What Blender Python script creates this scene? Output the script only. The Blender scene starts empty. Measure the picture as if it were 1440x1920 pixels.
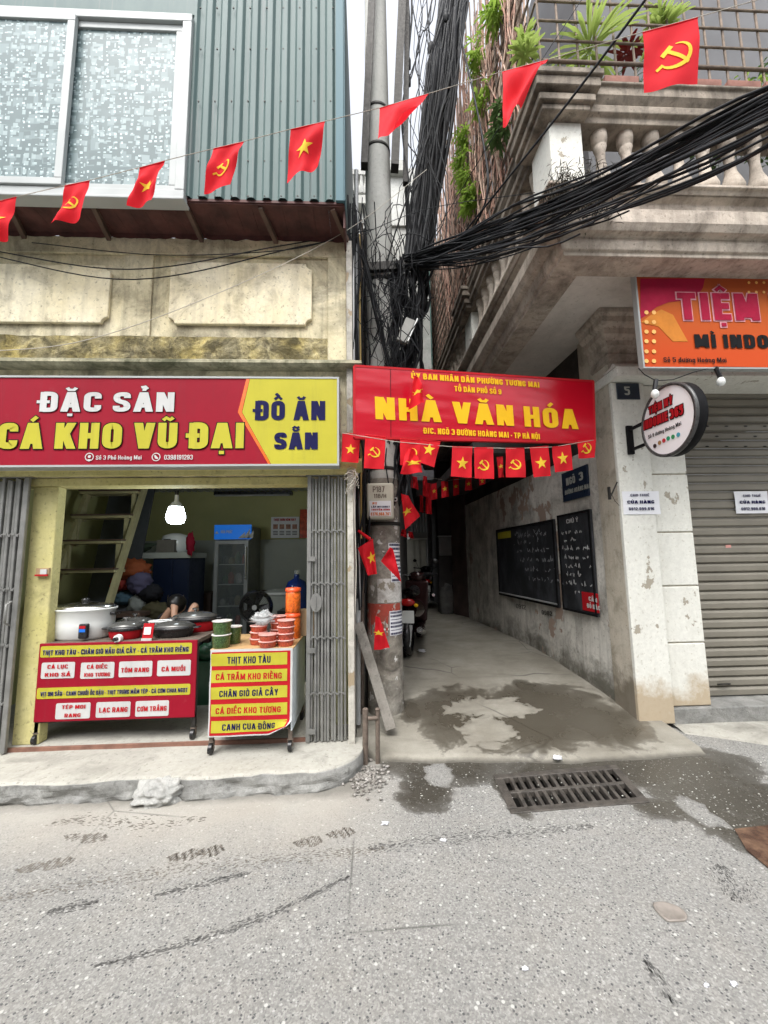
import bpy, math, random, unicodedata
import numpy as np
from mathutils import Vector, Matrix, noise
random.seed(7)
sc = bpy.context.scene
COL = sc.collection
# ---------------------------------------------------------------- camera
F0, CH = 750.0, 1.55
def _cam(yaw=2.6, pitch=6.7, roll=0.9):
    y, p, r = map(math.radians, (yaw, pitch, roll))
    f = np.array([math.sin(y)*math.cos(p), math.cos(y)*math.cos(p), math.sin(p)])
    rt = np.array([math.cos(y), -math.sin(y), 0.0]); up = np.cross(rt, f)
    return rt*math.cos(r)-up*math.sin(r), rt*math.sin(r)+up*math.cos(r), f
CR, CU, CF = _cam()
cd = bpy.data.cameras.new('camera'); cam = bpy.data.objects.new('camera', cd); COL.objects.link(cam); sc.camera = cam
cd.sensor_fit = 'HORIZONTAL'; cd.sensor_width = 36; cd.lens = F0/1440*36; cd.clip_start = 0.05; cd.clip_end = 400
m = Matrix.Identity(4)
for i in range(3):
    m[i][0] = CR[i]; m[i][1] = CU[i]; m[i][2] = -CF[i]
m[2][3] = CH
cam.matrix_world = m
# ---------------------------------------------------------------- light
w = bpy.data.worlds.new("World"); sc.world = w; w.use_nodes = True
nt = w.node_tree; nt.nodes.clear()
sky = nt.nodes.new('ShaderNodeTexSky'); sky.sky_type = 'NISHITA'; sky.sun_disc = False
SUN_EL, SUN_ROT = math.radians(58), math.radians(200)
sky.sun_elevation = SUN_EL; sky.sun_rotation = SUN_ROT
sky.air_density = 1.0; sky.dust_density = 4.0; sky.ozone_density = 1.0
hs = nt.nodes.new('ShaderNodeHueSaturation'); hs.inputs['Saturation'].default_value = 0.22
bg = nt.nodes.new('ShaderNodeBackground'); bg.inputs[1].default_value = 0.15
hs.inputs['Value'].default_value = 2.3
wo = nt.nodes.new('ShaderNodeOutputWorld')
nt.links.new(sky.outputs[0], hs.inputs['Color']); nt.links.new(hs.outputs[0], bg.inputs[0]); nt.links.new(bg.outputs[0], wo.inputs[0])
sl = bpy.data.lights.new('sun', 'SUN'); so = bpy.data.objects.new('sun', sl); COL.objects.link(so)
sl.energy = 0.9; sl.angle = math.radians(40); sl.color = (1.0, 0.97, 0.92)
sd = Vector((math.sin(SUN_ROT)*math.cos(SUN_EL), math.cos(SUN_ROT)*math.cos(SUN_EL), math.sin(SUN_EL)))
so.rotation_euler = sd.to_track_quat('Z', 'Y').to_euler()
sc.view_settings.view_transform = 'Standard'; sc.view_settings.look = 'None'
sc.view_settings.gamma = 1; sc.view_settings.use_curve_mapping = False
sc.view_settings.exposure = 0.45
sc.cycles.use_denoising = True
sc.cycles.max_bounces = 6; sc.cycles.diffuse_bounces = 4; sc.cycles.glossy_bounces = 3; sc.cycles.transmission_bounces = 4
sc.cycles.transparent_max_bounces = 6; sc.cycles.sample_clamp_indirect = 6
# ---------------------------------------------------------------- measuring
def _ray(px, py): return CF*F0+CR*(px-720)-CU*(py-960)
def oy(px, py, y): d = _ray(px, py); q = d*(y/d[1]); return Vector((q[0], q[1], q[2]+CH))
def oz(px, py, z): d = _ray(px, py); q = d*((z-CH)/d[2]); return Vector((q[0], q[1], z))
def ox(px, py, x): d = _ray(px, py); q = d*(x/d[0]); return Vector((q[0], q[1], q[2]+CH))
V = Vector
# ---------------------------------------------------------------- mesh builder
class MB:
    def __init__(s): s.v = []; s.f = []; s.sm = []
    def add(s, vs, fs, smooth=False):
        b = len(s.v); s.v += [tuple(p) for p in vs]
        s.f += [tuple(i+b for i in f) for f in fs]; s.sm += [smooth]*len(fs); return s
    def box(s, x0, y0, z0, x1, y1, z1):
        x0, x1 = sorted((x0, x1)); y0, y1 = sorted((y0, y1)); z0, z1 = sorted((z0, z1))
        return s.add([(x0,y0,z0),(x1,y0,z0),(x1,y1,z0),(x0,y1,z0),(x0,y0,z1),(x1,y0,z1),(x1,y1,z1),(x0,y1,z1)],
                     [(0,3,2,1),(4,5,6,7),(0,1,5,4),(1,2,6,5),(2,3,7,6),(3,0,4,7)])
    def hexa(s, b, t):   # bottom quad, top quad (same order ccw)
        return s.add(list(b)+list(t), [(0,3,2,1),(4,5,6,7),(0,1,5,4),(1,2,6,5),(2,3,7,6),(3,0,4,7)])
    def prism(s, poly, vec):
        n = len(poly); vec = V(vec)
        a = [V(p) for p in poly]; b = [p+vec for p in a]
        return s.add(a+b, [tuple(range(n))[::-1], tuple(range(n, 2*n))]+[(i, (i+1) % n, n+(i+1) % n, n+i) for i in range(n)])
    def beam(s, a, b, wdt, hgt, up=(0,0,1)):
        a = V(a); b = V(b); d = (b-a).normalized(); u = V(up)
        if abs(d.dot(u)) > .98: u = V((0,1,0))
        r = d.cross(u).normalized()*(wdt/2); q = r.cross(d).normalized()*(hgt/2)
        return s.hexa([a-r-q, a+r-q, a+r+q, a-r+q], [b-r-q, b+r-q, b+r+q, b-r+q])
    def tube(s, pts, r, n=6, cap=True):
        pts = [V(p) for p in pts]; k = len(pts); rs = r if isinstance(r, (list, tuple)) else [r]*k
        vs = []; up = None
        for i, p in enumerate(pts):
            d = (pts[min(i+1, k-1)]-pts[max(i-1, 0)]).normalized()
            if up is None: up = V((0,0,1)) if abs(d.z) < .9 else V((0,1,0))
            a = d.cross(up).normalized(); up = a.cross(d).normalized()
            for j in range(n):
                t = 2*math.pi*j/n; vs.append(p+(a*math.cos(t)+up*math.sin(t))*rs[i])
        fs = [(i*n+j, i*n+(j+1) % n, (i+1)*n+(j+1) % n, (i+1)*n+j) for i in range(k-1) for j in range(n)]
        s.add(vs, fs, True)
        if cap: s.add(vs[:n], [tuple(range(n))]); s.add(vs[-n:], [tuple(range(n))[::-1]])
        return s
    def lathe(s, prof, c, n=20, axis='z', sx=1, sy=1, cap=True, smooth=True):
        c = V(c); vs = []
        for r, z in prof:
            for j in range(n):
                t = 2*math.pi*j/n; a, b = r*math.cos(t)*sx, r*math.sin(t)*sy
                vs.append(c+(V((a, b, z)) if axis == 'z' else V((a, z, b)) if axis == 'y' else V((z, a, b))))
        k = len(prof)
        s.add(vs, [(i*n+j, i*n+(j+1) % n, (i+1)*n+(j+1) % n, (i+1)*n+j) for i in range(k-1) for j in range(n)], smooth)
        if cap:
            if prof[0][0] > 1e-4: s.add(vs[:n], [tuple(range(n))[::-1]])
            if prof[-1][0] > 1e-4: s.add(vs[-n:], [tuple(range(n))])
        return s
    def grid(s, fn, nu, nv, smooth=True):
        vs = [fn(i/nu, j/nv) for j in range(nv+1) for i in range(nu+1)]
        return s.add(vs, [(j*(nu+1)+i, j*(nu+1)+i+1, (j+1)*(nu+1)+i+1, (j+1)*(nu+1)+i) for j in range(nv) for i in range(nu)], smooth)
    def blob(s, c, r, seed=0, amp=.25, fr=1.5, n=14, k=9, flat=1.0):
        c = V(c); rx, ry, rz = (r if isinstance(r, (tuple, list)) else (r, r, r))
        def fn(u, v):
            th = 2*math.pi*u; ph = math.pi*v; d = V((math.sin(ph)*math.cos(th), math.sin(ph)*math.sin(th), math.cos(ph)))
            q = 1+amp*noise.noise(d*fr+V((seed*7.1, seed*3.3, 0)))*2
            return c+V((d.x*rx*q, d.y*ry*q, d.z*rz*q))
        return s.grid(fn, n, k)
    def moulding(s, path, prof, closed_ends=True):
        # path: xy points, outward is to the right of travel; prof: (outward offset, z)
        pts = [V((p[0], p[1])) for p in path]; n = len(pts); dirs = []
        for i in range(n):
            ns = []
            if i > 0: d = (pts[i]-pts[i-1]).normalized(); ns.append(V((d.y, -d.x)))
            if i < n-1: d = (pts[i+1]-pts[i]).normalized(); ns.append(V((d.y, -d.x)))
            if len(ns) == 2: q = (ns[0]+ns[1]).normalized(); q = q/max(.3, q.dot(ns[0]))
            else: q = ns[0]
            dirs.append(q)
        vs = []; k = len(prof)
        for p, q in zip(pts, dirs):
            for o, z in prof: vs.append((p.x+q.x*o, p.y+q.y*o, z))
        fs = [(i*k+j, (i+1)*k+j, (i+1)*k+(j+1) % k, i*k+(j+1) % k) for i in range(n-1) for j in range(k)]
        if closed_ends: fs += [tuple(range(k)), tuple(range((n-1)*k, n*k))[::-1]]
        return s.add(vs, fs)
    def build(s, name, mat, parent=None, bevel=0, seg=1, kind=None, label=None, sub=0):
        me = bpy.data.meshes.new(name)
        off = world_loc(parent) if parent is not None else V((0,0,0))
        me.from_pydata([(a-off.x, b-off.y, c-off.z) for a, b, c in s.v], [], s.f); me.update()
        if any(s.sm): me.polygons.foreach_set('use_smooth', s.sm)
        me.materials.append(mat)
        o = bpy.data.objects.new(name, me); COL.objects.link(o)
        if parent is not None: o.parent = parent
        if bevel:
            b = o.modifiers.new('bevel', 'BEVEL'); b.width = bevel; b.segments = seg; b.limit_method = 'ANGLE'; b.angle_limit = math.radians(40)
        if sub:
            b = o.modifiers.new('sub', 'SUBSURF'); b.levels = sub; b.render_levels = sub
        if kind: o['kind'] = kind
        if label: o['label'] = label
        return o
def world_loc(o):
    p = V((0,0,0))
    while o is not None: p = p+o.location; o = o.parent
    return p
def thing(name, label, cat, loc=(0,0,0), group=None):
    o = bpy.data.objects.new(name, None); COL.objects.link(o); o.location = loc; o.empty_display_size = .1
    o['label'] = label; o['category'] = cat
    if group: o['group'] = group
    return o
def tagm(o, label, cat, group=None):
    o['label'] = label; o['category'] = cat
    if group: o['group'] = group
    return o
def solo(mb, name, mat, label, cat, group=None, loc=None, **k):
    """a thing that is one mesh, origin at its base"""
    if loc is None:
        xs = [v[0] for v in mb.v]; ys = [v[1] for v in mb.v]; zs = [v[2] for v in mb.v]
        loc = V(((min(xs)+max(xs))/2, (min(ys)+max(ys))/2, min(zs)))
    mb.v = [(a-loc[0], b-loc[1], c-loc[2]) for a, b, c in mb.v]
    o = mb.build(name, mat, None, **k); o.location = loc
    return tagm(o, label, cat, group)
def copy_tree(o, parent=None, dl=None):
    c = o.copy(); COL.objects.link(c)
    if parent is not None: c.parent = parent
    if dl is not None: c.location = o.location+V(dl)
    for ch in [x for x in o.children]: copy_tree(ch, c)
    return c
# ---------------------------------------------------------------- materials
class NT:
    def __init__(s, name):
        s.m = bpy.data.materials.new(name); s.m.use_nodes = True; s.t = s.m.node_tree
        s.b = s.t.nodes['Principled BSDF']; s.out = s.t.nodes['Material Output']
        s.g = s.t.nodes.new('ShaderNodeNewGeometry').outputs['Position']
    def n(s, ty, **k):
        nd = s.t.nodes.new(ty)
        for a, b in k.items(): setattr(nd, a, b)
        return nd
    def l(s, a, b): s.t.links.new(a, b)
    def setin(s, sock, val):
        if hasattr(val, 'links') or isinstance(val, bpy.types.NodeSocket): s.l(val, sock)
        elif isinstance(val, (tuple, list)) and len(val) == 3 and sock.type == 'RGBA': sock.default_value = (*val, 1)
        else: sock.default_value = val
    def mapp(s, scale=(1,1,1), loc=(0,0,0), rot=(0,0,0), vec=None):
        nd = s.n('ShaderNodeMapping'); nd.inputs['Scale'].default_value = scale; nd.inputs['Location'].default_value = loc; nd.inputs['Rotation'].default_value = rot
        s.l(vec or s.g, nd.inputs[0]); return nd.outputs[0]
    def noise(s, sc_=5, det=4, rough=.55, vec=None, dist=0):
        nd = s.n('ShaderNodeTexNoise'); nd.inputs['Scale'].default_value = sc_; nd.inputs['Detail'].default_value = det
        nd.inputs['Roughness'].default_value = rough; nd.inputs['Distortion'].default_value = dist
        s.l(vec or s.g, nd.inputs['Vector']); return nd.outputs['Fac']
    def vor(s, sc_=50, vec=None, feature='F1', metric='EUCLIDEAN', out='Color', rand=1):
        nd = s.n('ShaderNodeTexVoronoi', feature=feature, distance=metric); nd.inputs['Scale'].default_value = sc_; nd.inputs['Randomness'].default_value = rand
        s.l(vec or s.g, nd.inputs['Vector']); return nd.outputs[out]
    def ramp(s, fac, stops, interp='LINEAR'):
        nd = s.n('ShaderNodeValToRGB'); cr = nd.color_ramp; cr.interpolation = interp
        while len(cr.elements) < len(stops): cr.elements.new(.5)
        for e, (p, c) in zip(cr.elements, stops):
            e.position = p; e.color = (*c, 1) if isinstance(c, (tuple, list)) else (c, c, c, 1)
        s.l(fac, nd.inputs[0]); return nd.outputs[0]
    def mix(s, f, a, b, mode='MIX'):
        nd = s.n('ShaderNodeMix', data_type='RGBA', blend_type=mode)
        s.setin(nd.inputs[0], f); s.setin(nd.inputs[6], a); s.setin(nd.inputs[7], b); return nd.outputs[2]
    def math(s, op, a, b=0.0, clamp=False):
        nd = s.n('ShaderNodeMath', operation=op, use_clamp=clamp); s.setin(nd.inputs[0], a); s.setin(nd.inputs[1], b); return nd.outputs[0]
    def sep(s, vec=None):
        nd = s.n('ShaderNodeSeparateXYZ'); s.l(vec or s.g, nd.inputs[0]); return nd.outputs
    def bump(s, h, strength=.3, dist=.01):
        nd = s.n('ShaderNodeBump'); nd.inputs['Strength'].default_value = strength; nd.inputs['Distance'].default_value = dist
        s.l(h, nd.inputs['Height']); s.l(nd.outputs[0], s.b.inputs['Normal']); return nd
    def fin(s, col, rough=.7, metal=0, spec=None):
        s.setin(s.b.inputs['Base Color'], col); s.setin(s.b.inputs['Roughness'], rough); s.b.inputs['Metallic'].default_value = metal
        if spec is not None: s.b.inputs['Specular IOR Level'].default_value = spec
        return s.m
def plain(name, c, rough=.5, metal=0, var=.15, vs=8, bump=0, coat=0, spec=None):
    n = NT(name); a = tuple(x*(1-var) for x in c); b = tuple(min(1, x*(1+var)) for x in c)
    col = n.mix(n.ramp(n.noise(vs, 5, .6), [(.3, 0.), (.7, 1.)]), a, b)
    if bump: n.bump(n.noise(vs*6, 4), bump, .005)
    m = n.fin(col, n.ramp(n.noise(vs*2.3, 3), [(.3, max(0, rough-.08)), (.7, min(1, rough+.08))]), metal, spec)
    if coat: n.b.inputs['Coat Weight'].default_value = coat
    return m
def grime(name, base, base2, dark, amt=.5, scale=2.2, streak=.35, rough=.85, bump=.35, fine=60, spots=None, bd=.006, edge=.14, zs=None):
    """weathered plaster/concrete: base tint drift, blotches of mould, vertical runs, small pits"""
    n = NT(name)
    col = n.mix(n.ramp(n.noise(scale*.7, 4, .6), [(.35, 0.), (.65, 1.)]), base, base2)
    col = n.mix(n.ramp(n.noise(scale*9, 6, .7), [(.3, .0), (.75, .45)]), col, tuple(x*.62 for x in base))
    blot = n.noise(scale, 10, .68, dist=.6)
    col = n.mix(n.math('MULTIPLY', n.ramp(blot, [(1-amt-edge, 0.), (1-amt+edge, 1.)]), .85), col, dark)
    if streak:
        st = n.noise(1, 6, .65, vec=n.mapp((9, 9, .8)))
        col = n.mix(n.math('MULTIPLY', n.ramp(st, [(.48, 0.), (.75, 1.)]), streak), col, tuple(x*.8 for x in dark))
    pit = n.ramp(n.noise(fine*.6, 3, .6), [(.30, 1.), (.40, 0.)])
    col = n.mix(n.math('MULTIPLY', pit, .5), col, dark)
    if zs:   # rising damp band: (z_top, colour)
        zz = n.math('ADD', n.sep()[2], n.math('MULTIPLY', n.math('SUBTRACT', n.noise(3, 8, .7), .5), zs[2] if len(zs) > 2 else .8))
        col = n.mix(n.ramp(zz, [(max(0, zs[0]-.12), .8), (zs[0]+.12, 0.)]), col, zs[1])
    if spots:  # peeled patches showing other colour
        pk = n.noise(spots[0], 9, .62, vec=n.mapp((1,1,.8), (3.7,9.1,spots[3] if len(spots) > 3 else 2)))
        col = n.mix(n.ramp(pk, [(spots[1], 0.), (spots[1]+.015, 1.)]), col, spots[2])
    h = n.math('ADD', n.noise(fine, 6, .7), n.math('MULTIPLY', blot, 1.5))
    if spots: h = n.math('SUBTRACT', h, n.math('MULTIPLY', n.ramp(pk, [(spots[1], 0.), (spots[1]+.02, 1.)]), 1.2))
    n.bump(h, bump, bd)
    return n.fin(col, rough, 0, .3)
# ---------------------------------------------------------------- lettering (stroke alphabet drawn as thin flat geometry)
def _round(pts, r, closed=False, k=5):
    out = []; n = len(pts)
    for i, p in enumerate(pts):
        p = V((p[0], p[1]))
        if not closed and i in (0, n-1): out.append(p); continue
        a = V(pts[i-1][:2]); b = V(pts[(i+1) % n][:2])
        da, db = (a-p), (b-p); q = min(r, da.length*.5, db.length*.5)
        A = p+da.normalized()*q; B = p+db.normalized()*q
        for j in range(k+1):
            t = j/k; out.append(A*(1-t)**2+p*2*t*(1-t)+B*t*t)
    return out
def _thick(pts, t, closed=False):
    n = len(pts); L = []; R = []
    for i in range(n):
        if closed: a = pts[i-1]; b = pts[(i+1) % n]
        else: a = pts[max(0, i-1)]; b = pts[min(n-1, i+1)]
        d = (b-a)
        if d.length < 1e-6: d = V((1, 0))
        d.normalize(); nn = V((-d.y, d.x))
        L.append(pts[i]+nn*t/2); R.append(pts[i]-nn*t/2)
    rng = range(n if closed else n-1)
    return [[R[i], R[(i+1) % n], L[(i+1) % n], L[i]] for i in rng]
def _glyph(c, t):
    h = t/2; w = .30+t*1.15; q = t*.85; m = .5; r = .09+t*.5
    def S(*p, rr=r, cl=False, tt=t): return _thick(_round([V(x) for x in p], rr, cl), tt, cl)
    def I(x, y0=0, y1=1): return [[V((x-h, y0)), V((x+h, y0)), V((x+h, y1)), V((x-h, y1))]]
    def Hb(x0, x1, y, tt=q): return [[V((x0, y-tt/2)), V((x1, y-tt/2)), V((x1, y+tt/2)), V((x0, y+tt/2))]]
    def D(x0, y0, x1, y1, tt=None):
        tt = (tt or t)*1.08/2; return [[V((x0-tt, y0)), V((x0+tt, y0)), V((x1+tt, y1)), V((x1-tt, y1))]]
    k = {}
    if c == 'A': w += .06; return w, [D(h, 0, w/2-.02, 1), D(w-h, 0, w/2+.02, 1), Hb(.16, w-.16, .3)]
    if c == 'B': return w, [I(h), S((h, 1-q/2), (w-h-.02, 1-q/2), (w-h-.02, .53), (h, .53)), S((h, .53), (w-h, .53), (w-h, q/2), (h, q/2))]
    if c == 'C': return w, [S((w-h, .33), (w-h, h), (h, h), (h, 1-h), (w-h, 1-h), (w-h, .67))]
    if c in 'DĐ': return w, [I(h), S((h, q/2), (w-h, q/2), (w-h, 1-q/2), (h, 1-q/2))]+([Hb(-.1, w*.55, .5, q*.8)] if c == 'Đ' else [])
    if c == 'E': w -= .06; return w, [I(h), Hb(t, w, q/2), Hb(t, w-.04, .52), Hb(t, w, 1-q/2)]
    if c == 'G': return w, [S((w-h, .67), (w-h, 1-h), (h, 1-h), (h, h), (w-h, h), (w-h, .48)), Hb(w*.5, w-h, .47)]
    if c == 'H': return w, [I(h), I(w-h), Hb(t, w-t, .5)]
    if c == 'I': return t, [I(h)]
    if c == 'K': w += .03; return w, [I(h), D(w*.40, .45, w-h-.02, 1), D(w-h, 0, w*.46, .62)]
    if c == 'L': w -= .08; return w, [I(h), Hb(t, w, q/2)]
    if c == 'M': w += .17; return w, [I(h), I(w-h), D(w/2, .1, h+.03, 1), D(w/2, .1, w-h-.03, 1)]
    if c == 'N': w += .02; return w, [I(h), I(w-h), D(w-h-.02, 0, h+.02, 1)]
    if c in 'O0': return w, [S((h, h), (w-h, h), (w-h, 1-h), (h, 1-h), cl=True)]
    if c == 'P': return w, [I(h), S((h, 1-q/2), (w-h, 1-q/2), (w-h, .42), (h, .42))]
    if c == 'R': return w, [I(h), S((h, 1-q/2), (w-h, 1-q/2), (w-h, .46), (h, .46)), D(w-h, 0, w-h-.12, .46)]
    if c == 'S': return w, [S((w-h, .70), (w-h, 1-h), (h, 1-h), (h, .55), (w-h, .45), (w-h, h), (h, h), (h, .30))]
    if c == 'T': w -= .02; return w, [I(w/2, 0, 1), Hb(0, w, 1-q/2)]
    if c == 'U': return w, [S((h, 1), (h, h), (w-h, h), (w-h, 1), rr=r*1.2)]
    if c == 'V': w += .04; return w, [D(w/2-.02, 0, h, 1), D(w/2+.02, 0, w-h, 1)]
    if c == 'Y': w += .03; return w, [I(w/2, 0, .5), D(w/2, .4, h, 1), D(w/2, .4, w-h, 1)]
    if c == 'X': return w, [D(h, 0, w-h, 1), D(w-h, 0, h, 1)]
    if c == '1': return t*1.9, [I(t*1.4), D(t*.5, .72, t*1.2, 1)]
    if c == '2': return w, [S((h, .68), (h, 1-h), (w-h, 1-h), (w-h, .55), (h, q)), Hb(0, w, q/2)]
    if c == '3': return w, [S((h, .75), (h, 1-h), (w-h, 1-h), (w-h, .53), (w*.4, .53)), S((w*.4, .53), (w-h, .53), (w-h, h), (h, h), (h, .25))]
    if c == '5': return w, [Hb(h, w, 1-q/2), S((h, 1), (h, .6), (w-h, .62), (w-h, h), (h, h), (h, .22))]
    if c == '6': return w, [S((w-h, .72), (w-h, 1-h), (h, 1-h), (h, .3)), S((h, h), (w-h, h), (w-h, .56), (h, .56), cl=True)]
    if c == '7': return w, [Hb(0, w, 1-q/2), D(w*.35, 0, w-h, 1)]
    if c == '8': return w, [S((h, h), (w-h, h), (w-h, .52), (h, .52), cl=True), S((h+.02, .52), (w-h-.02, .52), (w-h-.02, 1-h), (h+.02, 1-h), cl=True)]
    if c == '9': return w, [S((h, .28), (h, h), (w-h, h), (w-h, .7)), S((h, .44), (w-h, .44), (w-h, 1-h), (h, 1-h), cl=True)]
    if c == '-': return .24, [Hb(0, .24, .42, t*.8)]
    if c == '.': return t, [I(h, 0, t)]
    if c == '/': return .3, [D(h, 0, .3-h, 1)]
    if c == 'a': w -= .08; return w, [I(w-h, 0, .7), S((h, h), (w-h, h), (w-h, .7-h), (h, .7-h), cl=True)]
    if c == 'o': w -= .06; return w, [S((h, h), (w-h, h), (w-h, .7-h), (h, .7-h), cl=True)]
    if c in 'dđ': w -= .06; return w, [I(w-h), S((h, h), (w-h, h), (w-h, .7-h), (h, .7-h), cl=True)]+([Hb(w*.4, w+.1, .88, q*.7)] if c == 'đ' else [])
    if c == 'n': w -= .06; return w, [I(h, 0, .7), S((h, .7-h), (w-h, .7-h), (w-h, 0))]
    if c == 'h': w -= .06; return w, [I(h), S((h, .7-h), (w-h, .7-h), (w-h, 0))]
    if c == 'u': w -= .06; return w, [I(w-h, 0, .7), S((h, .7), (h, h), (w-h, h))]
    if c == 'g': w -= .06; return w, [S((w-h, .7), (w-h, -.22), (h, -.22)), S((h, h), (w-h, h), (w-h, .7-h), (h, .7-h), cl=True)]
    if c == 'i': return t, [I(h, 0, .7), I(h, .8, .8+t)]
    return .25, []
def _mark(code, w, y, t):
    c = w/2; d = min(t*.75, .13)
    def ln(*p): return _thick([V(x) for x in p], d)
    y0 = y+.07
    if code == 'breve': return ln((c-.14, y0+.15), (c-.07, y0+.04), (c+.07, y0+.04), (c+.14, y0+.15))
    if code == 'circ': return ln((c-.15, y0+.01), (c, y0+.15), (c+.15, y0+.01))
    if code == 'acute': return ln((c-.05, y0), (c+.10, y0+.17))
    if code == 'grave': return ln((c+.05, y0), (c-.10, y0+.17))
    if code == 'tilde': return ln((c-.15, y0+.03), (c-.06, y0+.13), (c+.06, y0+.05), (c+.15, y0+.14))
    if code == 'hook': return ln((c-.09, y0+.18), (c+.04, y0+.22), (c+.09, y0+.15), (c+.01, y0+.08), (c+.01, y0))
    if code == 'dot': return [[V((c-d*.6, -.10-d)), V((c+d*.6, -.10-d)), V((c+d*.6, -.10)), V((c-d*.6, -.10))]]
    if code == 'horn': return ln((w-d, y-.05), (w+.06, y), (w+.06, y+.12))
    return []
MK = {'\u0306': 'breve', '\u0302': 'circ', '\u0301': 'acute', '\u0300': 'grave', '\u0303': 'tilde', '\u0309': 'hook', '\u0323': 'dot', '\u031b': 'horn'}
def _off(q, e):
    if e <= 0: return q
    n = len(q); c = V((0, 0)); out = []
    for i in range(n):
        a, p, b = q[i-1], q[i], q[(i+1) % n]
        d1 = (p-a); d2 = (b-p)
        if d1.length < 1e-6 or d2.length < 1e-6: out.append(p); continue
        d1.normalize(); d2.normalize(); n1 = V((d1.y, -d1.x)); n2 = V((d2.y, -d2.x)); s = n1+n2
        if s.length < .2: out.append(p+n1*e); continue
        s.normalize(); out.append(p+s*e/max(.45, s.dot(n1)))
    return out
def layout(txt, t=.19, gap=.1):
    x = 0; out = []
    for ch in txt:
        if ch == ' ': x += .26; continue
        dec = unicodedata.normalize('NFD', ch); base = dec[0] if dec[0] not in '' else ch
        if ch in 'Đđ': base = ch
        wd, prims = _glyph(base, t)
        y = .72 if base in 'aouni' else 1.0; up = y
        marks = [MK[c] for c in dec[1:] if c in MK]
        for mk in marks:
            prims = prims+[_mark(mk, wd, up, t)]
            if mk in ('breve', 'circ'): up += .14
        for p in prims: out.append([[v+V((x, 0)) for v in quad] for quad in p])
        x += wd+gap
    return x-gap, out
def text_on(mb, txt, o, u, v, W, H, nrm, t=.19, gap=.1, outline=0.0, lift=.002, slant=0.0):
    """o: baseline left point, u/v unit vectors, W,H size in metres, printed a hair above the board"""
    w0, prims = layout(txt, t, gap); sx = W/w0; n = V(nrm).normalized(); u = V(u); v = V(v); o = V(o)
    for k, p in enumerate(prims):
        dz = lift+.00011*(k % 9)
        for quad in p:
            q = [V((a.x, a.y*1.0)) for a in quad]
            q = [V(((a.x+slant*a.y)*sx, a.y*H)) for a in q]
            q = _off(q, outline*H)
            pts = [o+u*a.x+v*a.y+n*dz for a in q]
            nn = (pts[1]-pts[0]).cross(pts[2]-pts[1])
            mb.add(pts if nn.dot(n) > 0 else pts[::-1], [tuple(range(len(pts)))])
def ptext(name, parent, txt, p0, p1, at, mat, nrm, **k):
    """p0: pixel of baseline-left, p1: pixel of cap-height-right; at(px,py) puts a pixel on the board's own plane"""
    a = at(*p0); br = at(p1[0], p0[1]); b = at(*p1)
    n = V(nrm).normalized(); v = V((0,0,1)) if abs(n.z) < .5 else V((0,1,0)); u = v.cross(n).normalized()
    if k.pop('tilt', False):   # sign itself is turned in its plane
        u = (br-a).normalized(); v = n.cross(u)
    W = (b-a).dot(u); H = (b-a).dot(v); mb = MB(); ol = k.pop('ol', 0); om = k.pop('omat', None)
    if ol:
        k2 = dict(k); k2['lift'] = .0012; m2 = MB(); text_on(m2, txt, a, u, v, W, H, n, outline=ol, **k2); m2.build('lettering_outline', om, parent)
    k.setdefault('lift', .0032); text_on(mb, txt, a, u, v, W, H, n, **k)
    return mb.build(name, mat, parent)
# ---------------------------------------------------------------- palette
M = {}
def printed(name, c, rough=.55, dirt=.25):
    n = NT(name); col = n.mix(n.ramp(n.noise(2.2, 6, .65), [(.4, 0.), (.75, 1.)]), c, tuple(x*.86 for x in c))
    st = n.ramp(n.noise(1, 5, .7, vec=n.mapp((16, 16, 1.1))), [(.52, 0.), (.8, 1.)]); col = n.mix(n.math('MULTIPLY', st, dirt), col, tuple(x*.45+.03 for x in c))
    col = n.mix(n.ramp(n.noise(7, 8, .75), [(.62, 0.), (.8, .3)]), col, tuple(x*.6+.08 for x in c))
    n.bump(n.noise(2.5, 3, vec=n.mapp((1, 1, 2))), .12, .02); return n.fin(col, rough, 0, .14)
M['red'] = printed('sign_red', (.27, .006, .020), .55)
M['banner_red'] = plain('banner_red', (.50, .004, .012), .22, var=.10, vs=1.6)
M['yellow'] = plain('sign_yellow', (.72, .55, .03), .4, var=.06, vs=4)
M['panel_yellow'] = printed('panel_yellow', (.45, .41, .04), .55, .4)
M['gold'] = plain('letter_gold', (.74, .42, .01), .6, var=.05, spec=.2)
M['white'] = printed('sign_white', (.52, .52, .51), .6, .35)
M['navy'] = plain('letter_navy', (.012, .012, .06), .7, spec=.1)
M['black'] = plain('black_paint', (.010, .010, .011), .7, spec=.1)
M['darkred'] = printed('letter_red', (.42, .012, .018), .6, .2)
M['shop_wall'] = grime('yellow_plaster', (.66, .59, .38), (.76, .70, .51), (.07, .062, .045), .43, 2.8, .6, bump=.6)
M['shop_wall_low'] = grime('eroded_yellow_plaster', (.72, .58, .20), (.78, .70, .44), (.045, .04, .025), .56, 5.5, .35, bump=1.2, fine=40, bd=.02)
M['panel_plaster'] = grime('raised_panel_plaster', (.74, .66, .44), (.82, .76, .58), (.12, .10, .07), .34, 3.5, .35, bump=.6)
M['moss_ledge'] = grime('mouldy_ledge', (.36, .34, .24), (.46, .43, .30), (.04, .045, .02), .5, 5, .5, bump=.6)
M['door_yellow'] = grime('door_post_yellow', (.55, .50, .20), (.62, .57, .28), (.12, .10, .05), .30, 3, .2, bump=.15)
M['room_wall'] = plain('room_wall', (.42, .42, .19), .7, var=.10, vs=2, bump=.1)
M['room_low'] = plain('room_lower_wall', (.36, .38, .34), .6, var=.08, vs=3)
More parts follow.
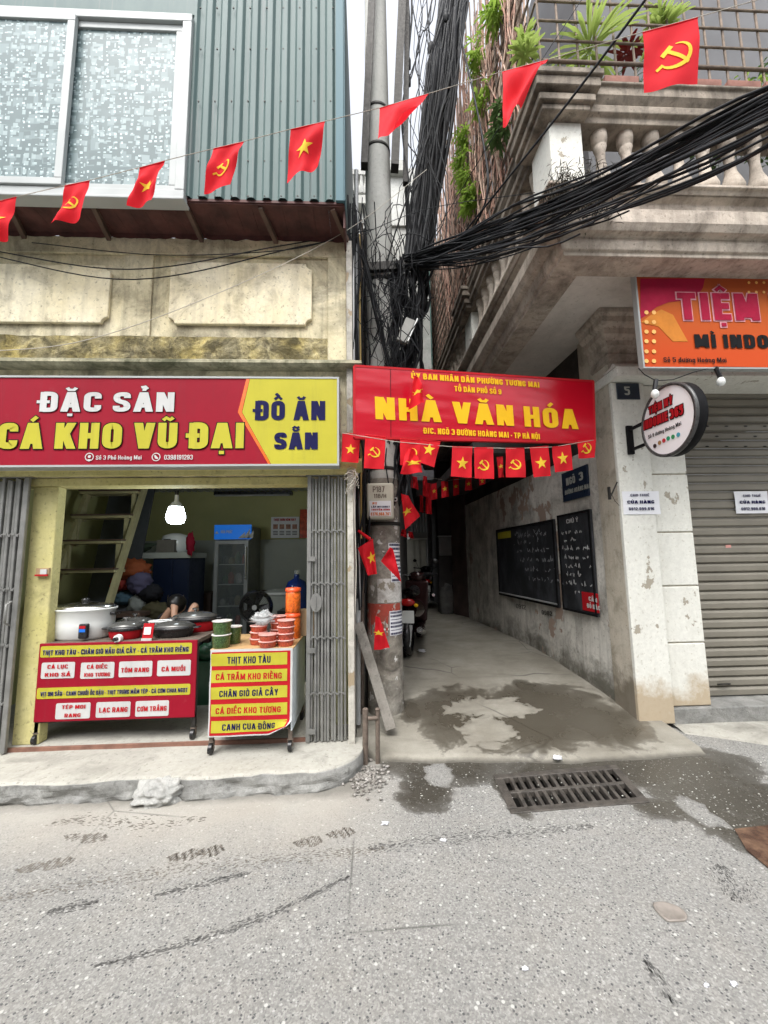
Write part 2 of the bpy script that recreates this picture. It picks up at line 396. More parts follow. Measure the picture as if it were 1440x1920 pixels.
M['concrete'] = grime('concrete_step', (.36, .35, .31), (.44, .43, .38), (.14, .135, .115), .34, 3.2, 0, bump=.4)
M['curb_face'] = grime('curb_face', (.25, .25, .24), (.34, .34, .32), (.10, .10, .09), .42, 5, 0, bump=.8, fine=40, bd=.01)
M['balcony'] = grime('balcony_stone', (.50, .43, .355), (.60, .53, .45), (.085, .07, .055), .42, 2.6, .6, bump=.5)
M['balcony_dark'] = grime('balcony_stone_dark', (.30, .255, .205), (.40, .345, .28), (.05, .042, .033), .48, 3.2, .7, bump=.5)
M['soffit'] = grime('soffit_plaster', (.62, .59, .54), (.70, .66, .60), (.34, .31, .26), .38, .9, 0, bump=.08)
M['white_wall'] = grime('white_pillar', (.70, .70, .64), (.75, .75, .69), (.36, .33, .26), .16, 3, .12, bump=.15, spots=(5, .63, (.34, .31, .25), 2), zs=(.35, (.36, .27, .16), 1.1))
M['alley_wall'] = grime('alley_plaster', (.62, .60, .54), (.72, .70, .64), (.12, .115, .10), .42, 2.4, .5, bump=.6, spots=(1.9, .60, (.34, .26, .21), 5), zs=(.32, (.075, .07, .05), 1.1))
M['corner_wall'] = grime('corner_plaster', (.52, .47, .38), (.60, .55, .46), (.14, .12, .08), .38, 4, .4, bump=.4, zs=(.4, (.13, .11, .08), 1.4))
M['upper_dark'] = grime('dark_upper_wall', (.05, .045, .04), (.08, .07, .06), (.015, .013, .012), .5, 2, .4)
M['house_grey'] = grime('far_plaster', (.50, .50, .48), (.58, .58, .55), (.20, .20, .18), .38, 1.2, .5)
M['pole'] = grime('pole_concrete', (.42, .42, .39), (.48, .48, .45), (.24, .23, .21), .25, 3, .2, bump=.2)
M['pole_low'] = grime('pole_lower_concrete', (.34, .31, .26), (.45, .43, .38), (.07, .06, .05), .5, 6, .3, bump=.4, spots=(9, .60, (.62, .61, .58), 1))
M['iron'] = plain('dark_iron', (.035, .033, .03), .6, .6, var=.3, vs=20)
M['rust'] = plain('rusty_steel', (.15, .118, .095), .75, .3, var=.35, vs=25, bump=.2)
M['rust_bar'] = plain('rusty_bar', (.20, .155, .12), .8, .1, var=.4, vs=14)
M['cable'] = plain('black_cable', (.012, .013, .015), .6, var=.3, spec=.2)
M['rope'] = plain('flag_string', (.45, .42, .36), .8)
M['wood'] = plain('stair_wood', (.34, .31, .17), .6, var=.2, vs=6)
M['wood_dark'] = plain('dark_wood', (.09, .055, .04), .7, var=.3, vs=9)
M['wood_top'] = plain('table_top_wood', (.50, .32, .15), .5, var=.15, vs=5)
M['steel'] = plain('brushed_steel', (.6, .6, .6), .22, 1, var=.05)
M['alu'] = plain('window_aluminium', (.33, .35, .345), .5, .0, var=.06, vs=3)
M['enamel'] = plain('white_enamel', (.72, .74, .72), .2, var=.03)
M['plastic_black'] = plain('black_plastic', (.015, .015, .016), .3)
M['plastic_grey'] = plain('grey_plastic', (.35, .36, .36), .4)
M['blue'] = plain('water_blue', (.01, .035, .22), .1)
M['cardboard'] = plain('cardboard', (.36, .25, .14), .8, var=.1)
M['gate'] = plain('gate_grey_paint', (.22, .22, .21), .45, .35, var=.22, vs=9, bump=.06)
M['shutter'] = plain('shutter_grey', (.21, .195, .16), .5, .1, var=.12, vs=3)
M['clay'] = plain('clay_tile', (.26, .12, .09), .75, var=.3, vs=9, bump=.3)
M['skin'] = plain('skin', (.52, .30, .20), .5, var=.06)
M['cloth_black'] = plain('black_cloth', (.012, .012, .015), .9)
M['hair'] = plain('black_hair', (.008, .007, .007), .4)
M['paper'] = plain('paper_white', (.72, .73, .76), .7, var=.04)
def cloth(name, c, tr=.35):
    n = NT(name); col = n.mix(n.noise(30, 3), tuple(x*.85 for x in c), c); n.fin(col, .75, 0, .2)
    t = n.n('ShaderNodeBsdfTranslucent'); n.setin(t.inputs[0], tuple(min(1, x*1.1) for x in c)); mx = n.n('ShaderNodeMixShader'); mx.inputs[0].default_value = tr
    n.l(n.b.outputs[0], mx.inputs[1]); n.l(t.outputs[0], mx.inputs[2]); n.l(mx.outputs[0], n.out.inputs[0]); return n.m
M['flag'] = cloth('flag_cloth', (.75, .018, .03)); M['flag_gold'] = cloth('flag_gold', (.85, .60, .05), .25)
M['leaf'] = cloth('leaf_green', (.24, .36, .06), .45); M['leaf_dark'] = cloth('leaf_dark_green', (.09, .15, .05), .3); M['leaf_pale'] = cloth('leaf_pale', (.34, .44, .12), .35)
def glassy(name, c, rough=.08, alpha=.35):
    n = NT(name); n.fin(c, rough, 0, .6); n.b.inputs['Alpha'].default_value = alpha; return n.m
M['glass'] = glassy('clear_glass', (.25, .28, .28), .05, .3)
M['clear_plastic'] = glassy('clear_plastic', (.75, .78, .78), .15, .35)
def emit(name, c, e):
    n = NT(name); n.setin(n.b.inputs['Base Color'], c); n.setin(n.b.inputs['Emission Color'], c); n.b.inputs['Emission Strength'].default_value = e; return n.m
M['bulb'] = emit('bulb_glow', (.86, .95, 1.0), 32)
M['lit_blue'] = emit('lit_header_blue', (.004, .09, .38), .6)
# window film: random frosted squares
def film():
    n = NT('patterned_window_film')
    def layer(sx, sz, off, wmax, rot):
        v = n.mapp((sx, .01, sz), off, (0, rot, 0)); fl = n.n('ShaderNodeVectorMath', operation='FLOOR'); n.l(v, fl.inputs[0]); fr = n.n('ShaderNodeVectorMath', operation='FRACTION'); n.l(v, fr.inputs[0])
        wn = n.n('ShaderNodeTexWhiteNoise', noise_dimensions='3D'); n.l(fl.outputs[0], wn.inputs['Vector']); c = n.sep(wn.outputs['Color']); f = n.sep(fr.outputs[0])
        def inside(x, jit, wd):
            cen = n.math('ADD', .3, n.math('MULTIPLY', jit, .4)); d = n.math('ABSOLUTE', n.math('SUBTRACT', x, cen)); return n.math('LESS_THAN', d, n.math('MULTIPLY', wd, wmax))
        m_ = n.math('MULTIPLY', inside(f[0], c[0], n.math('ADD', .3, c[1])), inside(f[2], c[1], n.math('ADD', .3, c[2])))
        return m_, wn.outputs['Value']
    col = n.mix(n.ramp(n.noise(2.5, 3), [(.35, 0.), (.65, 1.)]), (.075, .115, .12), (.12, .165, .17))
    for i, (sx, sz, off, wm, rot, c_, t_) in enumerate(((7, 6, (.3, 0, .1), .34, .05, (.16, .215, .22), .9), (10, 9, (.7, 0, .45), .34, -.06, (.21, .27, .275), .8), (13, 12, (.1, 0, .9), .30, .1, (.10, .14, .145), .8), (17, 15, (.5, 0, .2), .26, 0, (.27, .34, .345), .7), (22, 24, (.9, 0, .6), .20, .08, (.44, .54, .55), .55))):
        m_, val = layer(sx, sz, off, wm, rot); col = n.mix(n.math('MULTIPLY', m_, n.math('LESS_THAN', val, t_)), col, c_)
    return n.fin(col, .42, 0, .25)
M['film'] = film()
def corr():
    n = NT('corrugated_green_sheet')
    col = n.mix(n.ramp(n.noise(1.4, 4, .6, vec=n.mapp((3, 3, .5))), [(.3, 0.), (.7, 1.)]), (.055, .098, .096), (.085, .132, .126))
    col = n.mix(n.ramp(n.noise(1, 6, .7, vec=n.mapp((22, 22, .7))), [(.55, 0.), (.8, .5)]), col, (.22, .19, .19))
    n.bump(n.noise(3, 3), .12, .02); return n.fin(col, .55, .0, .3)
M['corrugated'] = corr()
def corr2():
    n = NT('blue_trim_sheet'); return n.fin(n.mix(n.noise(2, 4, .6, vec=n.mapp((4, 4, .6))), (.035, .10, .125), (.06, .14, .165)), .55, .0, .3)
M['trim_blue'] = corr2()
M['eave'] = plain('eave_rusty_sheet', (.075, .028, .024), .7, .2, var=.5, vs=6, bump=.2)
# ---- ground materials
def wetmask(n, ells, amp=.9, nsc=3.0, g=None):
    """irregular spill outline: union of ellipses in ground metres, edge broken up by noise"""
    x, y, z = n.sep(); mask = None
    for cx, cy, rx, ry, a in ells:
        ca, sa = math.cos(math.radians(a)), math.sin(math.radians(a))
        dx = n.math('SUBTRACT', x, cx); dy = n.math('SUBTRACT', y, cy)
        u = n.math('DIVIDE', n.math('ADD', n.math('MULTIPLY', dx, ca), n.math('MULTIPLY', dy, sa)), rx)
        v = n.math('DIVIDE', n.math('SUBTRACT', n.math('MULTIPLY', dy, ca), n.math('MULTIPLY', dx, sa)), ry)
        r = n.math('SUBTRACT', 1.0, n.math('SQRT', n.math('ADD', n.math('MULTIPLY', u, u), n.math('MULTIPLY', v, v))))
        mask = r if mask is None else n.math('MAXIMUM', mask, r)
    nz = n.math('ADD', n.math('MULTIPLY', n.math('SUBTRACT', n.noise(nsc, 5, .55, dist=.8), .5), amp), n.math('MULTIPLY', n.math('SUBTRACT', n.noise(26, 6, .7), .5), .45))
    return n.ramp(n.math('ADD', mask, nz), [(.0, 0.), (.05, .5), (.16, .82), (.45, 1.)])
def E(px0, py0, px1, py1, z=0, a=0):
    """spill ellipse from the pixel box it covers on the ground"""
    p = oz((px0+px1)/2, (py0+py1)/2, z); l = oz(px0, (py0+py1)/2, z); r = oz(px1, (py0+py1)/2, z); t = oz((px0+px1)/2, py0, z); b = oz((px0+px1)/2, py1, z)
    return (p.x, (t.y+b.y)/2, (r.x-l.x)/2, (t.y-b.y)/2, a)
def asphalt():
    n = NT('speckled_asphalt')
    base = n.mix(n.ramp(n.noise(1.3, 5, .6), [(.3, 0.), (.7, 1.)]), (.215, .212, .198), (.275, .272, .255))
    base = n.mix(n.math('MULTIPLY', n.ramp(n.noise(4, 6, .65), [(.45, 0.), (.75, 1.)]), .35), base, (.33, .30, .25))
    fine = n.noise(260, 3, .7); base = n.mix(n.ramp(fine, [(.3, .55), (.6, 0.)]), base, (.10, .10, .10))
    d = n.mapp((1, 1, 1)); 
    c0 = n.sep(n.vor(150)); base = n.mix(.42, base, n.ramp(c0[0], [(0, (.09, .09, .088)), (.25, (.17, .168, .16)), (.7, (.27, .267, .25)), (1, (.42, .415, .39))]))
    c1 = n.sep(n.vor(95)); dd = n.vor(95, out='Distance')
    inside = n.ramp(dd, [(.38, 1.), (.50, 0.)])
    wht = n.math('MULTIPLY', n.ramp(c1[0], [(.90, 0.), (.94, 1.)]), inside)
    blk = n.math('MULTIPLY', n.ramp(c1[1], [(.84, 0.), (.88, .85)]), inside)
    base = n.mix(blk, base, (.05, .052, .055)); base = n.mix(n.math('MULTIPLY', wht, .45), base, (.46, .46, .44))
    c2 = n.sep(n.vor(42)); d2 = n.ramp(n.vor(42, out='Distance'), [(.22, 1.), (.32, 0.)])
    base = n.mix(n.math('MULTIPLY', n.math('MULTIPLY', n.ramp(c2[2], [(.965, 0.), (.975, 1.)]), d2), .65), base, (.55, .55, .52))
    # cement film near the kerb hides the stones
    kerb = n.ramp(n.math('ADD', n.sep()[1], n.math('MULTIPLY', n.noise(2, 4), .5)), [(.0, 0.), (1, 1.)])
    yy = n.math('ADD', n.sep()[1], n.math('MULTIPLY', n.math('SUBTRACT', n.noise(1.6, 5), .5), .7))
    km = n.math('MULTIPLY', n.ramp(n.math('SUBTRACT', yy, 2.25), [(0, 0.), (.45, 1.)]), n.ramp(n.math('ADD', n.sep()[0], .2), [(0., 1.), (.5, 0.)]))
    base = n.mix(n.math('MULTIPLY', km, .75), base, n.mix(n.noise(3, 5), (.30, .27, .23), (.42, .41, .37)))
    ck = n.vor(.9, n.mix(.12, n.g, n.n('ShaderNodeTexNoise').outputs['Color'], 'ADD'), feature='DISTANCE_TO_EDGE', out='Distance')
    ckm = n.math('MULTIPLY', n.ramp(ck, [(.0, .8), (.006, 0.)]), n.ramp(n.noise(.8, 2), [(.5, 0.), (.6, 1.)])); base = n.mix(ckm, base, (.05, .05, .045))
    X_, Y_, Z_ = n.sep(); gut = n.math('MULTIPLY', n.ramp(n.math('ADD', Y_, n.math('MULTIPLY', n.noise(9, 5, .7), .16)), [(.0, 0.), (1, 0.)]), 0.0)
    gy = n.math('SUBTRACT', n.math('ADD', Y_, n.math('MULTIPLY', n.math('SUBTRACT', n.noise(6, 6, .7), .5), .22)), 2.80)
    gut = n.math('MULTIPLY', n.ramp(gy, [(0, 0.), (.10, .6)]), n.ramp(n.math('ADD', X_, .1), [(.0, 1.), (.2, 0.)])); base = n.mix(gut, base, (.10, .095, .08))
    wet = wetmask(n, WET_ROAD, 1.1, 4.2)
    dry = wetmask(n, DRY_ROAD, 1.3, 7)
    wet = n.math('MULTIPLY', wet, n.math('SUBTRACT', 1.0, dry))
    wc = n.mix(.90, base, (.038, .033, .024)); wc = n.mix(n.math('MULTIPLY', wht, .3), wc, (.5, .5, .47))
    col = n.mix(wet, base, wc)
    n.bump(n.math('ADD', n.math('MULTIPLY', dd, .6), n.noise(180, 4, .7)), .35, .004)
    n.fin(col, n.math('SUBTRACT', .82, n.math('MULTIPLY', wet, .55))); n.b.inputs['Specular IOR Level'].default_value = .45
    return n.m
WET_ROAD = [E(1195, 1352, 1300, 1440), E(700, 1402, 960, 1475), E(740, 1440, 850, 1530), E(900, 1405, 1240, 1480), E(1080, 1395, 1460, 1500), E(1200, 1440, 1520, 1560), E(1290, 1480, 1420, 1600), E(1340, 1500, 1600, 1640), E(930, 1440, 985, 1535), E(1180, 1490, 1310, 1545)]
DRY_ROAD = [E(795, 1430, 850, 1475), E(860, 1480, 950, 1520), E(1285, 1490, 1340, 1560)]
WET_ALLEY = [E(760, 1300, 1000, 1400, .09), E(900, 1330, 1120, 1410, .06), E(900, 1290, 1150, 1350, .12), E(1020, 1320, 1230, 1400, .08), E(770, 1310, 900, 1345, .12), E(850, 1330, 960, 1350, .1), E(960, 1275, 1010, 1300, .18), E(745, 1325, 800, 1365, .06)]
DRY_ALLEY = [E(835, 1310, 1010, 1345, .12), E(860, 1345, 960, 1395, .08)]
M['asphalt'] = asphalt()
def alleyc():
    n = NT('alley_concrete')
    base = n.mix(n.ramp(n.noise(1.7, 6, .65), [(.35, 0.), (.65, 1.)]), (.20, .185, .15), (.31, .295, .25))
    base = n.mix(n.math('MULTIPLY', n.ramp(n.noise(5, 8, .7), [(.5, 0.), (.8, 1.)]), .5), base, (.17, .155, .12))
    base = n.mix(n.ramp(n.noise(220, 2), [(.3, .35), (.5, 0.)]), base, (.12, .11, .1))
    ck = n.vor(.8, n.mix(.15, n.g, n.n('ShaderNodeTexNoise').outputs['Color'], 'ADD'), feature='DISTANCE_TO_EDGE', out='Distance')
    base = n.mix(n.math('MULTIPLY', n.ramp(ck, [(.0, .8), (.008, 0.)]), n.ramp(n.noise(1.1, 2), [(.5, 0.), (.58, 1.)])), base, (.05, .045, .04))
    lip = n.math('ADD', n.sep()[2], n.math('MULTIPLY', n.noise(14, 5, .7), .02)); base = n.mix(n.ramp(lip, [(.012, .85), (.032, 0.)]), base, (.06, .055, .045))
    st_ = n.noise(1, 6, .65, vec=n.mapp((2.2, 7, 1), rot=(0, 0, .35))); base = n.mix(n.ramp(st_, [(.5, 0.), (.72, .45)]), base, (.13, .12, .095))
    wet = n.math('MULTIPLY', wetmask(n, WET_ALLEY, 1.1, 4.4), n.math('SUBTRACT', 1.0, wetmask(n, DRY_ALLEY, 2.0, 6)))
    col = n.mix(wet, base, n.mix(.90, base, (.055, .047, .034)))
    n.bump(n.noise(40, 8, .7), .3, .01); return n.fin(col, n.math('SUBTRACT', .85, n.math('MULTIPLY', wet, .58)))
M['alley_ground'] = alleyc()
# ================================================================ SETTING
def struct(o): o['kind'] = 'structure'; return o
# drain opening corners on the ground
GR = [oz(930, 1456, 0), oz(1152, 1437, 0), oz(1212, 1503, 0), oz(962, 1524, 0)]   # back-left, back-right, front-right, front-left
GI = [GR[0].lerp(GR[2], .02), GR[1].lerp(GR[3], .02), GR[2].lerp(GR[0], .02), GR[3].lerp(GR[1], .02)]
mb = MB(); BIG = 60
outer = [V((-BIG, 60, 0)), V((BIG, 60, 0)), V((BIG, -BIG, 0)), V((-BIG, -BIG, 0))]
mb.add(outer+[V((p.x, p.y, 0)) for p in GI], [(0, 4, 5, 1), (1, 5, 6, 2), (2, 6, 7, 3), (3, 7, 4, 0)])
mb.f = [f[::-1] for f in mb.f]
struct(mb.build('road', M['asphalt']))
# alley floor: apron that climbs from the street, then level
def hz(y):
    pts = [(3.0, -.03), (3.22, .0), (3.30, .035), (3.77, .085), (4.57, .18), (5.3, .25), (6, .285), (7, .28), (9.7, .27), (16, .27)]
    for (a, za), (b, zb) in zip(pts, pts[1:]):
        if y <= b: t = max(0, (y-a)/(b-a)); return za+(zb-za)*t
    return .1
def front(x): return 3.20+.05*math.sin(x*2.3+1)+.04*noise.noise(V((x*3, 0, 0)))-.05*max(0, x-1.7)
def fa(u, v):
    x = -.1+(2.72)*u; y0 = front(x) if x > .1 else 3.5+(x+.1)*-1.4; y = y0+(15-y0)*(v**2.0)
    d = min(1, (y-y0)/.06); return V((x, y, (hz(y-y0+3.24)+.01*noise.noise(V((x*2, y*2, 5))))*d + (-.01 if v == 0 else .002)))
struct(MB().grid(fa, 44, 110).build('alley_pavement', M['alley_ground']))
# raised step in front of the shop, broken front edge
def rough_slab(x0, x1, y0, y1, z1, nx, seed, amp=.035, round_r=.4):
    mb = MB()
    def edge(x):
        e = y0+amp*noise.noise(V((x*2.2, seed, 0)))+amp*.5*noise.noise(V((x*9, seed, 3)))
        if x > x1-round_r: t = (x-(x1-round_r))/round_r; e += (1-math.sqrt(max(0, 1-t*t)))*.42
        return e
    def fn(u, v):
        x = x0+(x1-x0)*u
        e = edge(x)
        if v < .5:    # face
            t = v/.5; z = z1*t; y = e+.035*(1-t*.6)*noise.noise(V((x*4, z*16, seed)))+.02*noise.noise(V((x*14, z*30, seed)))*(1-t)+.012*t**6
        else:
            t = (v-.5)/.5; y0_ = e+.014*noise.noise(V((x*4, z1*16, seed)))+.012; y = y0_+(y1-y0_)*t**1.6; z = z1+.006*noise.noise(V((x*2, y*3, seed)))-(.012*(1-min(1, t*12)))
        return V((x, y, z))
    k = 6
    mb.grid(lambda u, v: fn(u, .5*v), nx, 10, False); m2 = MB(); m2.grid(lambda u, v: fn(u, .5+.5*v), nx, 12); return mb, m2
fc, tp = rough_slab(-6, -.03, 2.90, 3.42, .125, 260, 3.3)
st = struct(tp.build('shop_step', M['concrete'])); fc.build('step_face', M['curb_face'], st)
struct(MB().box(-3.7, 3.40, .0, -.14, 7.2, .15).build('shop_floor', M['concrete']))
struct(MB().box(-2.95, 3.375, .10, -.48, 3.398, .152).build('threshold', plain('red_threshold', (.20, .10, .07), .7, var=.3, vs=12)))
# pavement strip right of the alley
def fp(u, v):
    x = 2.75+(9)*u; y0 = 3.12+max(0, .40*(1-u*10))+.10*noise.noise(V((x*1.3, 4, 0)))-.02*u; y = y0+(4.6-y0)*v
    return V((x, y, .035*min(1, v*8)+.004*noise.noise(V((x*2, y*3, 1)))-.006))
struct(MB().grid(fp, 40, 20).build('right_pavement', grime('right_pavement_concrete', (.36, .35, .31), (.44, .43, .38), (.15, .14, .12), .4, 3, 0, bump=.3)))
# gutter strip at the foot of the corner pillar
# ================================================================ LEFT SHOP HOUSE
H = thing('shop_house', 'old yellow plastered shop house with a green corrugated upper storey', 'house', (-1.6, 3.4, 0))
YF = 3.36
mb = MB()
mb.box(-6, YF, 2.27, -.155, YF+.18, 4.42)          # upper wall over the opening
mb.box(-6, YF, 0.1, -3.12, YF+.18, 2.27)
mb.build('front_wall', M['shop_wall'], H)
mb = MB()  # raised strips round the sunk field
mb.box(-6, YF-.03, 4.26, -.155, YF-.001, 4.42)
zt = 4.26
rx = oy(615, 560, YF).x; lx = oy(286, 560, YF).x; l2 = oy(220, 560, YF).x; zb = oy(450, 634, YF).z
mb.box(rx, YF-.03, 3.2, -.155, YF-.001, zt); mb.box(l2+.05, YF-.018, zb, lx, YF-.001, zt)
mb.build('wall_frame_strip', M['shop_wall'], H, bevel=.004)
# eroded plaster band (lumpy)
def fe(u, v):
    x = -6+(5.845)*u; z = 3.235+(zb-3.235)*v; e = noise.fractal(V((x*7, z*9, 2)), 1, 2, 5)
    return V((x, YF-.014-.016*e, z))
MB().grid(fe, 400, 34).build('eroded_plaster_band', M['shop_wall_low'], H)
def notched(x0, z0, x1, z1, r, y, d):
    pts = []
    for cx, cz, a0 in ((x0, z0, 90), (x1, z0, 180), (x1, z1, 270), (x0, z1, 0)):
        s = 1
        seq = [math.radians(a0-90*i/6) for i in range(7)] if True else []
        pts += [V((cx+r*math.cos(a), y, cz+r*math.sin(a))) for a in seq]
    return MB().prism(pts, (0, d, 0))
a = oy(318, 611, YF); b = oy(586, 500, YF)
notched(a.x, a.z, b.x, b.z, .055, YF-.036, .035).build('raised_panel', M['panel_plaster'], H, bevel=.008, seg=2)
b2 = oy(213, 503, YF)
notched(b2.x-1.25, a.z, b2.x, b2.z, .055, YF-.036, .035).build('raised_panel', M['panel_plaster'], H, bevel=.008, seg=2)
prof = [(0, 3.19), (.10, 3.19), (.13, 3.205), (.12, 3.235), (.08, 3.25), (.06, 3.27), (0, 3.285)]
MB().moulding([(-6, YF), (-.15, YF), (-.15, YF+.35)], prof).build('cornice', M['moss_ledge'], H)
prof = [(0, 2.265), (.05, 2.265), (.05, 2.30), (.075, 2.305), (.075, 2.345), (.12, 2.355), (.12, 2.38), (0, 2.385)]
MB().moulding([(-6, YF), (-.15, YF), (-.15, YF+.3)], prof).build('lintel_moulding', M['door_yellow'], H)
MB().box(-3.1, YF+.05, 2.20, -.5, YF+.22, 2.262).build('door_header', M['door_yellow'], H)
MB().box(oy(56, 1000, YF+.075).x, YF+.075, .15, oy(103, 1000, YF+.075).x, YF+.17, 2.198).build('door_post', M['door_yellow'], H, bevel=.006)
MB().box(-.154, YF-.06, .1, -.105, YF+3.4, 4.40).build('corner_pier', grime('corner_pier_plaster', (.50, .48, .42), (.58, .56, .50), (.14, .13, .11), .4, 5, .5, spots=(7, .6, (.30, .24, .16), 1)), H)
# interior room
mb = MB(); mb.box(-3.7, 6.45, .15, -.16, 6.55, 2.9); mb.box(-3.7, YF+.26, .15, -3.58, 6.5, 2.9); mb.box(-3.7, YF+.182, .15, -3.16, YF+.26, 2.9); mb.box(-.30, YF+.27, .15, -.16, 6.5, 2.9)
mb.build('room_wall', M['room_wall'], H)
a = oy(360, 1012, 6.44)
MB().box(-3.57, 6.40, 1.1, -.31, 6.449, oy(500, 1012, 6.44).z).build('room_wainscot', M['room_low'], H)
MB().box(-3.57, 6.37, .15, -.31, 6.449, 1.1).build('room_skirting_panel', M['wood_dark'], H)
mb = MB()
for i in range(69):
    x = -3.65+i*.05; mb.box(x, YF+.2, 2.66+(.012 if i % 2 else 0), x+.05, 6.5, 2.70)
mb.build('ceiling_sheet', M['plastic_grey'], H)
# upper storey
YC = 3.0; ZC = oy(500, 377, YC).z; ZT = 7.6
x0, x1 = oy(352, 372, YC).x, oy(630, 377, YC).x
def fcor(u, v):
    x = x0+(x1-x0)*u; t = (x-x0)/.128 % 1; w_ = .012*max(-1, min(1, 2.2*math.cos(2*math.pi*t)))
    return V((x, YC-.020-w_, ZC-.004+(ZT-ZC)*v+(.004*math.cos(2*math.pi*t) if v == 0 else 0)))
MB().grid(fcor, 220, 6, smooth=False).build('corrugated_cladding', M['corrugated'], H)
mb = MB(); mb.box(-6, YC, ZC+.01, -.155, YC+.04, ZT); mb.box(-.20, YC+.04, ZC+.01, -.155, YC+4.2, ZT)
mb.box(-6, YC-.02, oy(100, 22, YC).z, x0-.002, YC-.001, ZT)
mb.build('upper_wall', M['corrugated'], H)
xe = oy(646, 377, YC).x
mb = MB(); mb.box(x1+.002, YC-.036, ZC-.012, xe, YC-.008, ZT); mb.box(xe-.004, YC-.036, ZC-.012, xe+.006, YC+.12, ZT)
mb.build('corner_flashing', M['trim_blue'], H)
for py in (12, 84, 187, 300, 366):
    pass
mb = MB()
for py in (15, 92, 190, 302, 368):
    for k in range(9):
        p = oy(372+31*k+(4 if py < 100 else 0), py, YC-.03)
        if p.x < x1: mb.lathe([(.007, -.004), (.007, .004), (.002, .008)], p, 6, 'y')
mb.build('sheet_screw', M['iron'], H, kind='stuff')
# window
WN = MB()
def pxbox(px0, py0, px1, py1, y, d, mbx):   # box spanning a pixel rectangle on plane y, depth d towards the back
    a = oy(px0, py1, y); b = oy(px1, py0, y); return mbx.box(a.x, y, a.z, b.x, y+d, b.z)
YW = 2.93
fz0, fz1 = oy(340, 371, YW).z, oy(340, 24, YW).z; fx1 = oy(352, 200, YW).x; fx0 = -3.9
mb = MB()
tt = .075
mb.box(fx0, YW, fz0, fx1, YW+.07, fz0+tt); mb.box(fx0, YW, fz1-tt, fx1, YW+.07, fz1); mb.box(fx1-tt, YW, fz0+tt+.001, fx1, YW+.07, fz1-tt-.001)
mb.box(fx0, YW-.02, fz0-.028, fx1+.01, YW+.09, fz0-.002)
win = mb.build('window', M['alu'], H, bevel=.006, seg=2)
def sash(xa, xb, y, drop):
    s = MB(); za, zbx = fz0+tt+.003+drop, fz1-tt-.003; t2 = .06
    s.box(xa, y, za, xb, y+.04, za+t2); s.box(xa, y, zbx-t2, xb, y+.04, zbx); s.box(xa, y, za+t2+.0005, xa+t2, y+.04, zbx-t2-.0005); s.box(xb-t2, y, za+t2+.0005, xb, y+.04, zbx-t2-.0005)
    s.build('sash', M['alu'], win, bevel=.005, seg=2)
    MB().box(xa+t2-.004, y+.018, za+t2-.004, xb-t2+.004, y+.024, zbx-t2+.004).build('pane', M['film'], win)
xm = oy(120, 200, YW).x
sash(xm-.045, fx1-tt-.003, YW+.028, 0)
sash(fx0+.1, xm+.04, YW-.016, 0)
# eave underside, rafters
mb = MB()
for i in range(46):
    xx = -6+i*.127; mb.prism([V((xx, YC-.01, ZC-.055+.03)), V((xx+.125, YC-.01, ZC-.055+.03)), V((xx+.125, YF+.0, 4.425+.02)), V((xx, YF+.0, 4.425+.02))], (0, 0, .02+.004*(i % 2)))
mb.build('eave_sheet', M['eave'], H)
for px_ in (30, 190, 365, 505, 640):
    a = oy(px_-16, 378, YC+.03); b = oy(px_+14, 440, YF-.03)
    MB().beam((a.x, YC+.02, ZC-.03), (b.x, YF-.002, 4.40), .035, .05).build('rafter', M['wood_dark'], H)
MB().box(-6, YC-.0, ZC-.035, xe, YC+.035, ZC-.006).build('eave_batten', M['eave'], H)
def ffr(u, v):
    x = -6+(5.85)*u; return V((x, YF-.035-.01*v, 4.405+.075*v+(0 if v else .018*noise.noise(V((x*11, 0, 0))))))
MB().grid(ffr, 260, 2).build('torn_eave_edge', M['eave'], H)
MB().box(-.165, YC+.05, 4.30, -.148, YF-.05, ZC+.05).build('eave_end', M['eave'], H)
# folding gates: each bar its own piece, lattice rivets and rail
def gate(xa, xb, n, lab):
    g = thing('folding_gate', lab, 'gate', ((xa+xb)/2, YF, .13)); wdt = (xb-xa)/n
    bar = None
    for i in range(n):
        x = xa+wdt*(i+.5); yy = YF-.012+(.014 if i % 2 else 0); hw = wdt*.36
        lead = (i == 0 and 'right' in lab) or (i == n-1 and 'left' in lab)
        if lead: hw = wdt*.62; yy = YF-.02
        s = MB(); zt_ = 2.255-.012*(i % 3); lean = random.uniform(-.006, .006)
        s.hexa([(x-hw+lean, yy-.009, .135), (x+hw+lean, yy-.009, .135), (x+hw+lean, yy+.02, .135), (x-hw+lean, yy+.02, .135)],
               [(x-hw, yy-.009, zt_), (x+hw, yy-.009, zt_), (x+hw, yy+.02, zt_), (x-hw, yy+.02, zt_)])
        s.build('bar', M['gate'], g, bevel=.003)
    for z in (.50, .93, 1.36, 1.79):
        s = MB()
        for i in range(n-1):
            x = xa+wdt*(i+.5); s.beam((x, YF-.0235, z), (x+wdt, YF-.0235, z+.012*(1 if i % 2 else -1)), .004, .014)
            s.lathe([(.006, -.004), (.006, 0), (.002, .0)], (x, YF-.026, z), 6, 'y')
        s.build('lattice_strip', M['gate'], g)
    MB().box(xa-.02, YF-.02, 2.256, xb+.02, YF+.03, 2.264).build('top_rail', M['gate'], g)
    return g
g1 = gate(-.485, -.165, 12, 'grey steel folding gate pushed open to the right of the shop')
s = MB()   # lock plate and hasps on the leading bar
p = oy(588, 1130, YF-.035)
s.lathe([(.075, 0), (.075, .006)], (p.x+.02, YF-.04, p.z), 24, 'y', sx=.62, sy=1.0); s.box(p.x+.01, YF-.046, p.z-.05, p.x+.022, YF-.034, p.z+.05)
for py in (1048, 1220, 1372): q = oy(583, py, YF-.035); s.box(q.x-.03, YF-.036, q.z-.02, q.x+.035, YF-.0315, q.z+.02)
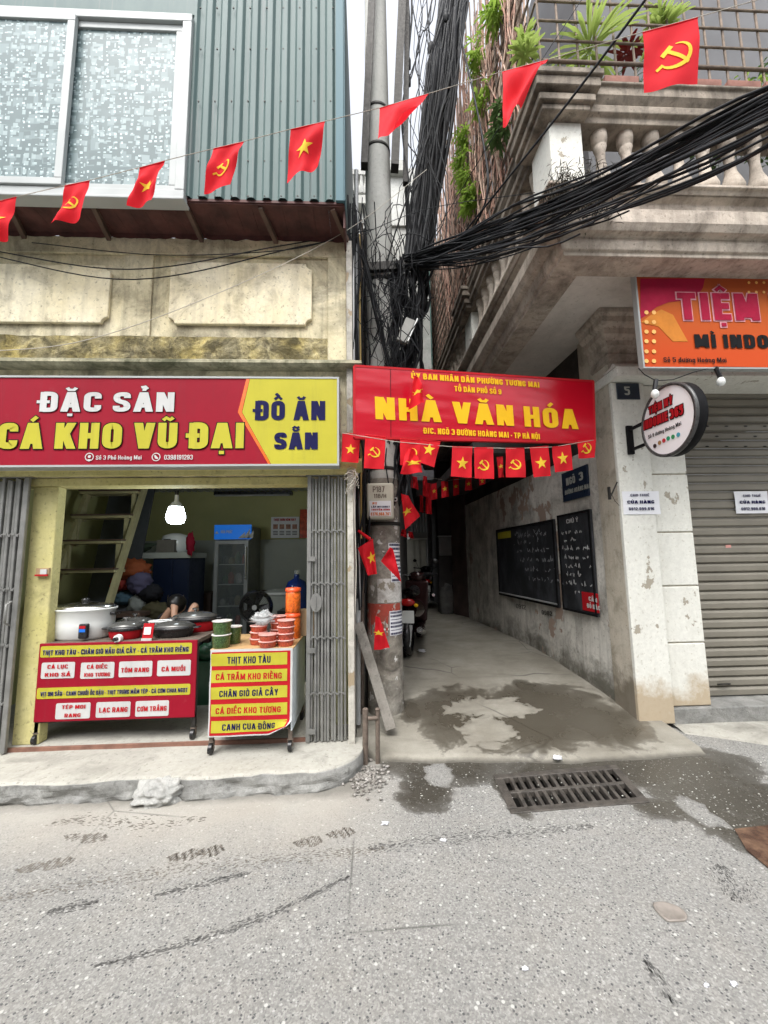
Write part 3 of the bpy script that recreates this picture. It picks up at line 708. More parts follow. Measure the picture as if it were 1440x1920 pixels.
s.build('lock_plate', M['gate'], g1)
g2 = gate(-3.15, -2.745, 13, 'grey steel folding gate pushed open to the left of the shop')
s = MB(); q = oy(20, 1150, YF-.03); s.tube([(q.x, YF-.03, q.z+.09), (q.x+.0, YF-.075, q.z+.07), (q.x, YF-.075, q.z-.07), (q.x, YF-.03, q.z-.09)], .008, 6); s.build('handle', M['gate'], g2)
# ================================================================ SHOP SIGN
S = thing('shop_sign', 'long red and yellow shop sign reading ĐẶC SẢN CÁ KHO VŨ ĐẠI', 'sign', (-1.6, 3.2, 2.4))
YS = 3.17
zt_, zb_ = oy(300, 709, YS).z, oy(300, 871, YS).z; xr = oy(632, 790, YS).x; xl = oy(-150, 790, YS).x
MB().box(xl, YS+.004, zb_, xr, YS+.15, zt_).build('sign_box', M['red'], S)
s = MB(); e = .016
s.box(xl, YS-.004, zb_-e, xr+e, YS+.155, zb_-.0005); s.box(xl, YS-.004, zt_+.0005, xr+e, YS+.155, zt_+e); s.box(xr+.0005, YS-.004, zb_, xr+e, YS+.155, zt_)
s.build('sign_frame', M['alu'], S)
sp = lambda px, py: oy(px, py, YS)
def poly(mbx, pts, y, back=.002):
    return mbx.prism([V((p.x, y, p.z)) for p in pts], (0, back, 0))
edge = [sp(468, 709), sp(452, 771), sp(508, 866)]
pe = [sp(468, 710), sp(453, 773), sp(507, 869), sp(503, 870), sp(446, 773), sp(462, 710)]
poly(MB(), [V((p.x, 0, min(zt_, max(zb_, p.z)))) for p in pe], YS).build('orange_edge', plain('sign_orange', (.75, .13, .01), .35), S)
pz = lambda p: V((p.x, 0, min(zt_, max(zb_, p.z))))
poly(MB(), [pz(sp(469, 700)), pz(sp(454, 773)), pz(sp(508, 880)), V((xr, 0, zb_)), V((xr, 0, zt_))], YS).build('yellow_panel', M['panel_yellow'], S)
N = (0, -1, 0)
ptext('lettering', S, 'ĐẶC SẢN', (74, 772), (328, 736), sp, M['white'], N, t=.21, ol=.022, omat=M['black'])
ptext('lettering', S, 'CÁ KHO VŨ ĐẠI', (-6, 842), (458, 793), sp, M['gold'] if 0 else M['panel_yellow'], N, t=.25, gap=.10, ol=.035, omat=M['black'])
ptext('lettering', S, 'ĐỒ ĂN', (478, 788), (610, 752), sp, M['navy'], N, t=.23)
ptext('lettering', S, 'SẴN', (514, 843), (596, 811), sp, M['navy'], N, t=.26)
ptext('lettering', S, 'Số 3 Phố Hoàng Mai', (180, 862), (266, 854), sp, M['white'], N, t=.15)
ptext('lettering', S, '0398191293', (308, 862), (362, 853), sp, M['white'], N, t=.15)
s = MB()
for (cx, cy) in ((168, 857), (293, 857)):
    c = sp(cx, cy); s.add([c+V((.034*math.cos(a)*k, -.003, .034*math.sin(a)*k)) for a in [2*math.pi*i/24 for i in range(24)] for k in (1, .8)], [(2*i, 2*((i+1) % 24), 2*((i+1) % 24)+1, 2*i+1) for i in range(24)])
c = sp(168, 857); s.add([c+V((-.015, -.0031, -.018)), c+V((.015, -.0031, -.018)), c+V((0, -.0031, -.038))], [(0, 2, 1)])
s.add([c+V((.012*math.cos(a), -.0033, .004+.012*math.sin(a))) for a in [2*math.pi*i/12 for i in range(12)]], [tuple(range(12))])
c = sp(293, 857); s.add([c+V((-.016, -.0033, .012)), c+V((-.008, -.0033, .018)), c+V((.018, -.0033, -.010)), c+V((.010, -.0033, -.018)), c+V((-.006, -.0033, -.012))], [(0, 1, 2, 3, 4)])
s.build('pin_and_phone_icon', M['white'], S)
# ================================================================ SHOP INTERIOR
def tread_at(py, Y): return oy(100, py, Y)
L = thing('stair', 'steep pale green wooden stair against the left wall of the shop', 'stairs', (-2.4, 4.6, .15))
rows = [(1070, 98, 214), (1015, 116, 228), (967, 133, 243), (921, 149, 257), (880, 163, 270)]
Ys = [4.35, 4.50, 4.65, 4.80, 4.95]
ctr = []
for (py, xa, xb), Y in zip(rows, Ys):
    a = oy(xa, py, Y); b = oy(xb, py, Y); z = a.z
    MB().box(a.x, Y, z-.03, b.x, Y+.2, z).build('tread', M['wood'], L, bevel=.004)
    MB().box(a.x-.005, Y-.012, z+.001, b.x+.005, Y+.19, z+.016).build('tread_top', M['wood_dark'], L)
    ctr.append((a.x, b.x, Y, z))
for k in (0, 1):
    a = ctr[0]; b = ctr[-1]
    xa, xb = (a[k]+(.06 if k == 0 else .03)), (b[k]+(.06 if k == 0 else .03))
    sl_ = (b[3]-a[3])/(b[2]-a[2])
    MB().beam((xa, a[2]+.10-.35, a[3]-.35*sl_), (xb+(xb-xa)*.2, b[2]+.10+.05, b[3]+.05*sl_), .07, .045, (1, 0, 0)).build('stringer', M['wood'], L)
for i in range(4):
    a = ctr[i]; b = ctr[i+1]
    for k, s_ in ((0, 1), (1, -1)):
        x = b[k]+s_*.05; MB().box(x-.02, b[2]+.02, a[3]-.05, x+.02, b[2]+.05, b[3]-.031).build('baluster', M['wood'], L)
# back panel of stair (dark)
MB().prism([(ctr[0][0]+.1, ctr[0][2]+.28, .6), (ctr[0][1]-.02, ctr[0][2]+.28, .6), (ctr[-1][1]-.02, ctr[-1][2]+.33, 2.6), (ctr[-1][0]+.1, ctr[-1][2]+.33, 2.6)], (0, .02, 0)).build('riser_board', plain('stair_back_board', (.05, .055, .06), .6), L)
# bulb
B = thing('hanging_bulb', 'lit white LED bulb hanging on a cord inside the shop', 'light bulb', oy(330, 965, 3.95))
YB = 3.95; c0 = oy(329, 983, YB); c1 = oy(330, 951, YB); h = c1.z-c0.z; r = (oy(347, 965, YB).x-oy(313, 965, YB).x)/2
MB().lathe([(.01, 0), (r*.55, .006), (r*.85, .022), (r, .06), (r*.97, h*.55), (r*.72, h)], c0, 24).build('globe', M['bulb'], B)
MB().lathe([(r*.74, h+.001), (r*.5, h+.04), (.02, h+.06), (.018, h+.12)], c0, 20).build('collar', M['enamel'], B)
MB().tube([c0+V((0, 0, h+.11)), c0+V((0, 0, h+.16))], .018, 10).build('socket', M['plastic_black'], B)
MB().tube([c0+V((0, 0, h+.16)), c0+V((.004, 0, h+.25)), (c0.x, c0.y, 2.66)], .004, 6).build('cord', M['plastic_black'], B)
# fridge
YR = 5.75
f0 = oy(398, 1165, YR); f1 = oy(467, 985, YR); zf = .15
FR = thing('display_fridge', 'tall grey glass door display fridge with a lit blue header', 'fridge', ((f0.x+f1.x)/2, YR+.3, .15))
MB().box(f0.x, YR+.03, zf, f1.x, YR+.62, f1.z-.17).build('cabinet_body', plain('fridge_grey', (.16, .17, .17), .4), FR) if 0 else None
s = MB(); s.box(f0.x, YR+.03, zf, f0.x+.04, YR+.62, f1.z); s.box(f1.x-.04, YR+.03, zf, f1.x, YR+.62, f1.z); s.box(f0.x+.04, YR+.58, zf, f1.x-.04, YR+.62, f1.z); s.box(f0.x+.04, YR+.03, f1.z-.2, f1.x-.04, YR+.579, f1.z); s.box(f0.x+.04, YR+.03, zf, f1.x-.04, YR+.579, zf+.25)
s.build('body', plain('fridge_grey', (.20, .21, .21), .4), FR)
hz0 = oy(430, 1011, YR).z
hd = MB().box(f0.x-.01, YR-.01, hz0, f1.x+.03, YR+.028, f1.z+.01).build('header', M['lit_blue'], FR)
s = MB(); c = oy(446, 1010, YR-.013)
for dx, hh in ((.0, .10), (.07, .15), (.12, .12)):
    s.add([V((c.x+dx, YR-.0125, hz0+.01)), V((c.x+dx+.09, YR-.0125, hz0+.01)), V((c.x+dx+.10, YR-.0125, hz0+hh))], [(0, 1, 2)])
s.build('header_picture', M['white'], hd)
ptext('header_lettering', hd, 'HÒA PHÁT', (414, 1000), (436, 994), lambda x, y: oy(x, y, YR-.011), M['white'], N, t=.2)
s = MB(); a = oy(403, 1001, YR-.013); s.add([a+V((0, 0, 0)), a+V((.05, 0, 0)), a+V((.025, 0, .045))], [(0, 1, 2)]); s.build('header_mark', M['white'], hd)
s = MB(); zz0, zz1 = zf+.26, hz0-.02
for xa in (f0.x+.002, f1.x-.052): s.box(xa, YR-.01, zz0, xa+.05, YR+.025, zz1)
s.box(f0.x+.052, YR-.01, zz0, f1.x-.052, YR+.025, zz0+.05); s.box(f0.x+.052, YR-.01, zz1-.05, f1.x-.052, YR+.025, zz1)
dr = s.build('door', M['plastic_grey'], FR)
MB().box(f0.x+.052, YR+.005, zz0+.05, f1.x-.052, YR+.011, zz1-.05).build('glass', M['glass'], dr)
MB().tube([(f1.x-.025, YR-.04, 1.3), (f1.x-.025, YR-.04, 1.75)], .012, 8).build('handle', M['steel'], dr)
cols = [(.35, .3, .2), (.05, .12, .04), (.35, .05, .04), (.4, .4, .38), (.1, .1, .12)]
gm = [plain('goods_%s' % nme, c_, .5) for nme, c_ in zip(('tan', 'green', 'red', 'white', 'dark'), cols)]
for i, z in enumerate((.62, .92, 1.22, 1.5)):
    MB().box(f0.x+.045, YR+.06, z, f1.x-.045, YR+.57, z+.012).build('shelf', M['enamel'], FR)
    for j in range(4):
        x = f0.x+.08+j*.1; hh = random.uniform(.08, .2)
        MB().lathe([(.04, 0), (.045, hh*.7), (.02, hh)], (x, YR+.15+random.uniform(0, .1), z+.013), 10).build('stored_jar', gm[(i*3+j) % 5], FR)
# wall things
def poster(name, lab, px0, py0, px1, py1, Y, mat, cat='poster'):
    t = thing(name, lab, cat, oy((px0+px1)/2, py1, Y)); a = oy(px0, py1, Y); b = oy(px1, py0, Y)
    MB().box(a.x, Y-.006, a.z, b.x, Y, b.z).build('sheet', mat, t); return t
YP = 6.395
t = poster('wall_notice', 'white printed notice with four small pictures on the shop back wall', 508, 969, 561, 1009, YP, M['paper'])
pp = lambda x, y: oy(x, y, YP-.008)
ptext('lettering', t, 'THỰC ĐƠN HÔM NAY', (513, 977), (555, 972), pp, M['darkred'], N, t=.2)
s = MB(); s2 = MB()
for k in range(4):
    for r_ in range(3):
        a = pp(512+12*k, 1003-3*r_); b = pp(521+12*k, 1001.6-3*r_); s.add([a, V((b.x, a.y, a.z)), b, V((a.x, a.y, b.z))], [(0, 1, 2, 3)])
    a = pp(512+12*k, 992); b = pp(521+12*k, 983); s2.add([a, V((b.x, a.y, a.z)), b, V((a.x, a.y, b.z))], [(0, 1, 2, 3)])
s.build('small_print', M['black'], t); s2.build('picture', plain('picture_brown', (.28, .12, .07), .5, var=.6, vs=30), t)
poster('red_poster', 'shiny red poster at the right end of the shop back wall', 562, 955, 577, 1009, YP, plain('red_gloss', (.45, .05, .02), .15, var=.5, vs=14))
t = thing('wall_lamp', 'unlit dark tube lamp high on the shop back wall', 'lamp', oy(475, 926, 6.4))
a = oy(400, 927, 6.35); b = oy(547, 921, 6.35); MB().box(a.x, 6.36, a.z-.01, b.x, 6.449, b.z).build('housing', M['plastic_black'], t); MB().tube([(a.x+.03, 6.34, a.z-.02), (b.x-.03, 6.34, a.z-.02)], .015, 8).build('tube', M['plastic_grey'], t)
# side cabinet with cooker
YK = 5.15; a = oy(278, 1210, YK); b = oy(355, 1046, YK)
C = thing('cabinet', 'dark navy metal cabinet left of the display fridge', 'cabinet', ((a.x+b.x)/2, YK+.2, .15))
navy = plain('navy_metal', (.012, .02, .05), .4, .2)
MB().box(a.x, YK+.012, .15, b.x, YK+.5, b.z).build('carcass', navy, C, bevel=.005)
xm_ = a.x+(b.x-a.x)*.56
for x_0, x_1 in ((a.x+.01, xm_-.004), (xm_+.004, b.x-.01)):
    d_ = MB().box(x_0, YK-.006, .2, x_1, YK+.01, b.z-.02).build('door', navy, C, bevel=.004); MB().tube([(x_1-.03, YK-.02, 1.0), (x_1-.03, YK-.02, 1.15)], .006, 6).build('handle', M['steel'], d_)
sh = MB().box(a.x-.25, YK-.03, b.z+.001, b.x+.02, YK+.5, b.z+.07); sh = sh.build('top_board', M['room_low'], C)
def oval(mbx, prof, c, sx, sy, n=32): return mbx.lathe(prof, c, n, 'z', sx, sy)
zt2 = b.z+.072
c = oy(322, 1028, YK+.1); r_ = .135
RC = thing('small_rice_cooker', 'small white domed rice cooker on top of the navy cabinet', 'rice cooker', (c.x, YK+.18, zt2))
oval(MB(), [(.13, 0), (.17, .03), (.175, .16), (.15, .22), (.06, .25)], (c.x, YK+.2, zt2), 1, .9).build('body', M['enamel'], RC)
MB().box(c.x-.07, YK+.02, zt2+.12, c.x+.01, YK+.045, zt2+.17).build('control_panel', M['plastic_black'], RC)
a2 = oy(293, 1030, YK); b2_ = oy(327, 1012, YK)
solo(MB().box(a2.x, YK, zt2, b2_.x, YK+.12, b2_.z), 'carton', plain('carton_grey', (.13, .12, .10), .7), 'flat grey carton in front of the small rice cooker', 'box')
bagred = cloth('bag_red', (.35, .015, .04), .4)
p = oy(357, 1020, YK-.1)
solo(MB().blob(p, (.05, .05, .13), 3, .3, 3), 'hanging_bag', bagred, 'dark red plastic bag hanging at the end of the shelf', 'bag')
for (px_, py_, rr, nm, cl, lb, sd_) in ((248, 1068, (.19, .14, .12), 'plastic_bag', (.30, .08, .03), 'orange plastic bag on the heap beside the stair', 1), (262, 1090, (.13, .12, .15), 'plastic_bag', (.12, .11, .19), 'purple plastic bag on the heap beside the stair', 2), (283, 1112, (.13, .1, .1), 'plastic_bag', (.02, .02, .025), 'black plastic bag in front of the navy cabinet', 4), (226, 1092, (.1, .1, .09), 'plastic_bag', (.36, .05, .04), 'small red bag under the orange bag', 6), (232, 1122, (.1, .1, .07), 'plastic_bag', (.09, .16, .21), 'pale blue bag low beside the stair', 5), (258, 1135, (.10, .1, .12), 'plastic_bag', (.30, .32, .30), 'grey white bag standing behind the red pot', 7), (290, 1145, (.16, .1, .10), 'sack', (.10, .09, .05), 'olive sack on the floor behind the pots', 8), (240, 1150, (.2, .1, .06), 'sack', (.12, .12, .13), 'dark grey folded sack behind the white cooker', 9)):
    p = oy(px_, py_, 4.75)
    solo(MB().blob(p, rr, sd_, .16, 3.6, 30, 20), nm, cloth('bag_cloth', cl, .25), lb, 'bag' if nm != 'sack' else 'sack')
for (px_, py_, ps) in ((232, 1024, (.16, .1, .05)), (262, 1020, (.1, .08, .05))):
    pass
solo(MB().blob(oy(243, 1028, 5.2), (.28, .15, .07), 12, .3, 2.5), 'sack', cloth('green_sack_cloth', (.05, .07, .045), .1), 'dark green bundle on the shelf right of the stair', 'bundle')
# heap support so bags do not float
ST = thing('low_table', 'dark low table carrying the heap of bags', 'table', oy(255, 1200, 4.8))
a = oy(205, 1160, 4.85); b = oy(300, 1128, 4.85)
ST_top = MB().box(a.x, 4.45, .98, b.x, 5.1, 1.02).build('table_top', M['wood_dark'], ST)
for x in (a.x+.03, b.x-.03):
    for y in (4.5, 5.05): MB().box(x-.02, y-.02, .15, x+.02, y+.02, .98).build('leg', M['wood_dark'], ST)
# wood counter at the back, water jug, fan, white box
a = oy(345, 1145, 6.0); b = oy(398, 1112, 6.0)
solo(MB().box(a.x, 5.95, .15, b.x, 6.36, b.z), 'wooden_chest', M['wood_dark'], 'brown wooden chest between cabinet and fridge', 'chest')
YJ = 5.0; j0 = oy(556, 1142, YJ); jr = .135
J = thing('water_jug', 'blue water jug at the right of the shop', 'water jug', (j0.x, YJ, j0.z))
MB().lathe([(jr*.95, 0), (jr, .02), (jr, .10), (jr*.93, .115), (jr, .13), (jr, .26), (jr*.8, .33), (.035, .37), (.03, .42)], (j0.x, YJ, j0.z), 28).build('bottle', M['blue'], J)
MB().lathe([(.034, 0), (.034, .05)], (j0.x, YJ, j0.z+.42), 14).build('cap', M['clear_plastic'], J)
a = oy(500, 1175, 5.2); b = oy(548, 1112, 5.2)
ck = thing('chest_freezer', 'low white chest freezer behind the fan', 'freezer', ((a.x+b.x)/2, 5.3, .15))
MB().box(a.x-.1, 5.2, .15, b.x+.25, 5.9, b.z-.03).build('body', M['room_low'], ck, bevel=.01); MB().box(a.x-.11, 5.19, b.z-.028, b.x+.26, 5.91, b.z+.01).build('lid', M['enamel'], ck, bevel=.01)
solo(MB().box(j0.x-.2, YJ-.15, .15, j0.x+.13, YJ+.17, j0.z-.001), 'jug_stand', M['plastic_black'], 'black stand under the blue water jug', 'stand')
YN = 4.75; n0 = oy(480, 1138, YN); nr = .175
FN = thing('box_fan', 'black round floor fan in front of the display fridge', 'fan', (n0.x, YN, .15))
s = MB(); s.lathe([(nr, -.06), (nr+.02, 0), (nr, .06), (nr-.015, .06), (nr-.015, -.06), (nr, -.06)], n0, 32, 'y', cap=False); s.build('housing', M['plastic_black'], FN)
s = MB()
for k in range(10):
    rr = .02+k*.0165; pts = [n0+V((rr*math.cos(t_), -.062, rr*math.sin(t_))) for t_ in [2*math.pi*i/28 for i in range(29)]]; s.tube(pts, .0018, 4, False)
s.build('grille', M['plastic_black'], FN)
MB().lathe([(.028, -.07), (.028, -.05)], n0, 18, 'y').build('hub', M['plastic_grey'], FN)
for k in range(5):
    t_ = k*1.257; u_ = V((math.cos(t_), 0, math.sin(t_))); w_ = V((-math.sin(t_), 0, math.cos(t_)))
    s = MB(); s.add([n0+u_*.03-w_*.02, n0+u_*.15-w_*.05+V((0, -.03, 0)), n0+u_*.155+w_*.04, n0+u_*.03+w_*.02], [(0, 1, 2, 3)]); s.build('blade', M['plastic_black'], FN)
MB().box(n0.x-.12, YN-.1, .15, n0.x+.12, YN+.1, .19).build('base', M['plastic_black'], FN); MB().tube([(n0.x, YN, .19), (n0.x, YN, n0.z-nr)], .02, 8).build('post', M['plastic_black'], FN)
solo(MB().blob((n0.x-.36, 4.3, .62), (.11, .08, .10), 3, .2, 3).box(n0.x-.5, 4.2, .15, n0.x-.2, 4.4, .56), 'green_basin', plain('dark_green', (.02, .08, .04), .4), 'dark green basin on a box behind the tubs', 'basin')
# person bending behind the pots
PB = oy(330, 1120, 4.35)
def skin_fig(name, verts, edges, radii, mat, parent, sub=2, root=0):
    me = bpy.data.meshes.new(name); off = world_loc(parent)
    me.from_pydata([tuple(V(v)-off) for v in verts], edges, []); me.materials.append(mat)
    o = bpy.data.objects.new(name, me); COL.objects.link(o); o.parent = parent
    sk = o.modifiers.new('skin', 'SKIN'); sk.use_smooth_shade = True
    for i, r in enumerate(radii):
        rr = r if isinstance(r, tuple) else (r, r); me.skin_vertices[0].data[i].radius = rr
    me.skin_vertices[0].data[root].use_root = True
    s_ = o.modifiers.new('s', 'SUBSURF'); s_.levels = sub; s_.render_levels = sub
    dg = bpy.context.evaluated_depsgraph_get(); ev = o.evaluated_get(dg); nm = bpy.data.meshes.new_from_object(ev)
    o.modifiers.clear(); o.data = nm
    nm.polygons.foreach_set('use_smooth', [True]*len(nm.polygons))
    if not nm.materials: nm.materials.append(mat)
    return o
P = thing('person', 'person in black clothes crouching behind the pots with forearms down', 'person', (PB.x, 4.45, .15))
X, Yp = PB.x+.02, 4.45
body = [(X, Yp+.1, .42), (X, Yp+.06, .62), (X+.0, Yp-.02, .82), (X+.01, Yp-.06, .98), (X+.02, Yp-.12, 1.06),     # pelvis..neck
        (X-.16, Yp-.06, .96), (X+.17, Yp-.06, .96), (X-.19, Yp-.14, .84), (X+.19, Yp-.12, .86),    # shoulders, elbows (sleeves)
        (X-.12, Yp+.05, .42), (X+.12, Yp+.05, .42), (X-.17, Yp-.22, .60), (X+.17, Yp-.2, .60), (X-.15, Yp-.05, .22), (X+.15, Yp-.05, .22)]
ed = [(0, 1), (1, 2), (2, 3), (3, 4), (3, 5), (3, 6), (5, 7), (6, 8), (0, 9), (0, 10), (9, 11), (10, 12), (11, 13), (12, 14)]
skin_fig('clothed_body', body, ed, [(.15, .12), (.14, .11), (.16, .12), (.15, .10), (.055, .055), .07, .07, .055, .055, .09, .09, .075, .075, .05, .05], M['cloth_black'], P)
hd_ = V((X+.0, Yp-.10, 1.10))
MB().blob(hd_, (.078, .098, .105), 3, .02, 1, 22, 16).build('head', M['skin'], P)
MB().blob(hd_+V((0, -.022, .022)), (.088, .112, .104), 5, .05, 2, 22, 16).build('hair', M['hair'], P)
s = MB(); s.blob(hd_+V((0, -.10, -.01)), (.012, .018, .022), 1, .05); s.blob(hd_+V((-.03, -.088, .02)), (.01, .008, .006), 1, .05); s.blob(hd_+V((.03, -.088, .02)), (.01, .008, .006), 1, .05); s.blob(hd_+V((0, -.088, -.045)), (.022, .01, .006), 1, .05); s.build('face_features', M['skin'], P)
for sgn in (-1, 1):
    el = V((X+sgn*.19, Yp-.13, .85)); wr = oy(326 if sgn < 0 else 352, 1160, 4.18); el2 = oy(328 if sgn < 0 else 366, 1132, 4.25)
    vs = [el, el2, wr, wr+V((0, -.03, -.05))]; es = [(0, 1), (1, 2), (2, 3)]; ra = [.045, .042, .028, .03]
    for k in range(5):
        b_ = len(vs); a_ = V(((k-2)*.017, -.045, -.085+abs(k-2)*.008)); vs += [wr+a_, wr+a_+V((0, -.012, -.03))]; es += [(3, b_), (b_, b_+1)]; ra += [.009, .0075]
    skin_fig('forearm_and_hand', vs, es, ra, M['skin'], P)
# ================================================================ FOOD CARTS
def board_text(par, box, s, mat, Y, **k): pass
Y1 = 3.42
C1 = thing('food_cart', 'wide red menu cart carrying the pots, on small casters', 'cart', (-2.2, Y1, .15))
q1 = lambda px, py: oy(px, py, Y1-.004)
a = oy(57, 1355, Y1); b = oy(370, 1200, Y1); xl_, xr_ = a.x+.02, b.x; z0_, z1_ = a.z, b.z
MB().box(xl_, Y1, z0_, xr_, Y1+.012, z1_).build('menu_banner', M['red'], C1, bevel=.003)
MB().box(xl_, Y1+.014, z1_-.03, xr_, Y1+.62, z1_).build('counter_top', M['rust'], C1)
s = MB()
for x in (xl_+.015, xr_-.015):
    for y in (Y1+.03, Y1+.6): s2 = MB().box(x-.015, y-.015, .235, x+.015, y+.015, z1_-.031); s2.build('leg', M['iron'], C1)
s.box(xl_, Y1+.014, z0_-.01, xr_, Y1+.04, z0_+.02).build('lower_rail', M['iron'], C1)
def caster(par, x, y, z, r=.038):
    c_ = MB().lathe([(r, -.013), (r, .013)], (x, y-.01, z+r), 18, 'x').build('caster', M['plastic_black'], par, bevel=.003)
    s = MB(); s.box(x-.02, y-.02, z+2*r+.004, x+.02, y+.02, z+2*r+.012); s.box(x-.02, y-.012, z+r*.8, x-.0155, y+.012, z+2*r+.003); s.box(x+.0155, y-.012, z+r*.8, x+.02, y+.012, z+2*r+.003)
    s.build('caster_fork', M['rust'], c_)
for x in (xl_+.015, xr_-.015):
    for y in (Y1+.03, Y1+.6): caster(C1, x, y, .15)
def rrect(px0, py0, px1, py1, Y, mat, par, name, r=.012, rise=0):
    a = oy(px0, py1, Y); b = oy(px1, py0, Y); x0_, x1_, z0, z1 = a.x, b.x, a.z, b.z; pts = []
    for cx, cz, a0 in ((x1_-r, z1-r, 0), (x0_+r, z1-r, 90), (x0_+r, z0+r, 180), (x1_-r, z0+r, 270)):
        for k in range(5): t = math.radians(a0+90*k/4); pts.append(V((cx+r*math.cos(t), Y, cz+r*math.sin(t)+(cx-x0_)*rise)))
    return MB().prism(pts[::-1], (0, .002, 0)).build(name, mat, par)
YB1 = Y1-.003; RS = .012
q = lambda x, y: oy(x, y, YB1)
rrect(75, 1205, 360, 1233, YB1, M['panel_yellow'], C1, 'yellow_strip'); rrect(68, 1282, 357, 1311, YB1, M['panel_yellow'], C1, 'yellow_strip')
ptext('lettering', C1, 'THỊT KHO TÀU - CHÂN GIÒ NẤU GIẢ CẦY - CÁ TRẮM KHO RIỀNG', (80, 1228.5), (354, 1212.5), q, M['navy'], N, t=.17, gap=.12, ol=.03, omat=M['white'])
ptext('lettering', C1, 'VỊT OM SẤU - CANH CHUỐI ỐC ĐẬU - THỊT TRƯNG MẮM TÉP - CÁ CƠM CHUA NGỌT', (76, 1305.5), (352, 1289.5), q, M['navy'], N, t=.17, gap=.12, ol=.03, omat=M['white'])
for x_, l1, l2 in ((76, 'CÁ LỤC', 'KHO SẢ'), (150, 'CÁ DIẾC', 'KHO TƯƠNG')):
    rrect(x_, 1241, x_+65, 1273, YB1, M['white'], C1, 'white_label')
    ptext('lettering', C1, l1, (x_+13, 1254), (x_+52, 1245.5), q, M['darkred'], N, t=.19); ptext('lettering', C1, l2, (x_+8, 1269), (x_+57, 1260.5), q, M['darkred'], N, t=.19)
rrect(222, 1239, 286, 1270, YB1, M['white'], C1, 'white_label'); ptext('lettering', C1, 'TÔM RANG', (227, 1261), (280, 1251), q, M['darkred'], N, t=.19)
rrect(294, 1237, 358, 1268, YB1, M['white'], C1, 'white_label'); ptext('lettering', C1, 'CÀ MUỐI', (303, 1259), (348, 1249), q, M['darkred'], N, t=.19)
rrect(103, 1317, 170, 1349, YB1, M['white'], C1, 'white_label'); ptext('lettering', C1, 'TÉP MOI', (116, 1329.5), (161, 1321), q, M['darkred'], N, t=.19); ptext('lettering', C1, 'RANG', (121, 1345), (152, 1337), q, M['darkred'], N, t=.19)
rrect(179, 1315, 245, 1346, YB1, M['white'], C1, 'white_label'); ptext('lettering', C1, 'LẠC RANG', (186, 1336), (240, 1325), q, M['darkred'], N, t=.19)
rrect(253, 1313, 317, 1344, YB1, M['white'], C1, 'white_label'); ptext('lettering', C1, 'CƠM TRẮNG', (257, 1334), (313, 1323), q, M['darkred'], N, t=.19)
# cooking ware on cart 1
ztop = z1_+.001
def at_top(px, Y): return V((oy(px, 1190, Y).x, Y, ztop))
c = at_top(156, 3.66); rx_ = (oy(213, 1140, 3.66).x-oy(98, 1140, 3.66).x)/2
hh = oy(156, 1143, 3.66-.16).z-ztop
K = thing('large_rice_cooker', 'large white oval rice cooker with a steel lid on the red cart', 'rice cooker', c)
MB().lathe([(rx_*.80, 0), (rx_*.9, .02), (rx_*.94, hh*.5), (rx_*.96, hh*.93), (rx_*1.0, hh*.95), (rx_*1.0, hh), (rx_*.93, hh)], c, 40, 'z', 1, .72).build('body', M['enamel'], K)
lid = MB().lathe([(rx_*.95, hh+.002), (rx_*.94, hh+.012), (rx_*.8, hh+.03), (rx_*.3, hh+.045), (.01, hh+.048)], c, 40, 'z', 1, .72).build('lid', M['steel'], K)
MB().lathe([(.03, 0), (.035, .02), (.02, .035)], c+V((0, 0, hh+.047)), 16).build('lid_knob', M['plastic_black'], lid)
for sg in (-1, 1): MB().box(c.x+sg*rx_*.93, c.y-.05, ztop+hh*.75, c.x+sg*(rx_*.93+.045), c.y+.05, ztop+hh*.86).build('handle', M['plastic_black'], K, bevel=.008, seg=2)
pf = oy(157, 1180, c.y-rx_*.72*.97)
pn = MB().box(pf.x-.035, c.y-rx_*.72-.012, ztop+.02, pf.x+.035, c.y-rx_*.72+.03, ztop+.14).build('control_panel', M['plastic_black'], K, bevel=.012, seg=3)
MB().box(pf.x-.024, c.y-rx_*.72-.0145, ztop+.075, pf.x+.024, c.y-rx_*.72-.0125, ztop+.10).build('screen', M['lit_blue'], pn); MB().box(pf.x-.024, c.y-rx_*.72-.0145, ztop+.103, pf.x+.024, c.y-rx_*.72-.0125, ztop+.125).build('red_label', M['darkred'], pn)
def hotpot(px, Y, r, hgt, sy, body, lab, glass=True):
    c = at_top(px, Y); k = thing('electric_pot', lab, 'pot', c)
    MB().lathe([(r*.8, 0), (r*.9, .02), (r*.97, hgt*.7)], c, 36, 'z', 1, sy).build('body', body, k)
    MB().lathe([(r*.98, hgt*.7), (r*1.04, hgt*.72), (r*1.06, hgt), (r*.99, hgt)], c, 36, 'z', 1, sy).build('rim', M['plastic_black'], k)
    l_ = MB().lathe([(r*.98, hgt+.001), (r*.97, hgt+.012), (r*.6, hgt+.035), (.01, hgt+.045)], c, 36, 'z', 1, sy).build('lid', plain('smoked_lid', (.10, .10, .095), .12, .3, var=.3), k)
    MB().lathe([(.012, 0), (.012, .015), (.028, .018), (.028, .03)], c+V((0, 0, hgt+.044)), 14).build('lid_knob', M['steel'], l_)
    for sg in (-1, 1): MB().box(c.x+sg*r*1.0, c.y-.035, ztop+hgt*.78, c.x+sg*(r*1.0+.05), c.y+.035, ztop+hgt*.93).build('handle', M['plastic_black'], k, bevel=.006, seg=2)
    return k
hp = hotpot(236, 3.58, .135, .10, .85, M['darkred'], 'round red electric pot with black rim between cooker and pans')
kn = at_top(221, 3.435); s = MB().lathe([(.030, -.016), (.034, .016)], (kn.x, 3.437, ztop+.022), 24, 'y'); s.build('dial_ring', M['enamel'], hp); MB().lathe([(.016, -.03), (.016, .0)], (kn.x, 3.42, ztop+.022), 18, 'y').build('dial', M['plastic_black'], hp)
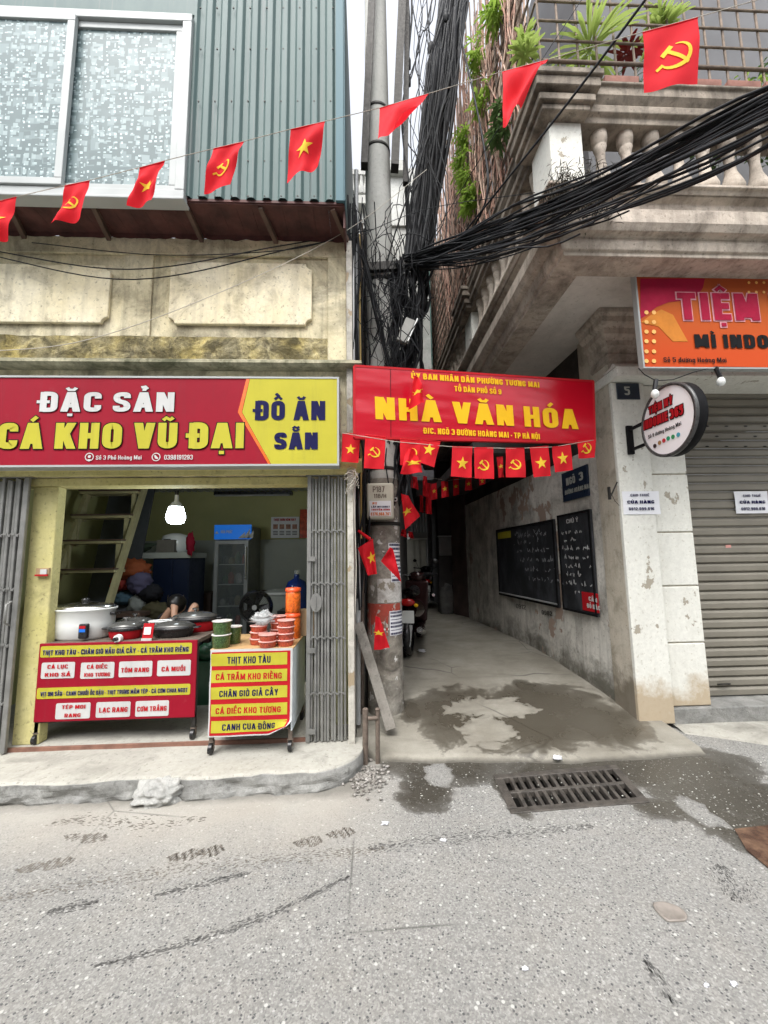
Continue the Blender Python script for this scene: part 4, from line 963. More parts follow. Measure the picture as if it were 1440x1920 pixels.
hotpot(325, 3.62, .175, .085, .72, M['plastic_black'], 'shallow black electric pan with open lid at the front of the cart')
hotpot(365, 3.88, .20, .13, .70, M['darkred'], 'black lidded pan with red base behind the shallow pan')
hotpot(252, 3.90, .16, .09, .70, M['plastic_black'], 'black lidded pan behind the red electric pot')
c = at_top(300, 3.72)
CL = thing('coiled_rack', 'white wire rack lying behind the payment card', 'rack', c+V((0, 0, .08)))
s = MB(); s.tube([c+V((.10*math.cos(t_), .06*math.sin(t_), .115)) for t_ in [2*math.pi*i/24 for i in range(25)]], .007, 6, False)
for k in range(-2, 3): s.tube([c+V((k*.035, -.05, .113)), c+V((k*.035, .05, .113))], .004, 5)
for k in range(4): t_ = k*1.57+.7; s.tube([c+V((.10*math.cos(t_), .06*math.sin(t_), .115)), c+V((.10*math.cos(t_), .06*math.sin(t_), .0))], .005, 5)
s.build('wire_frame', M['enamel'], CL)
c = at_top(276, 3.445); a = oy(266, 1197, 3.44); b = oy(287, 1169, 3.44)
QR = thing('payment_card', 'small red standing payment card in front of the pots', 'card stand', (c.x, 3.44, ztop))
MB().prism([(a.x, 3.435, ztop), (b.x, 3.435, ztop), (b.x+.003, 3.455, b.z), (a.x+.003, 3.455, b.z)], (0, .004, 0)).build('card', M['darkred'], QR)
pa = oy(269, 1190, 3.437); pb_ = oy(283, 1176, 3.44); MB().prism([(pa.x, 3.4365, pa.z), (pb_.x, 3.4365, pa.z), (pb_.x, 3.446, pb_.z), (pa.x, 3.446, pb_.z)], (0, .001, 0)).build('blank_square', M['paper'], QR)
MB().box(a.x, 3.428, ztop, b.x, 3.4345, ztop+.02).build('white_foot', M['white'], QR)
# cart 2
Y2 = 3.20
a = oy(390, 1382, Y2); b = oy(549, 1214, Y2); xl2, xr2, zb2, zt3 = a.x, b.x, a.z, b.z; D2 = .62
C2 = thing('food_cart', 'narrow cart with a five line yellow menu, standing on the step', 'cart', ((xl2+xr2)/2, Y2, .13))
def fb(u, v):
    x = xl2+(xr2-xl2)*u; z = zb2+(zt3-zb2)*v
    wv = .006*noise.noise(V((x*6, z*6, 1)))+.006*noise.noise(V((x*2.5+z*9, z*3, 4)))
    curl = max(0, (u-.72)/.28)*max(0, (.16-v)/.16)
    return V((x-.03*curl, Y2-.006+wv-.05*curl, z+.08*curl*(1-v)))
MB().grid(fb, 30, 30).build('menu_banner', M['white'], C2)
ban_y = lambda x, z: Y2-.006+.006*noise.noise(V((x*6, z*6, 1)))+.006*noise.noise(V((x*2.5+z*9, z*3, 4)))
def on_banner(mbx, lift):
    out = []
    for (x, y, z) in mbx.v:
        u = (x-xl2)/(xr2-xl2); v = (z-zb2)/(zt3-zb2); curl = max(0, (u-.72)/.28)*max(0, (.16-v)/.16)
        out.append((x-.03*curl, ban_y(x, z)-.05*curl-lift+(y-Y2), z+.08*curl*(1-v)))
    mbx.v = out; return mbx
def gridrect(px0, py0, px1, py1, nx=24, ny=6):
    a = oy(px0, py1, Y2); b = oy(px1, py0, Y2); return MB().grid(lambda u, v: V((a.x+(b.x-a.x)*u, Y2, a.z+(b.z-a.z)*v)), nx, ny)
on_banner(gridrect(393, 1219, 545, 1379, 26, 30), .0016).build('red_field', M['darkred'], C2)
q2 = lambda x, y: oy(x, y, Y2)
rowsm = [('THỊT KHO TÀU', 'navy', 427, 508), ('CÁ TRẮM KHO RIỀNG', 'darkred', 405, 529), ('CHÂN GIÒ GIẢ CẦY', 'navy', 412, 522), ('CÁ DIẾC KHO TƯƠNG', 'darkred', 405, 527), ('CANH CUA ĐỒNG', 'navy', 417, 517)]
for i, (tx, cm, xa, xb) in enumerate(rowsm):
    yt = 1222+31.0*i+(1 if i > 2 else 0); on_banner(gridrect(396, yt, 539, yt+27), .0030).build('yellow_strip', M['panel_yellow'], C2)
    s = MB(); A = q2(xa, yt+22); Bp = q2(xb, yt+7); text_on(s, tx, A, (1, 0, 0), (0, 0, 1), Bp.x-A.x, Bp.z-A.z, N, t=.17, gap=.11, lift=0); on_banner(s, .0045).build('lettering', M[cm], C2)
MB().box(xl2, Y2+.012, zb2+.02, xl2+.012, Y2+D2, zt3-.012).build('side_panel', M['enamel'], C2)
sdp = MB().box(xr2-.012, Y2+.012, zb2+.02, xr2, Y2+D2, zt3-.012).build('side_panel', plain('white_side_panel', (.62, .68, .72), .4), C2)
MB().box(xl2-.005, Y2, zt3-.01, xr2+.005, Y2+D2+.01, zt3).build('table_top', M['wood_top'], C2)
for x in (xl2+.016, xr2-.016):
    for y in (Y2+.03, Y2+D2-.03): MB().box(x-.014, y-.014, .215, x+.014, y+.014, zb2+.03 if y < 3.5 else zt3-.011).build('leg', M['rust'], C2); caster(C2, x, y, .13)
MB().box(xl2+.02, Y2+.02, zb2+.03, xr2-.02, Y2+.04, zb2+.05).build('lower_rail', M['rust'], C2)
# tubs
def tub(px, Y, n, r, h, mat, lidm, grp, lab, sy=1):
    x = oy(px, 1205, Y).x
    for k in range(n):
        z = zt3+.001+k*(h+.008)
        t_ = thing('food_tub', lab[k] if isinstance(lab, (list, tuple)) else lab, 'tub', (x, Y, z), grp)
        MB().lathe([(r*.84, 0), (r*.86, .002), (r*.97, h)], (x+.002*k, Y, z), 20).build('cup', mat, t_)
        MB().lathe([(r*1.03, h), (r*1.05, h+.003), (r*1.05, h+.0065), (r*.9, h+.0075)], (x+.002*k, Y, z), 20).build('lid', lidm, t_)
gs = plain('green_soup', (.05, .10, .03), .25, var=.6, vs=60); rs_ = plain('red_relish', (.42, .07, .035), .3, var=.5, vs=70); lidc = plain('cloudy_lid', (.62, .60, .57), .3); lidr = plain('pink_lid', (.60, .32, .28), .3)
tub(415, Y2+.07, 2, .072, .095, gs, lidc, 'green soup tubs', ['lower tub of the front pair of green soup tubs', 'upper tub of the front pair of green soup tubs'])
tub(438, Y2+.22, 1, .062, .13, gs, lidc, 'green soup tubs', 'taller green soup tub behind the front pair')
tub(484, Y2+.16, 3, .068, .042, rs_, lidr, 'red food tubs', ['bottom tub of the left stack of red food tubs', 'middle tub of the left stack of red food tubs', 'top tub of the left stack of red food tubs'])
tub(502, Y2+.045, 2, .070, .042, rs_, lidr, 'red food tubs', ['bottom tub of the short front stack of red food', 'top tub of the short front stack of red food'])
tub(535, Y2+.08, 4, .068, .042, rs_, lidr, 'red food tubs', ['lowest tub of the tall right stack of red food', 'second tub up in the tall right stack of red food', 'third tub up in the tall right stack of red food', 'top tub of the tall right stack of red food'])
tub(520, Y2+.24, 4, .064, .045, rs_, lidr, 'red food tubs', ['lowest tub of the stack behind the tall right stack', 'second tub of the stack behind the tall right stack', 'third tub of the stack behind the tall right stack', 'top tub of the stack behind the tall right stack'])
oj = plain('orange_pickle', (.75, .14, .02), .3, var=.5, vs=50); ol_ = plain('orange_lid', (.75, .09, .02), .35)
x = oy(548, 1200, Y2+.36).x
for k, lb in enumerate(('lower orange pickle jar at the back of the narrow cart', 'upper orange pickle jar stacked on the lower jar')):
    z = zt3+.001+k*.215; t_ = thing('pickle_jar', lb, 'jar', (x, Y2+.38, z), 'orange pickle jars')
    MB().lathe([(.058, 0), (.064, .01), (.064, .165), (.056, .18)], (x, Y2+.38, z), 24).build('jar_body', oj, t_); MB().lathe([(.066, .181), (.066, .21), (.05, .213)], (x, Y2+.38, z), 24).build('lid', ol_, t_)
solo(MB().box(x+.03, Y2+.46, zt3+.001, x+.17, Y2+.60, zt3+.22), 'cardboard_box', M['cardboard'], 'brown cardboard box behind the orange jars', 'box')
p = oy(492, 1172, Y2+.17)
solo(MB().blob((p.x, Y2+.16, zt3+.20), (.085, .06, .04), 11, .5, 5, 26, 18).blob((p.x+.02, Y2+.16, zt3+.25), (.025, .02, .02), 2, .6, 4), 'clear_bag', M['clear_plastic'], 'knotted clear plastic bag on the left red stack', 'bag')
# switch on the door post
t = thing('wall_switch', 'broken red and white switch box on the yellow door post', 'switch', oy(86, 1080, YF+.07))
p = oy(82, 1072, YF+.07); MB().box(p.x-.05, YF+.055, p.z-.03, p.x+.05, YF+.074, p.z+.03).build('plate', M['cardboard'], t); MB().box(p.x-.01, YF+.045, p.z-.02, p.x+.04, YF+.054, p.z+.02).build('socket', M['white'], t); MB().box(p.x-.05, YF+.043, p.z-.035, p.x+.05, YF+.054, p.z-.021).build('red_strip', M['darkred'], t)
# ================================================================ RIGHT HOUSE
def onplane(px, py, p0, n):
    d = V(_ray(px, py)); o = V((0, 0, CH)); return o+d*((V(p0)-o).dot(n)/d.dot(n))
WA, WB = V((2.45, 3.7, 0)), V((2.19, 8.7, 0))
WD = (WB-WA).normalized(); WN_ = V((-WD.y, WD.x, 0))       # normal pointing into the alley
if WN_.x > 0: WN_ = -WN_
def ow(px, py, off=0.0): return onplane(px, py, WA+WN_*off, WN_)
R = thing('corner_house', 'weathered corner house with a balustraded balcony and a grey roller shutter', 'house', (3.4, 4.2, 0))
# alley wall
def slabwall(A, B, z0, z1, thick, side): # wall from A to B with thickness towards -side
    A = V(A); B = V(B); s_ = V(side)*thick
    return MB().hexa([A+V((0, 0, z0)), B+V((0, 0, z0)), B+V((0, 0, z0))-s_, A+V((0, 0, z0))-s_], [A+V((0, 0, z1)), B+V((0, 0, z1)), B+V((0, 0, z1))-s_, A+V((0, 0, z1))-s_])
zwt = ow(990, 910).z
A_ = WA+V((0, .0, 0))
def fw(u, v):
    p = A_.lerp(WB, u); z = 2.70*v; return p+V((0, 0, z))+WN_*(.012*noise.noise(V((u*9, z*2.2, 3)))+.005*noise.noise(V((u*30, z*8, 6))))
MB().grid(fw, 90, 50).build('alley_wall', M['alley_wall'], R)
slabwall(A_-WN_*.04, WB-WN_*.04, 0, 2.70, .2, WN_).build('wall_core', M['alley_wall'], R)
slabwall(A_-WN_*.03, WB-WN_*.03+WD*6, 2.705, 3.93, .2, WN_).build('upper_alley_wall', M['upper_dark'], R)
# front pillars, each face block its own piece
YR_ = 3.66
x0 = oy(1152, 800, YR_).x; x1 = oy(1214, 800, YR_).x; x2 = oy(1279, 800, 3.72).x
MB().box(A_.x-.015, YR_+.03, 0, x0-.001, YR_+.35, 3.6).build('corner_strip', M['corner_wall'], R, bevel=.015, seg=2)
def frag(u, v): return V((x0+(x1-x0)*u, YR_+.004*noise.noise(V((u*3, v*9, 2))), .05+3.19*v))
MB().box(x0, YR_, .045, x1, YR_+.30, 3.24).build('pillar', M['white_wall'], R, bevel=.008, seg=2)
zj = [.165]+[oy(1250, y, 3.72).z for y in (1206, 1099, 998, 889, 780)]+[3.24]
for a, b in zip(zj, zj[1:]):
    MB().box(x1+.001, 3.72, a+.006, x2, 4.0, b-.006).build('pillar_block', M['white_wall'], R, bevel=.008, seg=2)
MB().box(x1+.001, 3.735, .16, x2-.01, 3.98, 3.24).build('pillar_core', M['corner_wall'], R)
MB().box(x1+.005, 3.69, 0, 7, 4.1, .163).build('sill', M['curb_face'], R, bevel=.012, seg=2)
# lintel beam over shutter and canopy edge
MB().box(x0-.02, 3.52, 3.245, 7, 3.98, 3.34).build('lintel', M['white_wall'], R, bevel=.006)
MB().prism([(x0-.02, 3.52, 3.342), (7, 3.52, 3.342), (7, 3.9, 3.60), (x0+.12, 3.9, 3.60)], (0, .2, 0)).build('lintel_slope', M['soffit'], R)
MB().box(x0, 3.70, 3.341, 7, 4.2, 3.935).build('front_upper_wall', M['corner_wall'], R)
# roller shutter slats
ysh = 3.95; z = .168; k = 0; sp_ = .092
sh = None
while z < 3.22:
    if sh is None:
        sh = MB().moulding([(x2-.03, ysh), (5.0, ysh)], [(0, z), (0.004, z+.004), (.020, z+.014), (.022, z+.060), (.006, z+.080), (-.004, z+.084), (-.01, z+.0915), (-.01, z)]).build('shutter_slat', M['shutter'], R); base = sh
    else:
        c = base.copy(); COL.objects.link(c); c.location = base.location+V((0, 0, z-.168)); 
    z += sp_; k += 1
s = MB()
for j, y in enumerate((799, 818, 837)):
    for i in range(9):
        p = oy(1326+36*i+(18 if j == 1 else 0), y, ysh-.027); s.add([p+V((.022*math.cos(t_), 0, .007*math.sin(t_))) for t_ in [2*math.pi*q_/12 for q_ in range(12)]], [tuple(range(12))[::-1]])
s.build('vent_slot', M['black'], R)
a = oy(1353, 1283, ysh-.02); s = MB().tube([a+V((-.04, 0, 0)), a+V((-.03, -.03, .012)), a+V((.06, -.03, .012)), a+V((.07, 0, 0))], .008, 6); s.build('shutter_handle', M['iron'], R)
# corbelled capital round the corner
cap = [(0, 3.36), (.02, 3.37), (.02, 3.44), (.05, 3.46), (.05, 3.52), (.035, 3.54), (.075, 3.60), (.075, 3.65), (.11, 3.70), (.11, 3.76), (.15, 3.80), (.15, 3.86), (.18, 3.88), (.18, 3.925), (-.1, 3.925), (-.1, 3.36)]
MB().moulding([(A_.x-.005, 3.95), (A_.x-.005, YR_+.02), (x1+.35, YR_+.02)], cap).build('capital', M['balcony'], R, bevel=.003)
# balcony slab, soffit
YB_, XB_ = 2.78, 1.54
ZS = 3.93
s = MB(); s.box(XB_+.02, YB_+.02, ZS, 7.5, 10.5, ZS+.25); s.build('soffit', M['soffit'], R)
gz = lambda py, Y=YB_-.06: oy(1240, py, Y).z
zb1 = gz(361)
prof = [(-.04, ZS-.05), (-.02, ZS-.05), (-.02, ZS-.02), (.0, ZS-.01), (.015, ZS+.04), (.015, ZS+.08), (.07, ZS+.09), (.10, ZS+.14), (.10, ZS+.25), (.045, ZS+.27), (.045, ZS+.35), (.085, ZS+.38), (.11, ZS+.45), (.10, zb1-.06), (.12, zb1-.03), (.14, zb1-.025), (.14, zb1), (-.25, zb1), (-.25, ZS-.05)]
path = [(XB_, 10.4), (XB_, YB_), (7.5, YB_)]
MB().moulding(path, prof).build('balcony_cornice', M['balcony'], R, bevel=.004)
# balusters
zr0 = gz(253, YB_); zr1 = gz(172, YB_-.08)
hb = zr0-zb1
bp = [(.052, 0), (.052, .05), (.034, .055), (.030, .075), (.062, .16), (.066, .22), (.055, .30), (.034, .44), (.026, .60), (.030, .72), (.040, .80), (.028, .83), (.045, .86), (.048, .93), (.048, 1)]
bp = [(r*1.28, z*hb) for r, z in bp]
b0 = None; yb = YB_+.0
poss = [(oy(px, 330, YB_).x, YB_+.02) for px in (1132, 1181, 1230, 1279, 1327, 1375, 1423, 1472)]+[(XB_+.02, y) for y in [3.15+.22*i for i in range(9)]+[5.72+.22*i for i in range(18)]]
for (x, y) in poss:
    if b0 is None: b0 = MB().lathe(bp, (x, y, zb1), 16).build('baluster', M['balcony'], R); bx, by = x, y
    else: c = b0.copy(); COL.objects.link(c); c.location = b0.location+V((x-bx, y-by, 0))
rail = [(-.13, zr0), (.07, zr0), (.07, zr0+.05), (.10, zr0+.07), (.10, zr0+.13), (.08, zr0+.15), (.12, zr0+.20), (.12, zr1-.03), (.14, zr1-.02), (.14, zr1), (-.15, zr1), (-.15, zr0)]
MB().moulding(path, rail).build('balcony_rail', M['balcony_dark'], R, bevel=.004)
def pillar(x0, y0, x1, y1):
    MB().box(x0, y0, zb1+.001, x1, y1, zr0-.001).build('balcony_pillar', M['white_wall'], R, bevel=.006)
    s = MB(); zz = zr0
    for o_, h_ in ((.03, .05), (.06, .06), (.04, .03), (.09, .08), (.11, .05)):
        s.box(x0-o_-.06, y0-o_-.06, zz+.001, x1+o_, y1+o_, zz+h_); zz += h_
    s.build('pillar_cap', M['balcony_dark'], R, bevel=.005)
px0 = oy(1009, 280, YB_-.02).x; px1 = oy(1086, 280, YB_-.02).x
pillar(XB_-.07, YB_-.07, px1, YB_+.26); pillar(XB_-.05, 5.15, XB_+.2, 5.5)
# upper floor walls
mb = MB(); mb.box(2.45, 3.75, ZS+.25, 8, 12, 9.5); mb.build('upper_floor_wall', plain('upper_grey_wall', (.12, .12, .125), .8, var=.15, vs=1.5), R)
MB().box(XB_+.1, 8.5, ZS+.2, 2.45, 9.0, 9).build('side_fin_wall', M['house_grey'], R)
# ---- steel cage
G = thing('balcony_cage', 'rusty steel bar cage enclosing the balcony above its rail', 'cage', (2.6, 2.7, zr1))
zc1 = 9.0; yc = YB_-.03
bars = []
xx = XB_-.08; first = None
def bar_at(p, q, r=.010):
    return MB().tube([p, q], r, 5).build('upright_bar', M['rust_bar'], G)
i = 0
while xx < 5.2:
    o = bar_at((xx, yc, zr1+.06), (xx+random.uniform(-.02, .02), yc-.0, zc1)) if first is None else None
    if first is None: first = o; fx = xx
    else: c = first.copy(); COL.objects.link(c); c.location = first.location+V((xx-fx, 0, 0)); c.rotation_euler = (0, random.uniform(-.006, .006), 0)
    xx += .158
yy = yc+.158
while yy < 8.4:
    c = first.copy(); COL.objects.link(c); c.location = first.location+V((XB_-.08-fx, yy-yc, 0)); yy += .2
for py in (126, 88, 52, 16, -22, -62, -105):
    z = oy(1240, py, yc).z
    MB().tube([(XB_-.08, yc-.012, z), (5.2, yc-.012, z)], .010 if py < 120 else .016, 5).build('cross_bar', M['rust_bar'], G)
    MB().tube([(XB_-.09, yc, z), (XB_-.09, 8.4, z)], .010, 5).build('cross_bar', M['rust_bar'], G)
# dry reed / bamboo screen hung along the alley side
mr = NT('dry_reed'); cc = mr.ramp(mr.sep(mr.vor(1, mr.mapp((0, 26, 3.2))))[0], [(0, (.42, .22, .16)), (.4, (.55, .33, .25)), (.7, (.38, .27, .20)), (1, (.66, .48, .37))]); cc = mr.mix(mr.ramp(mr.noise(1, 2, vec=mr.mapp((1, 30, 9))), [(.36, .7), (.46, 0.)]), cc, (.05, .035, .03)); M['reed'] = mr.fin(cc, .8)
s = MB(); zlo = zr1-.2
for i in range(300):
    y = 3.05+.0255*i*(1+.0); 
    if y > 10.4: break
    z0 = zlo+random.uniform(-.05, .25); top = z0+random.uniform(2.0, 3.6)
    lean = random.gauss(0, .025); r = random.uniform(.008, .013); x = XB_-.03+random.uniform(-.015, .02)
    s.tube([(x, y, z0), (x-.01, y+lean*.5, (z0+top)/2), (x, y+lean, top)], r, 5, False)
for i in range(150):   # tangled dry stems above
    y = random.uniform(2.95, 6.5); z0 = zr1+random.uniform(0, 2.2); l_ = random.uniform(.6, 1.6); ln = random.gauss(0, .3)
    s.tube([(XB_-.10, y, z0), (XB_-.12+random.uniform(-.03, .03), y+ln*.4, z0+l_*.5), (XB_-.10, y+ln, z0+l_)], random.uniform(.005, .009), 4, False)
s.build('reed_screen', M['reed'], G, kind='stuff')
for k in range(16): MB().tube([(XB_-.055, 3.0, zlo+.15+.16*k), (XB_-.06, 6.5, zlo+.17+.16*k), (XB_-.055, 10.3, zlo+.15+.16*k)], .007, 4, False).build('tie_rod', M['rust_bar'], G)
# green netting at the far end
nn = NT('green_net'); gx = nn.sep(); 
lx_ = nn.math('PINGPONG', nn.math('MULTIPLY', gx[1], 1), .02); lz_ = nn.math('PINGPONG', gx[2], .02)
al = nn.math('MAXIMUM', nn.ramp(lx_, [(.004, 1.), (.006, 0.)]), nn.ramp(lz_, [(.004, 1.), (.006, 0.)]))
nn.fin((.03, .16, .14), .6); nn.l(nn.math('MAXIMUM', al, .75), nn.b.inputs['Alpha'])
a = V((XB_-.2, 7.4, 5.4)); solo(MB().grid(lambda u, v: V((XB_-.22+.05*math.sin(u*5), 7.3+2.4*u, 5.3+3.9*v+.1*u)), 10, 10), 'safety_net', nn.m, 'blue green safety net hanging at the far end of the reed screen', 'net')
# ---- clay ridge tiles and plants
def leafblade(mb, base, d, l, w_, droop, seg=5, up=V((0, 0, 1))):
    d = V(d).normalized(); side = d.cross(up); side = side.normalized() if side.length > .01 else V((1, 0, 0)); pts = []; p = V(base)
    for i in range(seg+1):
        t = i/seg; ww = w_*math.sin(math.pi*(.12+.88*(1-t)**.8))*.5+.0006
        pts += [p-side*ww, p+side*ww]; d = (d+V((0, 0, -droop/seg))).normalized(); p = p+d*(l/seg)
    mb.add(pts, [(2*i, 2*i+1, 2*i+3, 2*i+2) for i in range(seg)], True)
def rosette(mb, c, n, l, w_, up0=.5, droop=1.2, seed=0):
    rn = random.Random(seed)
    for i in range(n):
        a = rn.uniform(0, 6.28); e = rn.uniform(up0, 1.5); leafblade(mb, V(c)+V((rn.uniform(-.02, .02), rn.uniform(-.02, .02), 0)), (math.cos(a), math.sin(a), e), l*rn.uniform(.6, 1.1), w_, droop*rn.uniform(.6, 1.3))
tiles = [(1075, 150), (1150, 150), (1230, 148), (1300, 150), (1372, 152), (1440, 152)]
zt5 = zr1+.001
tl = ['leftmost clay trough at the balcony corner', 'clay trough under the large spider plant', 'clay trough under the pale leafy plant', 'clay trough behind the big hammer and sickle flag', 'clay trough between the flag and the picture edge', 'clay trough at the right picture edge']
for i, (px, py) in enumerate(tiles):
    p = oy(px, py, YB_+.02); t_ = thing('clay_trough', tl[i], 'planter', (p.x, YB_+.02, zt5), 'clay troughs on the balcony rail')
    s = MB(); s.grid(lambda u, v: V((p.x-.14+.28*u, YB_+.02+.10*math.cos(math.pi*v), zt5+.135-.13*math.sin(math.pi*v))), 6, 10); s.grid(lambda u, v: V((p.x-.14+.28*u, YB_+.02+.085*math.cos(math.pi*v), zt5+.136-.115*math.sin(math.pi*v))), 6, 10)
    for e in (-.14, .14): s.add([V((p.x+e, YB_+.02+.10*math.cos(math.pi*k/10), zt5+.135-.13*math.sin(math.pi*k/10))) for k in range(11)], [tuple(range(11))])
    s.build('trough', M['clay'], t_); MB().box(p.x-.135, YB_-.05, zt5+.10, p.x+.135, YB_+.09, zt5+.115).build('soil', M['wood_dark'], t_)
def plantp(name, lab, px, py, Y, n, l, w_, mat, up0=.5, droop=1.2, seed=0, cat='plant', stem=0):
    p = oy(px, py, Y); s = MB(); rosette(s, p, n, l, w_, up0, droop, seed)
    if stem:
        for k in range(4): rosette(s, p+V((0, 0, stem*(k+1)/4)), n//2, l*.8, w_, .1, droop, seed+k+1)
        s.tube([p, p+V((0, 0, stem))], .006, 5)
    return solo(s, name, mat, lab, cat, loc=p)
plantp('spider_plant', 'large spider plant with striped arching leaves behind the cage bars', 1105, 98, YB_+.05, 60, .42, .022, M['leaf_pale'], .6, 1.4, 3)
plantp('leafy_plant', 'pale leafy plant spilling over the clay trough left of the flag', 1240, 60, YB_+.03, 46, .22, .022, M['leaf_pale'], .3, 1.2, 8, stem=.14)
plantp('leafy_plant', 'small pale plant sprouting left of the pillar cap', 985, 105, YB_-.02, 30, .17, .024, M['leaf_pale'], .3, 1.0, 9, stem=.18)
plantp('grass_tuft', 'grey green tuft growing on the pillar cap corner', 1012, 160, YB_-.1, 60, .12, .008, M['leaf_dark'], .0, 1.0, 10)
plantp('red_leaf_plant', 'dark red leaved plant behind the cage left of the big flag', 1180, 100, YB_+.05, 30, .16, .03, plain('red_leaf', (.25, .02, .02), .5), .2, 1.0, 12)
def foliage(name, lab, box, n, mat, ls=.06, w_=.02, seed=1, drop=1.0, cat='plant', shape='ell'):
    rn = random.Random(seed); s = MB(); x0, y0, z0, x1, y1, z1 = box; c = V(((x0+x1)/2, (y0+y1)/2, z0))
    cl = [V((rn.uniform(x0, x1), rn.uniform(y0, y1), rn.uniform(z0, z1))) for _ in range(max(3, n//22))]
    for k in cl:
        for _ in range(22):
            a = rn.uniform(0, 6.28); p = k+V((rn.gauss(0, .03), rn.gauss(0, .05), rn.gauss(0, .05)))
            leafblade(s, p, (math.cos(a)-.3, math.sin(a), rn.uniform(-.6, .7)), ls*rn.uniform(.6, 1.3), w_, drop, 3)
        s.tube([k, V((k.x+rn.uniform(-.03, .03), k.y+.05, max(z0, k.z-.3)))], .003, 4, False)
    return solo(s, name, mat, lab, cat, loc=c)
foliage('hedge_plant', 'dark green bushy plant behind the cage at the right edge', (oy(1290, 80, 3.2).x, 3.05, zr1+.1, 4.6, 3.4, zr1+.75), 1500, M['leaf_dark'], .07, .03, 2)
foliage('hedge_plant', 'bright green sprig behind the cage right of the flag', (oy(1310, 80, 2.9).x, 2.85, zr1+.12, 3.9, 3.0, zr1+.4), 260, M['leaf'], .06, .02, 7)
foliage('dry_plant', 'grey green straggling plants behind the cage left of the spider plant', (1.7, 2.9, zr1+.1, 2.6, 3.1, zr1+.7), 420, M['leaf_dark'], .12, .008, 12)
# climbing vine sprays on the alley side, placed on the screen plane
vines = [('bright bamboo leaf spray at the top of the reed screen', 925, 25, 120, .10, .25), ('bright leaf spray on the reed screen beside the hanging cables', 893, 100, 110, .12, .45), ('narrow leaf spray in the middle of the reed screen', 905, 190, 90, .14, .25), ('dense dull leaf spray just left of the folded flag', 932, 245, 190, .2, .35), ('bright hanging leaves low on the reed screen', 866, 285, 260, .25, .5), ('lowest bright leaf spray above the cable bundle', 880, 375, 200, .22, .22), ('yellowish leaf spray right above the cable crossing', 873, 330, 130, .2, .3)]
for i, (lb, px, py, n_, sy_, sz_) in enumerate(vines):
    p = ox(px, py, XB_-.16); rn = random.Random(70+i); s = MB()
    for k in range(max(3, n_//12)):
        c = p+V((rn.uniform(-.05, .05), rn.uniform(-sy_, sy_), rn.uniform(-sz_/2, sz_/2)))
        for j in range(12):
            an = rn.uniform(0, 6.28); leafblade(s, c+V((rn.gauss(0, .01), rn.gauss(0, .015), rn.gauss(0, .03))), (-.3+math.cos(an)*.8, math.sin(an), rn.uniform(-.9, .5)), rn.uniform(.08, .17), .022, 1.0, 4)
    s.tube([p+V((.06, 0, -sz_*.7)), p+V((.03, .03, 0)), p+V((.05, -.03, sz_*.7))], .005, 4, False)
    solo(s, 'climbing_vine', M['leaf'] if i != 3 else M['leaf_dark'], lb, 'plant', loc=p)
foliage('moss_tuft', 'dark moss and dead roots on the balcony corner cornice', (XB_-.14, YB_-.17, zb1-.28, XB_+.35, YB_-.10, zb1+.05), 900, plain('dead_root', (.06, .055, .04), .9), .07, .006, 33, 1.4)
# ================================================================ SIGNS ON THE RIGHT HOUSE
T = thing('orange_shop_sign', 'orange and crimson noodle shop sign over the roller shutter', 'sign', (3.0, 3.0, 3.05))
YO = 3.02; og = NT('orange_print'); zz = og.sep()
c_ = og.ramp(og.math('MULTIPLY', og.math('SUBTRACT', zz[2], 3.2), .9), [(0, (.50, .065, .012)), (.4, (.45, .10, .018)), (.8, (.30, .035, .02))]); M['orange'] = og.fin(c_, .6, 0, .15)
a = oy(1209, 688, YO); b = oy(1640, 521, YO)
MB().box(a.x, YO+.003, a.z, b.x, YO+.045, b.z).build('sign_box', M['orange'], T)
s = MB(); s.box(a.x-.015, YO-.004, a.z-.012, b.x, YO+.05, a.z-.0005); s.box(a.x-.015, YO-.004, b.z+.0005, b.x, YO+.05, b.z+.012); s.box(a.x-.015, YO-.004, a.z, a.x-.0005, YO+.05, b.z); s.build('sign_frame', M['alu'], T)
so_ = lambda x, y: oy(x, y, YO-.001)
crim = plain('crimson_print', (.34, .008, .04), .6, spec=.15); amber = plain('amber_print', (.56, .20, .03), .6, spec=.15)
pts = [so_(1201, 522), so_(1322, 522), so_(1318, 540), so_(1306, 556), so_(1285, 563), so_(1255, 566), so_(1232, 575), so_(1215, 588), so_(1201, 598)]
pts = [V((max(a.x, p.x), YO, min(b.z, p.z))) for p in pts]; MB().prism(pts, (0, .002, 0)).build('crimson_shape', crim, T)
pts = [so_(1203, 602), so_(1216, 590), so_(1234, 577), so_(1256, 568), so_(1282, 566), so_(1265, 590), so_(1228, 600)]
pts = [so_(1202+0, 604), so_(1218, 592), so_(1240, 580), so_(1262, 590), so_(1290, 640), so_(1262, 640), so_(1235, 612)]
MB().prism([V((p.x, YO, p.z)) for p in pts], (0, .002, 0)).build('amber_shape', amber, T)
dot = plain('dot_print', (.80, .42, .10), .4); s = MB()
for x in (1212, 1226):
    for y in (586, 604, 622, 640, 659, 677): s.lathe([(.018, -.002), (.018, 0)], so_(x, y), 14, 'y')
for i in range(4):
    for j in range(2): s.lathe([(.012, -.002), (.012, 0)], so_(1404+14*i, 530+18*j), 10, 'y')
s.build('printed_dot', dot, T)
pink = plain('pink_outline', (.66, .30, .34), .6)
ptext('lettering', T, 'TIỆM MỲ', (1273, 600), (1530, 553), so_, crim, N, t=.26, gap=.14, ol=.04, omat=pink, lift=.006)
ptext('lettering', T, 'MÌ INDOMIE', (1303, 652), (1505, 629), so_, M['black'], N, t=.24, gap=.12)
ptext('lettering', T, 'Số 5 đường Hoàng Mai', (1244, 679), (1361, 671), so_, M['black'], N, t=.15)
